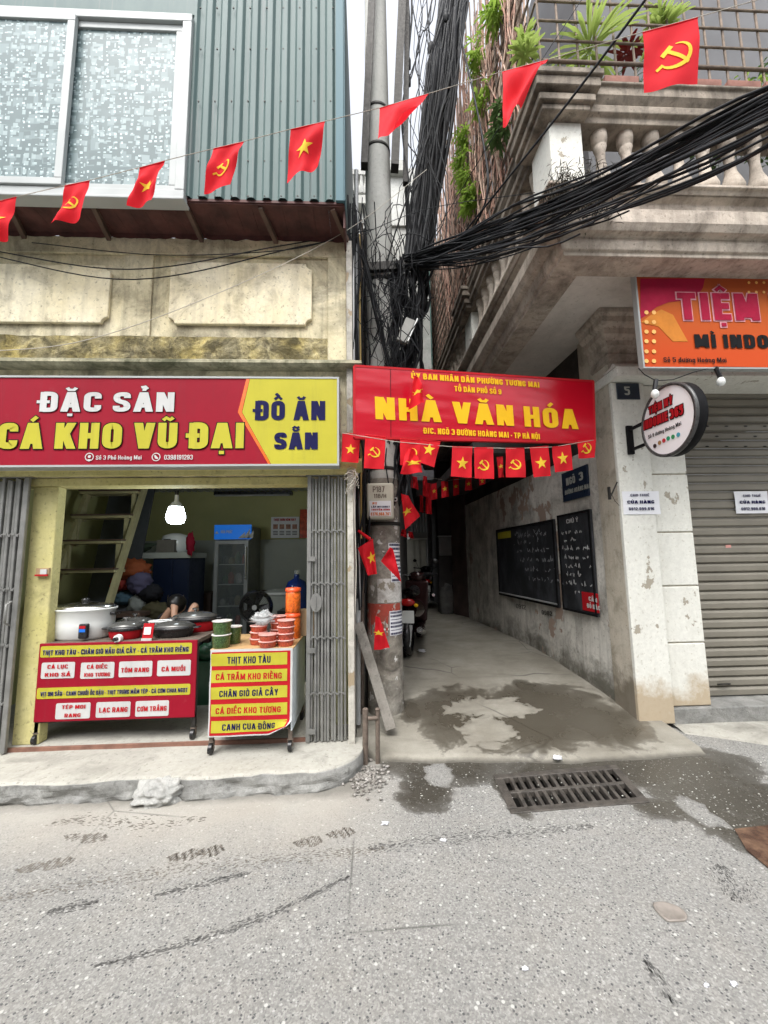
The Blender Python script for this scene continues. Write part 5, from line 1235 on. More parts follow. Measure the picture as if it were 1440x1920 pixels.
# round sign standing out from the pillar
XR = 2.50
cR = ox(1252, 788, XR); rad = .30
O = thing('round_sign', 'round white noodle shop sign on a black bracket beside the shutter', 'sign', (XR, cR.y, cR.z-rad))
MB().lathe([(rad-.02, 0), (rad, .01), (rad, .085), (rad-.02, .09)], cR, 48, 'x').build('drum', M['black'], O)
MB().lathe([(rad-.02, -.004), (rad-.016, .001)], cR, 48, 'x').build('face', plain('face_white', (.85, .84, .85), .5, var=.03), O)
s = MB(); s.lathe([(rad-.02, -.003), (rad-.022, -.012), (rad+.003, -.012), (rad+.003, .012)], cR, 48, 'x', cap=False); s.build('rim', plain('grey_rim', (.06, .06, .06), .3, .0), O)
s = MB()
for dz in (.10, -.10): s.box(XR+.04, cR.y+rad*.8, cR.z+dz-.012, XR+.065, 3.655, cR.z+dz+.012)
s.box(XR+.025, 3.63, cR.z-.14, XR+.08, 3.658, cR.z+.14); s.build('bracket', M['black'], O)
sr = lambda x, y: ox(x, y, XR-.007)
def rtext(txt, p0, p1, hpx, mat, **k):
    a = sr(*p0); e = sr(*p1); hh = (sr(p0[0], p0[1]-hpx)-a).z
    u = (e-a).normalized(); v = V((-1, 0, 0)).cross(u)*1; v = v if v.z > 0 else -v; s = MB()
    if k.get('ol'): m2 = MB(); text_on(m2, txt, a, u, v, (e-a).length, hh, (-1, 0, 0), t=k.get('t', .2), outline=k['ol'], lift=.001); m2.build('lettering_outline', k['om'], O)
    text_on(s, txt, a, u, v, (e-a).length, hh, (-1, 0, 0), t=k.get('t', .2), lift=.002); s.build('lettering', mat, O)
rtext('TIỆM MỲ', (1217, 778), (1262, 757), 15, M['darkred'], t=.3, ol=.09, om=M['black'])
rtext('INDOMIE 365', (1207, 807), (1282, 776), 17, M['darkred'], t=.3, ol=.09, om=M['black'])
rtext('Số 9 đường Hoàng Mai', (1216, 823), (1278, 797), 7, M['black'], t=.16)
s = [(1228, 836, (.05, .03, .03)), (1237, 830, (.35, .2, .08)), (1245, 826, (.5, .03, .04)), (1253, 822, (.02, .3, .15)), (1262, 819, (.03, .28, .10)), (1272, 815, (.05, .35, .45))]
for i, (x, y, c) in enumerate(s): MB().lathe([(.018, -.003), (.018, 0)], sr(x, y), 16, 'x').build('app_icon', plain('icon_colour_%s' % 'abcdef'[i], c, .4), O)
# notices, plates
def notice(name, lab, box, Y, lines, cat='notice'):
    a = oy(box[0], box[3], Y); b = oy(box[2], box[1], Y); t_ = thing(name, lab, cat, ((a.x+b.x)/2, Y, a.z))
    MB().grid(lambda u, v: V((a.x+(b.x-a.x)*u, Y-.003-.004*math.sin(u*5+v*3)**2, a.z+(b.z-a.z)*v)), 10, 8).build('sheet', M['paper'], t_)
    MB().box(a.x+.004, Y-.0015, a.z+.004, b.x-.004, Y-.0005, b.z-.004).build('backing', M['paper'], t_)
    for tx, p0, p1, th in lines: ptext('lettering', t_, tx, p0, p1, lambda x, y: oy(x, y, Y-.0085), M['navy'], N, t=th)
    return t_
notice('rental_notice', 'white rental notice pasted on the white pillar', (1169, 921, 1234, 965), YR_-.001, [('CHO THUÊ', (1182, 931), (1217, 926), .16), ('CỬA HÀNG', (1176, 944.5), (1226, 938), .24), ('0912.999.616', (1179, 957), (1226, 951), .2)])
notice('rental_notice', 'white rental notice pasted on the roller shutter', (1380, 921, 1437, 963), ysh-.032, [('CHO THUÊ', (1393, 932), (1426, 927), .16), ('CỬA HÀNG', (1387, 944.5), (1434, 938.5), .24), ('0912.999.616', (1390, 957), (1434, 951), .2)])
a = oy(1361, 1030, ysh-.017); solo(MB().box(a.x, ysh-.021, a.z, a.x+.055, ysh-.018, a.z+.045), 'sticker', plain('faded_pink', (.62, .30, .26), .5), 'small faded pink sticker on the shutter', 'sticker')
a = oy(1157, 749, YR_-.004); b = oy(1197, 719, YR_-.004); t_ = thing('house_number_plate', 'dark blue house number plate reading 5 on the pillar', 'plate', a)
MB().box(a.x, YR_-.012, a.z, b.x, YR_-.002, b.z).build('plate', plain('plate_blue', (.018, .03, .045), .4), t_, bevel=.002); ptext('lettering', t_, '5', (1171, 741), (1180, 725), lambda x, y: oy(x, y, YR_-.013), M['room_low'], N, t=.2)
# street plate and blackboards on the alley wall
def wbox(name, pts, thick, mat, par, lift=.0):
    P4 = [ow(x, y, lift) for x, y in pts]; return MB().prism(P4, -WN_*-thick).build(name, mat, par, bevel=.002)
def wtext(par, txt, p0, p1, hpx, mat, off, t=.2, **k):
    a = ow(p0[0], p0[1], off); e = ow(p1[0], p1[1], off); hh = ow(p0[0], p0[1]-hpx, off).z-a.z; u = (e-a).normalized(); v = WN_.cross(u)
    s = MB(); text_on(s, txt, a, u, v, (e-a).length, hh, WN_, t=t, lift=.001, **k); return s.build('lettering', mat, par)
def wthing(name, lab, cat, px, py): return thing(name, lab, cat, ow(px, py))
def wrectz(p_tl, p_br):   # true rectangle on wall from two pixel corners
    a = ow(*p_tl); b = ow(*p_br); return [a, V((b.x, b.y, a.z)), b, V((a.x, a.y, b.z))]
def wslab(name, pts, t0, t1, mat, par): return MB().prism([p+WN_*t0 for p in pts], WN_*(t1-t0)).build(name, mat, par, bevel=.002)
t_ = wthing('street_plate', 'dark blue street plate reading NGÕ 3 high on the alley wall', 'street sign', 1080, 935)
rc = wrectz((1056, 889), (1108, 929)); wslab('plate', rc, .005, .025, plain('street_blue', (.012, .025, .05), .35), t_)
wtext(t_, 'NGÕ', (1062, 911), (1079, 905), 14, M['room_low'], .026, t=.24); wtext(t_, '3', (1086, 902), (1094, 899), 16, M['room_low'], .026, t=.24); wtext(t_, 'ĐƯỜNG HOÀNG MAI', (1060, 928), (1106, 915), 8, M['room_low'], .026, t=.2)
chalk = NT('chalkboard'); sm = chalk.noise(2.5, 6, .7, vec=chalk.mapp((1, 2, 1))); chalk.fin(chalk.mix(chalk.ramp(sm, [(.45, 0.), (.8, .55)]), (.012, .014, .017), (.12, .13, .15)), .6); M['chalk'] = chalk.m
M['chalk_white'] = plain('chalk_white', (.70, .71, .71), .9); M['faint_chalk'] = plain('faint_chalk', (.30, .31, .33), .9)
def scribble(mb, o, u, v, n, L, h, seed):
    rn = random.Random(seed); x = 0; pts = []
    while x < L:
        if rn.random() < .16:
            if len(pts) > 2: mb_strip(mb, pts, n, h*.13)
            pts = []; x += h*.5; continue
        pts.append(o+u*x+v*(h*rn.uniform(-.05, .65 if rn.random() < .8 else 1.1))+n*.001); x += h*rn.uniform(.07, .19)
    if len(pts) > 2: mb_strip(mb, pts, n, h*.13)
def mb_strip(mb, pts, n, w_):
    vs = []
    for i, p in enumerate(pts):
        d = (pts[min(i+1, len(pts)-1)]-pts[max(0, i-1)]); q = n.cross(d); q = q.normalized()*w_*.5 if q.length > 1e-6 else V((0, 0, w_*.5)); vs += [p-q, p+q]
    mb.add(vs, [(2*i, 2*i+1, 2*i+3, 2*i+2) for i in range(len(pts)-1)])
b1 = wthing('blackboard', 'large smudged blackboard with a yellow label on the alley wall', 'blackboard', 1000, 1130)
r1 = wrectz((934, 994), (1053, 1140)); wslab('board', r1, .005, .03, M['chalk'], b1)
fr = MB()
def wframe(r, w_, t0, t1, name, mat, par):
    for i in range(4):
        p, q_ = r[i], r[(i+1) % 4]; c = (r[0]+r[2])/2; d = (q_-p).normalized(); inn = WN_.cross(d)*w_
        if (c-p).dot(inn) < 0: inn = -inn
        MB().prism([p+WN_*t0, q_+WN_*t0, q_+inn+WN_*t0, p+inn+WN_*t0], WN_*(t1-t0)).build(name, mat, par)
wframe(r1, .03, .031, .042+.0, 'frame_strip', M['black'], b1)
uB = (r1[1]-r1[0]).normalized(); vB = V((0, 0, 1))
lb = [r1[0]+uB*.06-vB*.16, r1[0]+uB*.60-vB*.16, r1[0]+uB*.60-vB*.05, r1[0]+uB*.06-vB*.05]; wslab('yellow_label', lb, .031, .034, M['panel_yellow'], b1)
s = MB(); s2 = MB(); Lb = (r1[1]-r1[0]).length
for k in range(5): scribble(s2, r1[0]+uB*(.7+.1*k)-vB*(.28+.13*k)+WN_*.031, uB, vB, WN_, Lb*.5, .08, 40+k)
[scribble(s, r1[0]+uB*(.75+.1*k)-vB*(.14+.05*k)+WN_*.031, uB, vB, WN_, Lb*.45, .08, 50+k) for k in range(2)]
MB().prism([r1[3]+uB*.02+vB*.035+WN_*.031, r1[2]-uB*.02+vB*.035+WN_*.031, r1[2]-uB*.02+vB*.05+WN_*.031, r1[3]+uB*.02+vB*.05+WN_*.031], WN_*.02).build('chalk_ledge', M['plastic_grey'], b1)
s.build('chalk_writing', M['faint_chalk'], b1); s2.build('faint_chalk_writing', M['faint_chalk'], b1)
b2_ = wthing('blackboard', 'narrower blackboard headed CHÚ Ý next to the corner pillar', 'blackboard', 1095, 1155)
r2 = wrectz((1049.5, 967), (1126, 1157)); wslab('board', r2, .005, .03, M['chalk'], b2_); wframe(r2, .025, .031, .042, 'frame_strip', M['black'], b2_)
u2 = (r2[1]-r2[0]).normalized(); L2_ = (r2[1]-r2[0]).length
s = MB(); text_on(s, 'CHÚ Ý', r2[0]+u2*(L2_*.30)-vB*.115+WN_*.031, u2, vB, .24, .05, WN_, t=.12); 
for k in range(8): scribble(s, r2[0]+u2*(.07+(.05 if k in (1, 5) else 0))-vB*(.24+.098*k)+WN_*.031, u2, vB, WN_, L2_*(.82 if k not in (1, 5, 7) else .45), .062, 60+k)
s.build('chalk_writing', M['chalk_white'], b2_)
t_ = wthing('no_litter_sign', 'small red sign reading CẤM ĐỔ RÁC on the narrow blackboard', 'sign', 1113, 1157)
r3 = wrectz((1096, 1109), (1130, 1150)); wslab('plate', r3, .032, .037, M['darkred'], t_)
wtext(t_, 'CẤM', (1104, 1126), (1120, 1130), 8, M['white'], .040, t=.26); wtext(t_, 'ĐỔ RÁC', (1101, 1139), (1126, 1145), 8, M['white'], .040, t=.26)
t_ = wthing('stencil', 'stencilled black advert on the alley wall below the blackboards', 'stencil', 1020, 1165)
wtext(t_, '0982', (1016, 1152), (1036, 1155), 8, M['iron'], .013, t=.16); wtext(t_, '0912', (968, 1140), (986, 1143), 8, M['iron'], .013, t=.12)
t_ = wthing('wall_bracket', 'bent wire bracket on the corner pillar of the alley', 'bracket', 1145, 930)
p = oy(1147, 925, 3.66); s = MB(); s.beam(p+V((-.03, -.01, -.06)), p+V((-.03, -.01, .06)), .02, .02); s.tube([p+V((-.03, -.02, -.04)), p+V((.03, -.05, .10))], .007, 5); s.tube([p+V((-.02, -.02, 0)), p+V((.0, -.04, -.08)), p+V((.05, -.02, -.12))], .003, 4); s.build('iron_piece', M['iron'], t_)
# light string
t_ = thing('light_string', 'black wire with two small unlit bulbs under the orange sign', 'light string', oy(1230, 715, 3.02))
P1 = [oy(x, y, 3.02) for x, y in ((1197, 690), (1208, 702), (1230, 714), (1262, 712), (1300, 698), (1340, 688), (1450, 690))]; MB().tube(P1, .004, 5).build('wire', M['cable'], t_)
for px, py, dx in ((1230, 712, -.02), (1342, 689, .03)):
    p = oy(px, py, 3.02); hd = MB().tube([p, p+V((dx, 0, -.09))], .018, 8).build('socket', M['plastic_black'], t_); MB().lathe([(.012, -.07), (.030, -.05), (.030, -.02), (.018, 0)], p+V((dx, 0, -.09)), 14).build('bulb', M['enamel'], t_)
# ================================================================ BANNER
TL, BL, TR, BR = oy(665, 686, 3.1), oy(665, 820, 3.1), oy(1113, 715, 3.58), oy(1116, 830, 3.58)
bn = (TR-TL).cross(BL-TL).normalized(); bn = bn if bn.y < 0 else -bn
W_ = thing('alley_banner', 'long red banner reading NHÀ VĂN HÓA across the alley mouth', 'banner', (BL+BR)/2)
red_n = NT('banner_gloss'); red_n.fin(red_n.mix(red_n.noise(1.5, 3), (.40, .003, .014), (.47, .005, .018)), .22, 0, .45); nb = red_n.bump(red_n.noise(1.2, 2, vec=red_n.mapp((1, 1, 3))), .5, .05)
MB().grid(lambda u, v: BL.lerp(BR, u).lerp(TL.lerp(TR, u), v), 4, 4, False).hexa([BL-bn*.03, BR-bn*.03, BR-bn*.002, BL-bn*.002], [TL-bn*.03, TR-bn*.03, TR-bn*.002, TL-bn*.002]).build('panel', red_n.m, W_)
s = MB()
for a, b in ((TL, TR), (BL, BR), (TL, BL), (TR, BR)): s.beam(a-bn*.015, b-bn*.015, .02, .036, (0, -1, 0))
s.build('frame', M['darkred'], W_); p = TL.lerp(TR, .13); q_ = BL.lerp(BR, .13); s = MB(); s.beam(p+bn*.002, q_+bn*.002, .004, .002, (0, -1, 0)); s.build('panel_joint', M['black'], W_)
def btext(txt, p0, p1, h0, mat, t=.24, gap=.1):
    a = onplane(*p0, TL, bn); e = onplane(*p1, TL, bn); hh = (onplane(p0[0], p0[1]-h0, TL, bn)-a).length; u = (e-a).normalized(); v = bn.cross(u); v = v if v.z > 0 else -v
    s = MB(); text_on(s, txt, a, u, v, (e-a).length, hh, bn, t=t, gap=gap, lift=.004); s.build('lettering', mat, W_)
btext('ỦY BAN NHÂN DÂN PHƯỜNG TƯƠNG MAI', (771, 710), (1011, 727), 11, M['gold'], .22)
btext('TỔ DÂN PHỐ SỐ 9', (852, 734), (940, 740), 10, M['gold'], .2)
btext('NHÀ VĂN HÓA', (704, 786), (1084, 805), 42, M['gold'], .23, .12)
btext('Đ/C. NGÕ 3 ĐƯỜNG HOÀNG MAI - TP HÀ NỘI', (794, 813), (1012, 824), 11, M['gold'], .22)
# ================================================================ POLE
PX, PY = .175, 4.06
PO = thing('utility_pole', 'tall grey concrete utility pole plastered with stickers beside the alley', 'pole', (PX, PY, .05))
MB().lathe([(.175, .03), (.172, .5), (.168, 1.3), (.163, 2.35)], (PX, PY, 0), 36).build('lower_shaft', M['pole_low'], PO)
MB().lathe([(.1625, 2.352), (.150, 4.6), (.135, 7), (.118, 10.5)], (PX, PY, 0), 36).build('upper_shaft', M['pole'], PO)
def arcpatch(z0, z1, a0, a1, r, n=10, dz=0, lift=.002):
    return MB().grid(lambda u, v: V((PX+(r+lift)*math.sin(math.radians(a0+(a1-a0)*u)), PY-(r+lift)*math.cos(math.radians(a0+(a1-a0)*u)), z0+(z1-z0)*v)), n, 2)
def zat(py): return oy(725, py, 3.9).z
def aat(px): # angle on pole for pixel
    x = oy(px, 1100, 3.92).x; return math.degrees(math.asin(max(-.97, min(.97, (x-PX)/.168))))
pr = grime('faded_red_paint', (.36, .05, .035), (.42, .09, .06), (.16, .07, .05), .38, 6, .2, spots=(14, .58, (.4, .36, .32), 2))
arcpatch(zat(1192), zat(1132), -80, 60, .1695, lift=.001).build('red_paint_band', pr, PO)
wp = grime('torn_paper_white', (.60, .59, .56), (.68, .67, .64), (.20, .18, .15), .44, 9, 0, spots=(13, .55, (.28, .25, .2), 4))
arcpatch(zat(1130), zat(1085), -25, 80, .170, lift=.001).build('torn_paper', wp, PO)
def sticker(py0, py1, px0, px1, seed, rows, big=.6):
    a0, a1 = aat(px0), aat(px1); o = arcpatch(zat(py1), zat(py0), a0, a1, .170, lift=.003).build('sticker', M['paper'], PO)
    rn = random.Random(seed); s = MB(); z0, z1 = zat(py1), zat(py0); hh = (z1-z0)/rows
    for k in range(rows):
        zc = z1-hh*(k+.5); ht = hh*(.30 if k % 3 < 2 else .12); a = a0+3
        while a < a1-3:
            w_ = rn.uniform(2.0, 4.5); e = min(a+w_, a1-2); q = [V((PX+.1748*math.sin(math.radians(t_)), PY-.1748*math.cos(math.radians(t_)), z)) for t_, z in ((a, zc-ht), (e, zc-ht), (e, zc+ht), (a, zc+ht))]; s.add(q, [(0, 1, 2, 3)]); a += w_+1.1
    s.build('print', M['navy'], o)
sticker(1018, 1062, 729, 751, 1, 6); sticker(1062, 1092, 733, 752, 2, 4); sticker(1146, 1192, 729, 753, 3, 7)
for z_, t_ in ((zat(502)+.0, .10), ):
    pass
s = MB(); za = oy(735, 498, 3.85).z
s.beam((PX-.17, PY-.17, za), (PX+.62, PY-.22, za+.02), .05, .09); s.beam((PX-.17, PY-.10, za-.06), (PX+.40, PY-.14, za-.05), .03, .03)
s.build('cross_arm', M['iron'], PO)
for py in (190, 264, 520, 880, 985):
    z = oy(710, py, 3.9).z; r = .168-.0055*(z-1) if z > 2.35 else .17
    MB().lathe([(r-.004, 0), (r+.006, 0), (r+.006, .035), (r-.004, .035)], (PX, PY, z), 30).build('steel_band', M['iron'], PO)
def chan(pxt, pxb, pyb, Y, w_, lab):
    a = oy(pxb, pyb, Y); b = oy(pxt, 0, Y); b = a+(b-a)*1.5
    return MB().beam(a, b, w_, w_*1.3, (0, 1, 0)).build('support_channel', M['iron'], PO)
chan(697, 683, 312, 3.86, .075, 0); chan(754, 740, 316, 3.86, .085, 0); chan(763, 760, 345, 3.95, .05, 0)
# meter box
MX = thing('meter_box', 'cream meter box marked P187 118/H strapped to the pole', 'meter box', (PX, 3.82, oy(715, 972, 3.8).z))
a = oy(688, 973, 3.78); b = oy(738, 905, 3.78)
cream = plain('cream_plastic', (.52, .51, .42), .45, var=.08, vs=6)
MB().box(a.x, 3.78, a.z, b.x, 3.90, b.z).build('box_body', cream, MX, bevel=.02, seg=3); s = MB().lathe([(.012, -.008), (.022, -.008), (.022, .008), (.012, .008), (.012, -.008)], (b.x+.018, 3.84, (a.z+b.z)/2+.02), 16, 'y', cap=False); s.build('lock_ring', M['plastic_grey'], MX)
qm = lambda x, y: oy(x, y, 3.779)
ptext('lettering', MX, 'P187', (699, 923), (721, 912), qm, M['wood_dark'], N, t=.12); ptext('lettering', MX, '118/H', (701, 934), (724, 926), qm, M['wood_dark'], N, t=.12)
pa = qm(693, 968); pb_ = qm(733, 939); st_ = MB().box(pa.x, 3.776, pa.z, pb_.x, 3.7785, pb_.z).build('sticker', M['paper'], MX)
q3 = lambda x, y: oy(x, y, 3.775)
ptext('sticker_print', st_, 'FPT', (696, 946), (707, 942), q3, plain('orange_ink', (.6, .15, .02), .5), N, t=.26)
ptext('sticker_print', st_, 'LẮP INTERNET', (696, 952), (731, 948.5), q3, M['navy'], N, t=.24); ptext('sticker_print', st_, 'TRUYỀN HÌNH', (696, 957.5), (731, 954), q3, M['darkred'], N, t=.24)
ptext('sticker_print', st_, '0376.968.761', (695, 967), (732, 960.5), q3, plain('orange_ink', (.6, .15, .02), .5), N, t=.26)
# pipes beside the pole on the side of the shop
pipes = [('grey drain pipe on the shop corner by the green trim', 668, 672, .022, 'plastic_grey', 3.75, 320, 1380), ('thin yellow hose running down beside the pole', 674, 677, .009, None, 3.72, 440, 1010), ('rusty brown pipe between shop corner and pole', 678, 679, .02, 'rust', 4.0, 420, 1370), ('pale narrow pipe nearest the shop corner', 662, 664, .012, 'enamel', 3.6, 480, 1000), ('dark conduit down the left side of the pole', 684, 688, .016, 'iron', 4.1, 430, 1330)]
for lb, xa, xb, r, mt, Y, y0, y1 in pipes:
    a = oy(xb, y1, Y); b = oy(xa, y0, Y); a.z = max(.1, a.z); m_ = M[mt] if mt else plain('yellow_hose', (.42, .30, .10), .6)
    solo(MB().tube([a, a.lerp(b, .4)+V((.008, 0, 0)), a.lerp(b, .7), b], r, 8), 'pipe', m_, lb, 'pipe')
# ================================================================ CABLES
def cat_pts(a, b, sag, n=14, wob=0, seed=0):
    a = V(a); b = V(b); return [a.lerp(b, t)+V((wob*noise.noise(V((seed*3.1, t*3, 0))), wob*noise.noise(V((seed*5.7, t*3, 9))), -4*sag*t*(1-t)+wob*noise.noise(V((seed, t*4, 5))))) for t in [i/n for i in range(n+1)]]
node = oy(770, 496, 3.84)
CB = thing('cable_bundle', 'thick sagging bundle of black cables running from the pole across the balcony', 'cables', node)
rn = random.Random(5)
for i in range(36):
    main = i < 27
    far = oy(1560, (118+rn.uniform(-14, 44)) if main else (165+rn.uniform(-10, 50)), 1.5+rn.uniform(-.04, .04))
    st = oy(768+rn.uniform(-12, 20), 490+rn.uniform(-9, 10), 3.84)
    P_ = cat_pts(st, far, .05+rn.uniform(-.06, .09) if main else rn.uniform(.12, .2), 18, .07, i); P_.append(P_[-1]+(P_[-1]-P_[-2])*22)
    MB().tube(P_, rn.choice([.005, .007, .009, .012]), 5, False).build('cable', M['cable'], CB)
LB = thing('cable_bundle', 'loose lower strands of black cable drooping under the main bundle', 'cables', node)
for i, (sx, ex, ey, sg) in enumerate(((792, 1180, 395, .06), (790, 1110, 420, .05), (800, 1240, 330, .12), (788, 1090, 440, .02), (795, 1150, 350, .18), (800, 1300, 300, .2))):
    MB().tube(cat_pts(oy(sx, 494+2*i, 3.82), oy(ex, ey, 2.3), sg, 14, .05, i+50), .006, 5, False).build('cable', M['cable'], LB)
VB = thing('vertical_cable_bundle', 'dense rope of black cables climbing steeply from the crossarm to the sky', 'cables', node)
for i in range(84):
    t = (i % 42)/41; bx = 764+34*t+rn.uniform(-6, 6); tx = 838+42*t+rn.uniform(-6, 6)
    a = oy(bx, 498+rn.uniform(-8, 8), 3.86+.4*t); b = oy(tx, -60, 5.0+rn.uniform(-.2, .2)); P_ = cat_pts(a, b, .05, 14, .09, i+90)
    MB().tube(P_, rn.choice([.014, .018, .022, .028]), 5, False).build('cable', M['cable'], VB)
SB = thing('vertical_cable_bundle', 'thin crooked cables hanging against the sky left of the dense rope', 'cables', oy(760, 480, 4.1))
for i, (bx, by, mx, my, tx, r) in enumerate(((765, 490, 763, 130, 772, .012), (768, 480, 765, 120, 760, .018), (772, 470, 810, 90, 838, .012), (775, 480, 802, 120, 850, .016), (800, 480, 805, 180, 835, .008))):
    a = oy(bx, by, 4.1); m_ = oy(mx, my, 4.2); b = oy(tx, -50, 4.3); P_ = [a, a.lerp(m_, .5)+V((-.03, 0, 0)), m_, m_.lerp(b, .5)+V((.03, 0, 0)), b]
    MB().tube(P_, r, 6, False).build('cable', M['cable'], SB)
for (px, py) in ((766, 118), (766, 150), (806, 90), (836, 30)):
    MB().blob(oy(px, py, 4.2), (.035, .03, .09), px, .3, 3, 10, 7).build('splice_closure', M['cable'], SB)
DB = thing('hanging_cable_bundle', 'matted black cables dropping from the crossarm down behind the banner', 'cables', oy(765, 700, 3.95))
for i in range(80):
    t = rn.random(); a = oy(738+60*t, 500+rn.uniform(-6, 10), 3.88+.15*rn.random()); b = oy(732+30*t+rn.uniform(-8, 8), 950 if i % 3 == 0 else 835, 3.9+.25*rn.random())
    MB().tube(cat_pts(a, b, 0, 12, .22, i+200), rn.choice([.006, .008, .011, .015]), 5, False).build('cable', M['cable'], DB)
LS = thing('hanging_cable_bundle', 'black cables running down the left side of the pole to the corner', 'cables', oy(684, 600, 3.8))
for i in range(18):
    t = rn.random(); a = oy(655+26*t, 395+rn.uniform(-40, 50), 3.55+.3*t); b = oy(668+22*t, 900+rn.uniform(0, 260), 3.7+.2*t)
    MB().tube(cat_pts(a, b, 0, 12, .12, i+300), rn.choice([.005, .007, .01]), 5, False).build('cable', M['cable'], LS)
a = oy(676, 470, 3.72); b = oy(738, 730, 3.82)
for k in range(4): MB().tube(cat_pts(a+V((.01*k, 0, 0)), b+V((.012*k, 0, 0)), .02, 10, .03, k+400), .012, 5, False).build('cable', M['cable'], LS)
for i in range(34):
    a = oy(rn.uniform(668, 790), rn.uniform(380, 520), 3.6+.2*rn.random()); b = oy(rn.uniform(690, 785), rn.uniform(600, 860), 3.7+.15*rn.random())
    MB().tube(cat_pts(a, b, rn.uniform(-.05, .12), 14, .40, i+500), rn.choice([.003, .004, .005]), 4, False).build('cable', M['cable'], LS)
for i in range(18):
    a = oy(rn.uniform(755, 800), rn.uniform(470, 500), 3.85); b = oy(rn.uniform(775, 880), -40, 4.6)
    MB().tube(cat_pts(a, b, rn.uniform(-.1, .15), 16, .35, i+560), rn.choice([.004, .006, .008]), 4, False).build('cable', M['cable'], VB)
def wire(lb, pts, r=.004, mat='cable', sag=0, name='wire'):
    Q = [oy(*p) for p in pts]; Q = [Q[0]*2-Q[1]]+Q+[Q[-1]*2-Q[-2]]; P_ = []
    for i in range(1, len(Q)-2):
        a, b, c, d = Q[i-1:i+3]
        for k in range(10):
            t = k/10; P_.append(.5*((2*b)+(c-a)*t+(2*a-5*b+4*c-d)*t*t+(3*b-a-3*c+d)*t**3))
    P_.append(Q[-2])
    return solo(MB().tube(P_, r, 5, False), name, M[mat], lb, 'wire')
wire('thick black cable crossing diagonally from the top right over the balcony', [(1225, -20, 1.9), (1040, 225, 2.5), (835, 480, 3.75)], .009)
wire('black cable curving down in front of the reed screen', [(862, 60, 3.6), (905, 260, 3.3), (912, 370, 3.2), (868, 460, 3.6)], .010)
wire('thin black wire running from the balcony corner up to the right', [(1090, 0, 2.4), (960, 200, 2.6), (790, 480, 3.8)], .003)
wire('lowest black wire sagging across the yellow frieze', [(-60, 470, 3.22), (250, 524, 3.22), (560, 463, 3.24), (655, 445, 3.4)], .005)
wire('middle black wire sagging across the yellow frieze', [(-60, 462, 3.2), (240, 505, 3.21), (520, 462, 3.22), (700, 430, 3.7)], .005)
wire('upper black wire sagging just under the eave', [(60, 455, 3.18), (300, 478, 3.2), (540, 468, 3.22), (650, 440, 3.4)], .004)
wire('pale thin wire slanting up across the frieze to the pole', [(-60, 662, 3.0), (160, 638, 3.0), (420, 545, 3.05), (650, 432, 3.3), (800, 318, 3.6)], .003, 'rope')
wire('thin dark wire from the eave corner across the pole', [(650, 452, 3.3), (800, 392, 3.4), (1010, 360, 3.0)], .003)
t_ = thing('splitter_box', 'tilted pale metal junction box hanging among the black cables above the banner', 'junction box', oy(758, 640, 3.75))
a = oy(770, 600, 3.72); b = oy(752, 642, 3.72); MB().beam(a, b, .10, .05, (0, 1, 0)).build('box_body', plain('junction_grey', (.24, .24, .22), .5, var=.15), t_, bevel=.006); MB().beam(a+V((.065, 0, .0)), b+V((.065, 0, 0)), .012, .06, (0, 1, 0)).build('lid_edge', M['enamel'], t_)
t_ = thing('white_wire_tangle', 'tangled white wires tied at the shop corner beside the sign', 'wires', oy(655, 900, 3.25))
rn = random.Random(12)
for k in range(6):
    c = oy(660+rn.uniform(-6, 10), 880+rn.uniform(-10, 20), 3.25); P_ = [c+V((.05*math.sin(k+j*1.1)+rn.uniform(-.02, .02), .02*math.cos(j), -.02*j+.05*math.cos(k+j*.9))) for j in range(8)]; MB().tube(P_, .003, 4, False).build('wire', M['rope'], t_)
MB().tube([oy(662, 880, 3.27), oy(664, 940, 3.3), oy(668, 1060, 3.3), oy(666, 1150, 3.32)], .004, 5, False).build('wire', M['rope'], t_)
# ================================================================ FLAGS
def star_tris(cx, cy, r):
    P_ = [V((cx+(r if k % 2 == 0 else r*.40)*math.sin(math.pi*k/5), cy+(r if k % 2 == 0 else r*.40)*math.cos(math.pi*k/5))) for k in range(10)]; return [[V((cx, cy)), P_[k], P_[(k+1) % 10]] for k in range(10)]
def hs_polys(cx, cy, r):
    out = []; n = 16
    arc = [V((cx-.05*r+.78*r*math.cos(t_), cy+.72*r*math.sin(t_))) for t_ in [math.radians(-150+ (235*i/n)) for i in range(n+1)]]
    for i in range(n):
        w0 = .05+.17*math.sin(math.pi*(i/n)*.95)*r; w1 = .05+.17*math.sin(math.pi*((i+1)/n)*.95)*r
        w0 = r*(.05+.19*math.sin(math.pi*(i/n)**.8)); w1 = r*(.05+.19*math.sin(math.pi*((i+1)/n)**.8))
        c = V((cx, cy)); d0 = (arc[i]-c).normalized(); d1 = (arc[i+1]-c).normalized(); out.append([arc[i]-d0*w0*.5, arc[i]+d0*w0*.5, arc[i+1]+d1*w1*.5, arc[i+1]-d1*w1*.5])
    a = arc[0]; out.append([a+V((-.02, .10))*r, a+V((.10, -.05))*r, a+V((-.28, -.28))*r, a+V((-.36, -.14))*r])
    def bar(p, q_, w_): d = (q_-p).normalized(); s_ = V((-d.y, d.x))*w_/2; return [p-s_, q_-s_, q_+s_, p+s_]
    c = V((cx, cy)); [out.append(bar(c+V((-.42+1.04*q/5, .38-1.0*q/5))*r, c+V((-.42+1.04*(q+1)/5, .38-1.0*(q+1)/5))*r, .20*r)) for q in range(5)]; out.append(bar(c+V((-.72, .16))*r, c+V((-.20, .66))*r, .27*r))
    return out
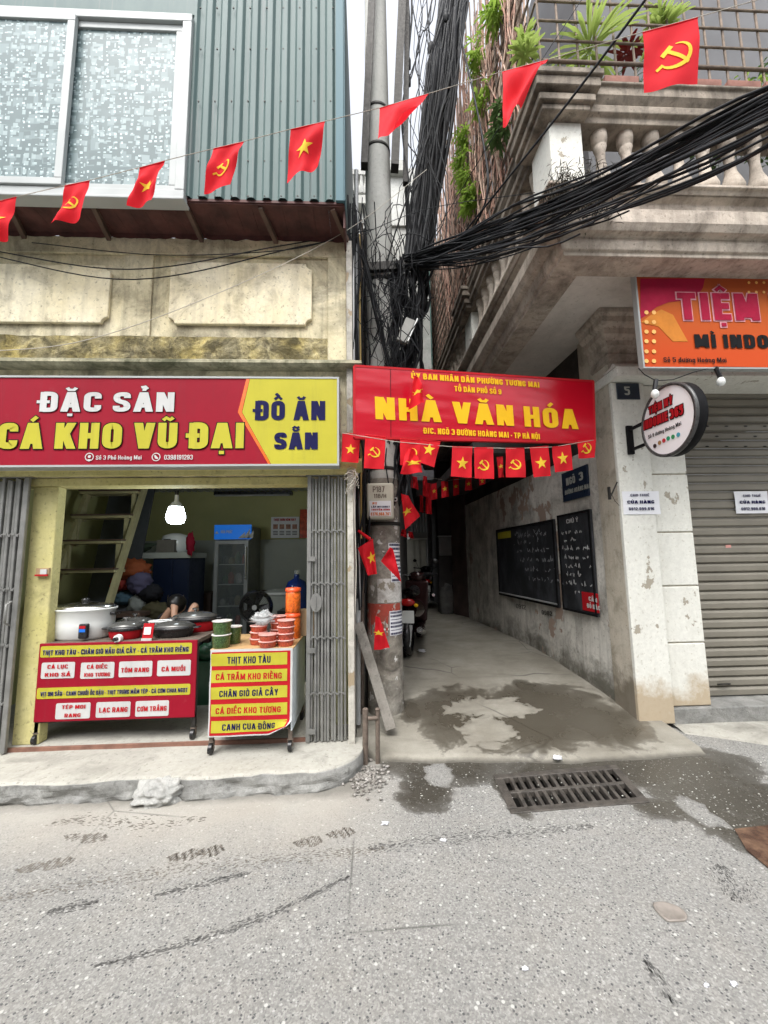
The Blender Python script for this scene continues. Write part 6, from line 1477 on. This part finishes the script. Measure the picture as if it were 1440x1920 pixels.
def flag(lab, tl, tr, br, bl, Y, emb, group, rip=.016, seed=0, bow=.0, ec=(.5, .48), back=False, es=.24, atp=None, name='party_flag'):
    pt = atp or (lambda p: oy(p[0], p[1], Y if not isinstance(Y, tuple) else Y[0]))
    TLp, TRp, BRp, BLp = [pt(p) for p in (tl, tr, br, bl)]
    if isinstance(Y, tuple): BRp = oy(br[0], br[1], Y[1]); BLp = oy(bl[0], bl[1], Y[1])
    nrm = (TRp-TLp).cross(BLp-TLp).normalized(); nrm = nrm if nrm.y < 0 else -nrm
    Wd = (TRp-TLp).length; Hd = ((BLp-TLp).length+(BRp-TRp).length)/2
    def P_(u, v, off=0):   # v from the top
        p = TLp.lerp(TRp, u).lerp(BLp.lerp(BRp, u), v); k = min(1, v*3)
        w_ = rip*k*(math.sin(u*7+seed*1.7+v*3)+.6*math.sin(v*6+u*3+seed)+1.2*noise.noise(V((u*2.5, v*2.5, seed*1.3))))
        p = p+nrm*(w_+off)+ (BLp-TLp).normalized()*(bow*math.sin(math.pi*u)*v)
        return p
    name_ = 'red_flag' if emb is None else ('star_flag' if emb == 'star' else 'hammer_and_sickle_flag')
    t_ = thing(name_, lab, 'flag', (TLp+TRp)/2, group)
    MB().grid(lambda u, v: P_(u, v), 16, 18).build('cloth', M['flag'], t_)
    s = MB(); s.tube([P_(i/8, 0)+V((0, 0, -.002)) for i in range(9)], .0035, 5); s.build('top_hem', M['flag'], t_)
    if emb:
        ar = Hd/max(.01, Wd); cx, cy = ec[0], ec[1]; R_ = es
        polys = star_tris(0, 0, 1.12) if emb == 'star' else hs_polys(0, 0, 1.15)
        s = MB()
        for kk, poly_ in enumerate(polys):
            # subdivide a little so the print follows the ripples
            for sgn in ((1, -1) if back else (1,)):
                tr_ = [[poly_[0], poly_[i], poly_[i+1]] for i in range(1, len(poly_)-1)]
                for _ in range(2): tr_ = [q_ for a, b, c in tr_ for q_ in ([a, (a+b)/2, (a+c)/2], [b, (b+c)/2, (a+b)/2], [c, (a+c)/2, (b+c)/2], [(a+b)/2, (b+c)/2, (a+c)/2])]
                for q_ in tr_: s.add([P_(cx+p.x*R_, cy-p.y*R_/ar, sgn*(.0030+.00012*(kk % 6 if emb != 'star' else 0))) for p in q_], [(0, 1, 2)])
        s.build('star' if emb == 'star' else 'hammer_and_sickle', M['flag_gold'], t_)
    return t_
g_up = 'flags on the long string across the street'; g_lo = 'flags strung under the red banner'; g_al = 'small flags strung along the alley'
flag('leftmost star flag on the long string, cut by the picture edge', (-30, 384), (31, 369), (8, 446), (-48, 452), 2.35, 'star', g_up, seed=1, ec=(.6, .55))
flag('hammer and sickle flag hanging under the left window sill', (122, 348), (168, 339), (151, 411), (98, 422), 2.35, 'hammer', g_up, seed=2, ec=(.5, .55), es=.3)
flag('star flag in front of the lower right window corner', (262, 315), (309, 302), (284, 376), (241, 391), 2.32, 'star', g_up, seed=3, ec=(.58, .55), es=.26)
flag('hammer and sickle flag at the left of the corrugated sheet', (400, 279), (457, 266), (432, 346), (381, 361), 2.28, 'hammer', g_up, seed=4, ec=(.52, .52), es=.26)
flag('star flag before the right part of the corrugated sheet', (545, 243), (609, 228), (596, 313), (537, 340), 2.22, 'star', g_up, seed=5, ec=(.48, .5), es=.24)
flag('blown sideways plain side out flag in front of the pole', (712, 203), (803, 176), (748, 234), (708, 264), (2.15, 2.02), None, g_up, rip=.02, seed=6)
flag('twisted folded flag in front of the reed screen', (942, 135), (1027, 112), (978, 196), (942, 243), (2.0, 1.85), None, g_up, rip=.035, seed=7.6)
flag('largest hammer and sickle flag, before the balcony cage', (1205, 61), (1308, 33), (1311, 153), (1208, 173), 1.75, 'hammer', g_up, seed=8, ec=(.58, .52), es=.28, rip=.009)
st_pts = [oy(-120, 408, 2.36)]+[oy(x, y, Y) for x, y, Y in ((-30, 384, 2.35), (31, 369, 2.35), (122, 347.5, 2.35), (168, 338, 2.35), (262, 314, 2.32), (309, 301, 2.32), (400, 278.5, 2.28), (457, 265, 2.28), (545, 242, 2.22), (609, 227.5, 2.22), (712, 202, 2.15), (803, 175.5, 2.15), (942, 134, 2.0), (1027, 111.5, 2.0), (1205, 60, 1.75), (1308, 32, 1.75), (1440, -6, 1.68), (1560, -40, 1.6))]
solo(MB().tube(st_pts, .0022, 5, False), 'flag_string', M['rope'], 'pale string carrying the large flags across the picture top', 'string')
# under the banner: on a plane a little in front of it
fo = TL+bn*.05
fb_ = lambda p: onplane(p[0], p[1], fo, bn)
lo = [('dark shaded star flag at the left end, over the shop corner', (642, 812), (676, 814), (672, 868), (640, 866), 'star', (.5, .55)),
      ('hammer and sickle flag above the cream meter box', (685, 815), (723, 819), (720, 880), (682, 878), 'hammer', (.5, .5)),
      ('hammer and sickle flag half hidden by a crumpled flag', (750, 822), (788, 826), (785, 875), (750, 872), 'hammer', (.6, .5)),
      ('tilted star flag right of the crumpled flag', (788, 824), (826, 828), (814, 876), (783, 866), 'star', (.5, .38)),
      ('star flag left of the middle hammer and sickle flag', (848, 837), (886, 838), (884, 896), (846, 893), 'star', (.52, .55)),
      ('middle hammer and sickle flag under the banner', (889, 839), (925, 839), (926, 898), (890, 897), 'hammer', (.5, .56)),
      ('hammer and sickle flag right of the small hanging flag', (948, 840), (983, 840), (986, 895), (948, 895), 'hammer', (.5, .56)),
      ('star flag second from the right full size ones', (993, 839), (1028, 836), (1034, 892), (1001, 895), 'star', (.5, .55)),
      ('rightmost full star flag above the street plate', (1035, 838), (1070, 834), (1074, 881), (1040, 886), 'star', (.5, .5)),
      ('tucked up hammer and sickle flag at the right end of the banner', (1083, 826), (1117, 824), (1115, 858), (1084, 860), 'hammer', (.5, .45))]
for i, (lb, a, b, c, d, em, ec) in enumerate(lo):
    if i in (0, ): flag(lb, a, b, c, d, 3.2, em, g_lo, rip=.003, seed=i+20, ec=ec, es=.28)
    else: flag(lb, a, b, c, d, 3, em, g_lo, rip=.004, seed=i+20, ec=ec, es=.28, atp=fb_)
fo2 = TL+bn*.12; fb2 = lambda p: onplane(p[0], p[1], fo2, bn)
flag('crumpled star flag hanging askew under the banner', (765, 838), (776, 842), (792, 886), (748, 890), 3, 'star', g_lo, rip=.02, seed=40, ec=(.62, .58), es=.5, atp=fb2)
flag('rolled star flag hanging over the banner lettering', (776, 704), (785, 708), (797, 752), (766, 768), 3, 'star', g_lo, rip=.015, seed=41, ec=(.55, .55), es=.5, atp=fb2)
solo(MB().tube([fb_((642, 812)), fb_((740, 828)), fb_((850, 838)), fb_((960, 841)), fb_((1040, 838)), fb_((1118, 824))], .0025, 5, False), 'flag_string', M['rope'], 'string carrying the flags under the red banner', 'string')
flag('star flag hanging beside the meter box towards the alley', (752, 926), (766, 930), (787, 968), (760, 993), 3.72, 'star', 'flags tied around the pole', rip=.015, seed=50, ec=(.35, .55), es=.42)
flag('star flag tied low at the left of the pole', (671, 1028), (699, 1010), (707, 1076), (690, 1079), 3.6, 'star', 'flags tied around the pole', rip=.02, seed=51, ec=(.72, .5), es=.32)
flag('plain drooping red flag right of the low star flag', (731, 1026), (737, 1030), (753, 1092), (714, 1052), 3.62, None, 'flags tied around the pole', rip=.02, seed=52)
flag('lowest star flag against the red painted pole band', (704, 1155), (712, 1158), (731, 1215), (701, 1219), 3.7, 'star', 'flags tied around the pole', rip=.015, seed=53, ec=(.4, .5), es=.55)
solo(MB().tube([oy(672, 995, 3.62), oy(694, 1011, 3.6)], [.012, .016], 8), 'rolled_flag', M['flag'], 'rolled up red flag on the left of the pole', 'flag')
small = [(931, 857, 943, 856, 946, 894, 935, 896, 4.6, 'small star flag seen between two larger flags'), (873, 897, 884, 896, 885, 918, 872, 920, 6.2, 'small star flag under the middle hammer and sickle flag'), (898, 896, 911, 895, 909, 908, 899, 910, 5.6, 'small flag peeping under the middle flags'), (849, 897, 860, 896, 861, 927, 850, 930, 6.8, 'small star flag third from the left in the alley'), (827, 903, 840, 901, 842, 931, 828, 934, 7.2, 'small star flag second from the left in the alley'), (808, 908, 819, 905, 820, 935, 809, 938, 8, 'small dark star flag nearest the white railing')]
for i, f_ in enumerate(small): flag(f_[9], f_[0:2], f_[2:4], f_[4:6], f_[6:8], f_[8], 'star', g_al, rip=.01, seed=60+i, es=.34)
for i, (px, py, Y, lb) in enumerate(((797, 912, 7.6, 'drooping dark red flag just right of the askew star flag'), (803, 935, 8.6, 'long drooping flag beside the white railing'), (775, 905, 6.6, 'crumpled flag high beside the pole in the alley'), (757, 1000, 5.2, 'shiny small flag hanging low behind the pole'), (770, 1003, 6.4, 'small hanging flag below the white railing'), (790, 945, 9.2, 'narrow red flag in front of the white railing'))):
    h_ = (40, 60, 26, 16, 14, 34)[i]; w_ = (7, 8, 13, 8, 7, 5)[i]
    flag(lb, (px-w_*.5, py-h_*.5), (px+w_*.5, py-h_*.5+2), (px+w_*.8, py+h_*.5), (px-w_*.7, py+h_*.5-3), Y, None, g_al, rip=.03, seed=80+i)
solo(MB().tube([oy(916, 893, 5.4), oy(880, 896, 6.1), oy(840, 901, 7.1), oy(800, 895, 8.4), oy(770, 893, 6.6)], .004, 4, False), 'flag_string', M['rope'], 'string of the small flags deep in the alley', 'string')
# ================================================================ ALLEY BACKDROP
al_w = grime('alley_far_wall', (.30, .30, .29), (.42, .42, .40), (.09, .09, .085), .45, 1.2, .6)
AH = thing('row_house', 'tall grey plastered row house lining the left side of the alley', 'house', (.2, 8, .2))
s = MB(); s.hexa([(.42, 5.0, .1), (1.28, 12.6, .1), (-.8, 12.6, .1), (-.14, 5.0, .1)], [(.42, 5.0, 5.4), (1.28, 12.6, 5.4), (-.8, 12.6, 5.4), (-.14, 5.0, 5.4)]); s.build('lower_wall', plain('dark_row_wall', (.11, .11, .11), .8, var=.3, vs=2), AH)
wl = M['house_grey']
YH = 7.6
def hbox(px0, py0, px1, py1, Y, d, name, mat, par=AH, **k): a = oy(px0, py1, Y); b = oy(px1, py0, Y); return MB().box(a.x, Y, a.z, b.x, Y+d, b.z).build(name, mat, par, **k)
hbox(722, 316, 800, 700, YH, 2.5, 'upper_wall', wl); hbox(640, 378, 700, 760, YH+.2, 2.5, 'upper_wall', wl)
hbox(718, 300, 762, 318, YH-.15, 2.8, 'parapet_cap', M['pole']); hbox(655, 366, 703, 380, YH, 2.5, 'parapet_cap', M['pole'])
hbox(690, 420, 762, 700, YH-.5, .4, 'panel_wall', M['pole']); hbox(728, 395, 764, 422, YH-.55, .5, 'ledge', M['house_grey'])
for i in range(4):
    p = oy(660+9*i, 366, YH+.05); MB().lathe([(r*.8, z*.5+.02) for r, z in ((.07, 0), (.09, .2), (.05, .5), (.04, .7), (.06, 1.0))], p, 12).build('baluster', M['house_grey'], AH)
hbox(655, 318, 703, 326, YH, .3, 'handrail', M['house_grey'])
hbox(764, 440, 780, 700, YH+.3, .3, 'pier', wl)
FH = thing('far_house', 'pale far house with white railing closing the end of the alley', 'house', (1.8, 13.5, .27))
Yf = 13.4
creamw = plain('cream_door_paint', (.52, .50, .42), .6, var=.15, vs=3)
a = oy(745, 1140, Yf); b = oy(850, 880, Yf); MB().box(a.x, Yf+.05, .2, b.x, Yf+.4, 6.5).build('wall', plain('far_dark_wall', (.07, .07, .075), .8, var=.3), FH)
for i, (xa, xb) in enumerate(((763, 777), (779, 788), (790, 802))): hbox(xa, 1012, xb, 1150, Yf, .05, 'door_panel', creamw, FH)
hbox(768, 998, 806, 1010, Yf-.7, .7, 'balcony_edge', M['house_grey'], FH); hbox(770, 945, 805, 951, Yf-.7, .05, 'handrail', M['enamel'], FH)
for i in range(7): hbox(771+5.4*i, 951, 773.6+5.4*i, 998, Yf-.7, .03, 'railing_bar', M['enamel'], FH)
hbox(805, 950, 818, 1140, Yf-1.2, .06, 'shutter_leaf', M['plastic_grey'], FH); hbox(819, 960, 828, 1140, Yf-1.5, .06, 'shutter_leaf', M['plastic_grey'], FH)
DK = thing('dark_passage', 'unlit entrance and overhanging rear floor at the end of the plastered wall', 'house', (2.1, 9.4, .27))
dk = plain('dark_passage_wall', (.045, .04, .038), .85, var=.4, vs=2)  # near-black base colour for the passage pier, rear wall and slabs
pA = V((2.19, 8.7, 0)); 
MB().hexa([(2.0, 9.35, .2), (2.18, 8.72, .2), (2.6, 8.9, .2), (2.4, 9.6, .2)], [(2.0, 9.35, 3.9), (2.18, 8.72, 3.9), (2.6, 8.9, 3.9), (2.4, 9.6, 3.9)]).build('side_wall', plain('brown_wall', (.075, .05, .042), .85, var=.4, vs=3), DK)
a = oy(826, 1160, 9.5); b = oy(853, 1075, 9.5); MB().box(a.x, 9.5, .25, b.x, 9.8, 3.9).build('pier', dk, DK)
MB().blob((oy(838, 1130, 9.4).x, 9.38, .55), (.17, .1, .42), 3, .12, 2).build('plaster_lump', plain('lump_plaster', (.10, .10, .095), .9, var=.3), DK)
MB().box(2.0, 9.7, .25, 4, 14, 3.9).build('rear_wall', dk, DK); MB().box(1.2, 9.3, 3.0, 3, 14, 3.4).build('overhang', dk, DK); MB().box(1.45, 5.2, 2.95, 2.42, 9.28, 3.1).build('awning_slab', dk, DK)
e_ = thing('fuse_box', 'grey metal fuse box on the dark pier in the alley', 'box', oy(838, 1042, 9.3)); a = oy(824, 1042, 9.35); b = oy(853, 1006, 9.35)
MB().box(a.x, 9.35, a.z, b.x, 9.49, b.z).build('box_body', plain('fuse_grey', (.13, .13, .125), .5), e_, bevel=.01); MB().box(a.x-.02, 9.33, b.z+.001, b.x+.02, 9.49, b.z+.025).build('lid', M['plastic_grey'], e_)
# scooters
def scooter(lab, x, y, z, ang, body, plate=True):
    t_ = thing('motor_scooter', lab, 'motorbike', (0, 0, 0))
    wl_ = []
    for yy in (-.62, .62):
        w_ = MB().lathe([(.20, -.05), (.245, -.035), (.255, 0), (.245, .035), (.20, .05)], (0, yy, .255), 24, 'x', cap=False).build('wheel', M['plastic_black'], t_)
        MB().lathe([(.02, -.04), (.19, -.02), (.19, .02), (.02, .04)], (0, yy, .255), 18, 'x').build('rim', M['steel'], w_)
        MB().lathe([(.27, -.06), (.285, 0), (.27, .06)], (0, yy, .262), 24, 'x', cap=False).build('mudguard', body, t_) if 0 else None
    s = MB(); s.grid(lambda u, v: V(((.13+.05*math.sin(math.pi*v))*math.sin(2*math.pi*u), -.72+.95*v, .52+.10*v*0+(.16-.05*abs(v-.5))*math.cos(2*math.pi*u)+(.10*(1-v)))), 18, 10); s.build('rear_body', body, t_)
    s = MB(); s.grid(lambda u, v: V(((.12)*math.sin(2*math.pi*u)*(.6+.4*math.sin(math.pi*v)), -.62+.72*v, .80+.05*math.cos(2*math.pi*u)+.02*math.cos(v*6))), 16, 8); s.build('seat', M['plastic_black'], t_)
    s = MB(); s.hexa([(-.16, .30, .30), (.16, .30, .30), (.14, .50, .32), (-.14, .50, .32)], [(-.2, .40, .92), (.2, .40, .92), (.12, .50, .95), (-.12, .50, .95)]); s.box(-.13, -.2, .22, .13, .42, .31); s.build('leg_shield', body, t_, bevel=.03, seg=2)
    MB().tube([(0, .60, .255), (0, .50, .7), (0, .42, 1.0)], .03, 8).build('fork', M['iron'], t_)
    s = MB(); s.tube([(-.34, .34, 1.02), (-.15, .42, 1.0), (.15, .42, 1.0), (.34, .34, 1.02)], .016, 8); s.build('handlebar', M['plastic_black'], t_)
    MB().blob((0, .46, .98), (.14, .09, .09), 2, .05, 1).build('head_cowl', body, t_)
    for sg in (-1, 1):
        m_ = MB(); m_.tube([(sg*.2, .40, 1.02), (sg*.27, .40, 1.18)], .006, 5); m_.lathe([(.001, -.008), (.06, -.004), (.06, .004), (.001, .008)], (sg*.30, .40, 1.22), 16, 'y', .9, .7); m_.build('mirror', M['plastic_black'], t_)
    MB().blob((0, -.74, .70), (.11, .04, .05), 2, .02, 1).build('tail_light', plain('tail_red', (.40, .01, .01), .15), t_)
    MB().box(-.10, -.80, .44, .10, -.79, .60).build('number_plate', M['enamel'], t_, bevel=.008)
    MB().prism([(-.08, -.80, .42), (.08, -.80, .42), (.05, -.84, .16), (-.05, -.84, .16)], (0, .01, 0)).build('rear_mudflap', M['plastic_grey'], t_)
    MB().tube([(.14, -.1, .28), (.17, -.5, .30), (.17, -.8, .36)], [.03, .05, .04], 10).build('exhaust', M['steel'], t_)
    for sg in (-1, 1): MB().blob((sg*.12, -.72, .66), (.03, .03, .025), 2, .02, 1).build('indicator', M['gold'], t_)
    t_.location = (x, y, z); t_.rotation_euler = (0, 0, math.radians(ang)); return t_
scooter('dark scooter parked behind the pole with its number plate towards the street', .70, 6.05, .28, -14, plain('scooter_dark', (.03, .012, .012), .15, .2))
scooter('black scooter parked deep in the alley before the cream panels', 1.62, 11.0, .27, -8, plain('scooter_black', (.008, .008, .01), .12, .2))
# ================================================================ DRAIN GRATE
def gq(u, v, z=0): return V((0, 0, z))+GR[0].lerp(GR[1], u).lerp(GR[3].lerp(GR[2], u), v)
DG = thing('drain_grate', 'cast iron drain grate with two rows of slots in the wet gutter', 'drain grate', (GR[0]+GR[2])/2)
def gbar(u0, v0, u1, v1, z0, z1, name, mat=None): return MB().hexa([gq(u0, v1, z0), gq(u1, v1, z0), gq(u1, v0, z0), gq(u0, v0, z0)], [gq(u0, v1, z1), gq(u1, v1, z1), gq(u1, v0, z1), gq(u0, v0, z1)]).build(name, mat or gm_, DG, bevel=.003)
gm_ = grime('wet_cast_iron', (.07, .063, .056), (.11, .098, .085), (.02, .019, .017), .4, 14, 0, rough=.38, bump=.5, fine=150)
gbar(-.02, -.03, 1.02, .10, -.03, .007, 'frame_bar'); gbar(-.02, .90, 1.02, 1.03, -.03, .007, 'frame_bar'); gbar(-.02, .10, .045, .90, -.03, .0068, 'frame_bar'); gbar(.955, .10, 1.02, .90, -.03, .0068, 'frame_bar'); gbar(.045, .465, .955, .535, -.03, .0066, 'cross_bar')
nsl = 14
for r_ in range(2):
    v0, v1 = (.10, .465) if r_ == 0 else (.535, .90)
    for i in range(nsl+1):
        u = .045+(.91)*i/nsl
        if i in (0, nsl): continue
        gbar(u-.014, v0, u+.014, v1, -.03, .006, 'slot_bar')
s = MB(); z = -.35
s.add([gq(0, 0, z), gq(1, 0, z), gq(1, 1, z), gq(0, 1, z), gq(0, 0, -.001), gq(1, 0, -.001), gq(1, 1, -.001), gq(0, 1, -.001)], [(0, 1, 2, 3), (0, 4, 5, 1), (1, 5, 6, 2), (2, 6, 7, 3), (3, 7, 4, 0)]); s.build('pit', plain('pit_dark', (.03, .028, .025), .6), DG)
# rusty plate at the right edge, flattened lid, scraps
pl = [oz(1377, 1556, .004), oz(1440, 1549, .004), oz(1540, 1556, .004), oz(1560, 1690, .004), oz(1440, 1628, .004), oz(1400, 1595, .004)]
rp = NT('rusty_wet_plate'); rp.fin(rp.mix(rp.ramp(rp.noise(9, 6, .7), [(.4, 0.), (.62, 1.)]), (.065, .033, .022), (.16, .095, .06)), .22, 0, .6); rp.bump(rp.noise(30, 5, .7), .4, .006)
solo(MB().prism(pl[::-1], (0, 0, .006)), 'rusty_plate', rp.m, 'wet rusty iron plate sunk in the road at the right edge', 'plate')
c = oz(1257, 1712, 0); lidn = plain('flattened_lid_pink', (.235, .21, .185), .5, var=.15, vs=30)
s = MB(); s.lathe([(.062, .001), (.064, .006), (.056, .009), (.050, .005), (.002, .006)], c, 26, 'z', 1, .8); s.v = [(x+.012*noise.noise(V((x*18, y*18, 0))), y+.012*noise.noise(V((x*18, y*18, 7))), z+.003*noise.noise(V((x*30, y*30, 3)))) for x, y, z in s.v]
solo(s, 'flattened_lid', lidn, 'flattened pinkish lid pressed into the asphalt', 'lid')
def scrap(px, py, r, z, lb, seed, mat='paper'):
    c = oz(px, py, z); solo(MB().blob(c+V((0, 0, r*.35)), (r, r*.7, r*.35), seed, .7, 4, 12, 8), 'paper_scrap', M[mat], lb, 'litter')
scrap(1046, 1424, .035, .03, 'crumpled white scrap on the lip above the drain grate', 1); scrap(790, 1222, .05, .28, 'white paper scrap beside the scooter in the alley', 2); scrap(930, 1259, .025, .2, 'small pale scrap in the middle of the alley floor', 3)
for i, (px, py, r) in enumerate(((722, 1546, .018), (832, 1577, .014), (985, 1818, .012), (1376, 1847, .012), (1325, 1848, .01), (800, 1412, .02))):
    scrap(px, py, r, .0, ['pale chip on the road left of the puddle', 'pale chip on the dark tyre smear', 'pale chip low in the middle of the road', 'pale chip low at the right of the road', 'paler chip beside the low right one', 'small chip on the wet apron edge by the pole'][i], 10+i)
# mortar lump on the step edge
c = oz(312, 1478, .03); mo = grime('mortar_lump', (.42, .42, .40), (.55, .55, .52), (.2, .2, .19), .35, 14, 0, bump=.8, fine=60, bd=.02)
s = MB(); s.blob((c.x, 2.92, .04), (.165, .13, .085), 8, .15, 3.0, 60, 40); solo(s, 'mortar_lump', mo, 'pale lump of mortar spilled over the shop step edge', 'mortar', loc=(c.x, 2.9, 0))
# leaning slab, stub posts, rubble
a = oy(672, 1168, 3.72); b = oy(733, 1366, 3.56); solo(MB().beam(b+V((0, 0, -.0)), a, .085, .05, (0, 1, 0)), 'leaning_beam', grime('old_beam', (.26, .24, .21), (.33, .31, .28), (.1, .09, .08), .4, 6, .2), 'broken concrete beam leaning against the foot of the pole', 'beam')
for px, lb in ((685, 'left rusty stub post at the shop corner'), (708, 'right rusty stub post at the shop corner')):
    a = oy(px, 1418, 3.26); b = oy(px, 1330, 3.26); a.z = 0
    t_ = thing('stub_post', lb, 'post', (a.x, a.y, 0), 'rusty stub posts'); MB().tube([a, b], .022 if px < 700 else .017, 10).build('tube', M['rust'], t_); MB().blob(b, (.022, .022, .012), 1, .05).build('cap', M['rust'], t_)
a = oy(690, 1347, 3.25); solo(MB().tube([a, a+V((.075, 0, 0))], .016, 8), 'hinge_bolt', M['rust'], 'short bolt joining the two rusty stub posts', 'bolt')
s = MB(); rr = random.Random(4)
for i in range(260):
    x = rr.gauss(-.03, .07); y = rr.gauss(3.08, .10); r = rr.uniform(.004, .016); s.blob((x, y, r*.4+.004), (r, r*.8, r*.6), i, .5, 3, 6, 4)
solo(s, 'rubble', grime('rubble', (.30, .28, .25), (.55, .53, .5), (.08, .07, .06), .5, 40, 0), 'loose rubble at the corner of the step', 'rubble', kind='stuff')
# grit and pebbles on the wet apron and road
s = MB(); rr = random.Random(9)
def peb(x, y, z, r, k): s.blob((x, y, z+r*.2), (r, r*.8, r*.45), k, .4, 3, 6, 4)
for i in range(420):
    p = oz(rr.uniform(700, 1450), rr.uniform(1400, 1560), 0); r = rr.uniform(.0025, .006)
    if p.y > 3.1: continue
    peb(p.x, p.y, .001, r, i)
for i in range(150):
    p = oz(rr.uniform(0, 1440), rr.uniform(1520, 1910), 0); peb(p.x, p.y, 0, rr.uniform(.0015, .004), i+500)
solo(s, 'grit', plain('pale_grit', (.50, .50, .46), .8, var=.2, vs=50), 'pale grit scattered over road and puddle', 'grit', kind='stuff')
# footprints and tyre smears: thin dried mud, built as many small flakes
mud = plain('dried_mud', (.175, .158, .135), .9, var=.3, vs=30); tar = plain('tar_smear', (.115, .113, .108), .85, var=.3, vs=30)
def footprint(px, py, ang, lb, l=.27):
    c = oz(px, py, .0015); s = MB(); rr = random.Random(px); d = V((math.cos(math.radians(ang)), math.sin(math.radians(ang)), 0)); q = V((-d.y, d.x, 0))
    n = 22
    for i in range(n):
        t = i/n-.5
        w_ = .042*(1-(abs(t)*2)**3)*(1 if t > .0 else .82)*(1 if abs(t+.08) > .06 else .6)+.004
        for seg in range(5):
            if rr.random() < .22: continue
            u0 = -w_+2*w_*seg/5; u1 = u0+2*w_/5*rr.uniform(.6, 1.05); wob = .006*math.sin(i*1.3+seg)
            p = [c+d*(t*l+wob)+q*u0, c+d*(t*l+wob+.004)+q*u1, c+d*(t*l+wob+.004+.0062)+q*u1, c+d*(t*l+wob+.0062)+q*u0]; s.prism(p, (0, 0, .0012))
    solo(s, 'muddy_footprint', mud, lb, 'footprint', 'muddy shoe prints')
footprint(85, 1622, 12, 'leftmost muddy shoe print near the picture edge'); footprint(160, 1570, -8, 'muddy shoe print below the step, left'); footprint(345, 1604, 8, 'muddy shoe print left of the twin prints', .17); footprint(392, 1596, 10, 'muddy shoe print joined to its left neighbour', .15); footprint(577, 1578, 5, 'muddy print left one of the pair by the puddle', .16); footprint(638, 1562, 8, 'muddy print right one of the pair by the puddle', .16)
def smear(pts, w_, n, mat, lb, seed, r=.006):
    rr = random.Random(seed); P_ = [oz(x, y, .0012) for x, y in pts]; L_ = [0]
    for a, b in zip(P_, P_[1:]): L_.append(L_[-1]+(b-a).length)
    s = MB()
    for i in range(int(n*.6)):
        d = L_[-1]*rr.random(); k = max(j for j in range(len(L_)) if L_[j] <= d); k = min(k, len(P_)-2); t = (d-L_[k])/max(1e-6, L_[k+1]-L_[k]); p = P_[k].lerp(P_[k+1], t); dr = (P_[k+1]-P_[k]).normalized(); q = V((-dr.y, dr.x, 0))
        tt = d/L_[-1]; p = p+q*rr.gauss(0, w_*(.35+math.sin(math.pi*tt)*.65)*.75); e = r*.8*rr.uniform(.3, 1.5); s.prism([p-dr*e*1.8-q*e*.3, p-q*e*.5, p+dr*e*1.8, p+q*e*.5][::1], (0, 0, .0009))
    solo(s, 'tyre_smear', mat, lb, 'road stain', kind='stuff')
smear([(176, 1812), (330, 1775), (450, 1735), (560, 1690), (655, 1643)], .018, 900, tar, 'long thin dark smear across the lower left road', 1, .0045)
smear([(90, 1710), (130, 1703), (185, 1690)], .022, 260, tar, 'short dark smear at the left of the road', 2, .0045)
smear([(290, 1680), (390, 1655), (470, 1635)], .02, 420, tar, 'dark smear under the shoe prints', 3, .0045)
smear([(0, 1685), (180, 1655), (330, 1630), (480, 1615), (640, 1600), (720, 1590)], .05, 1300, mud, 'speckled muddy line across the road below the step', 4, .004)
smear([(690, 1590), (830, 1574), (980, 1560), (1110, 1548)], .045, 900, tar, 'dark tyre track between puddle and road', 5, .005)
smear([(90, 1545), (160, 1535), (215, 1542), (300, 1545), (385, 1535)], .05, 420, mud, 'brown flakes scattered under the step', 6, .006)
smear([(1345, 1620), (1372, 1655), (1380, 1690)], .06, 320, tar, 'dark drips below the rusty plate', 7, .005)
smear([(1210, 1800), (1245, 1850), (1262, 1880)], .02, 120, tar, 'short dark scratch low right on the road', 8, .006)

# ================================================================ HOUSES ACROSS THE STREET (behind the viewer, hinted by window glass, added to cut sky light)
OH = thing('opposite_house', 'plain row of houses across the street, guessed from the window panes and added to cut sky light', 'house', (0, -6.5, 0))
MB().box(-30, -12, 0, 30, -6.5, 7.5).build('wall', M['house_grey'], OH)
for k in range(12): MB().box(-29+5*k, -6.55, 1, -26.5+5*k, -6.45, 2.6).build('window', M['plastic_black'], OH)
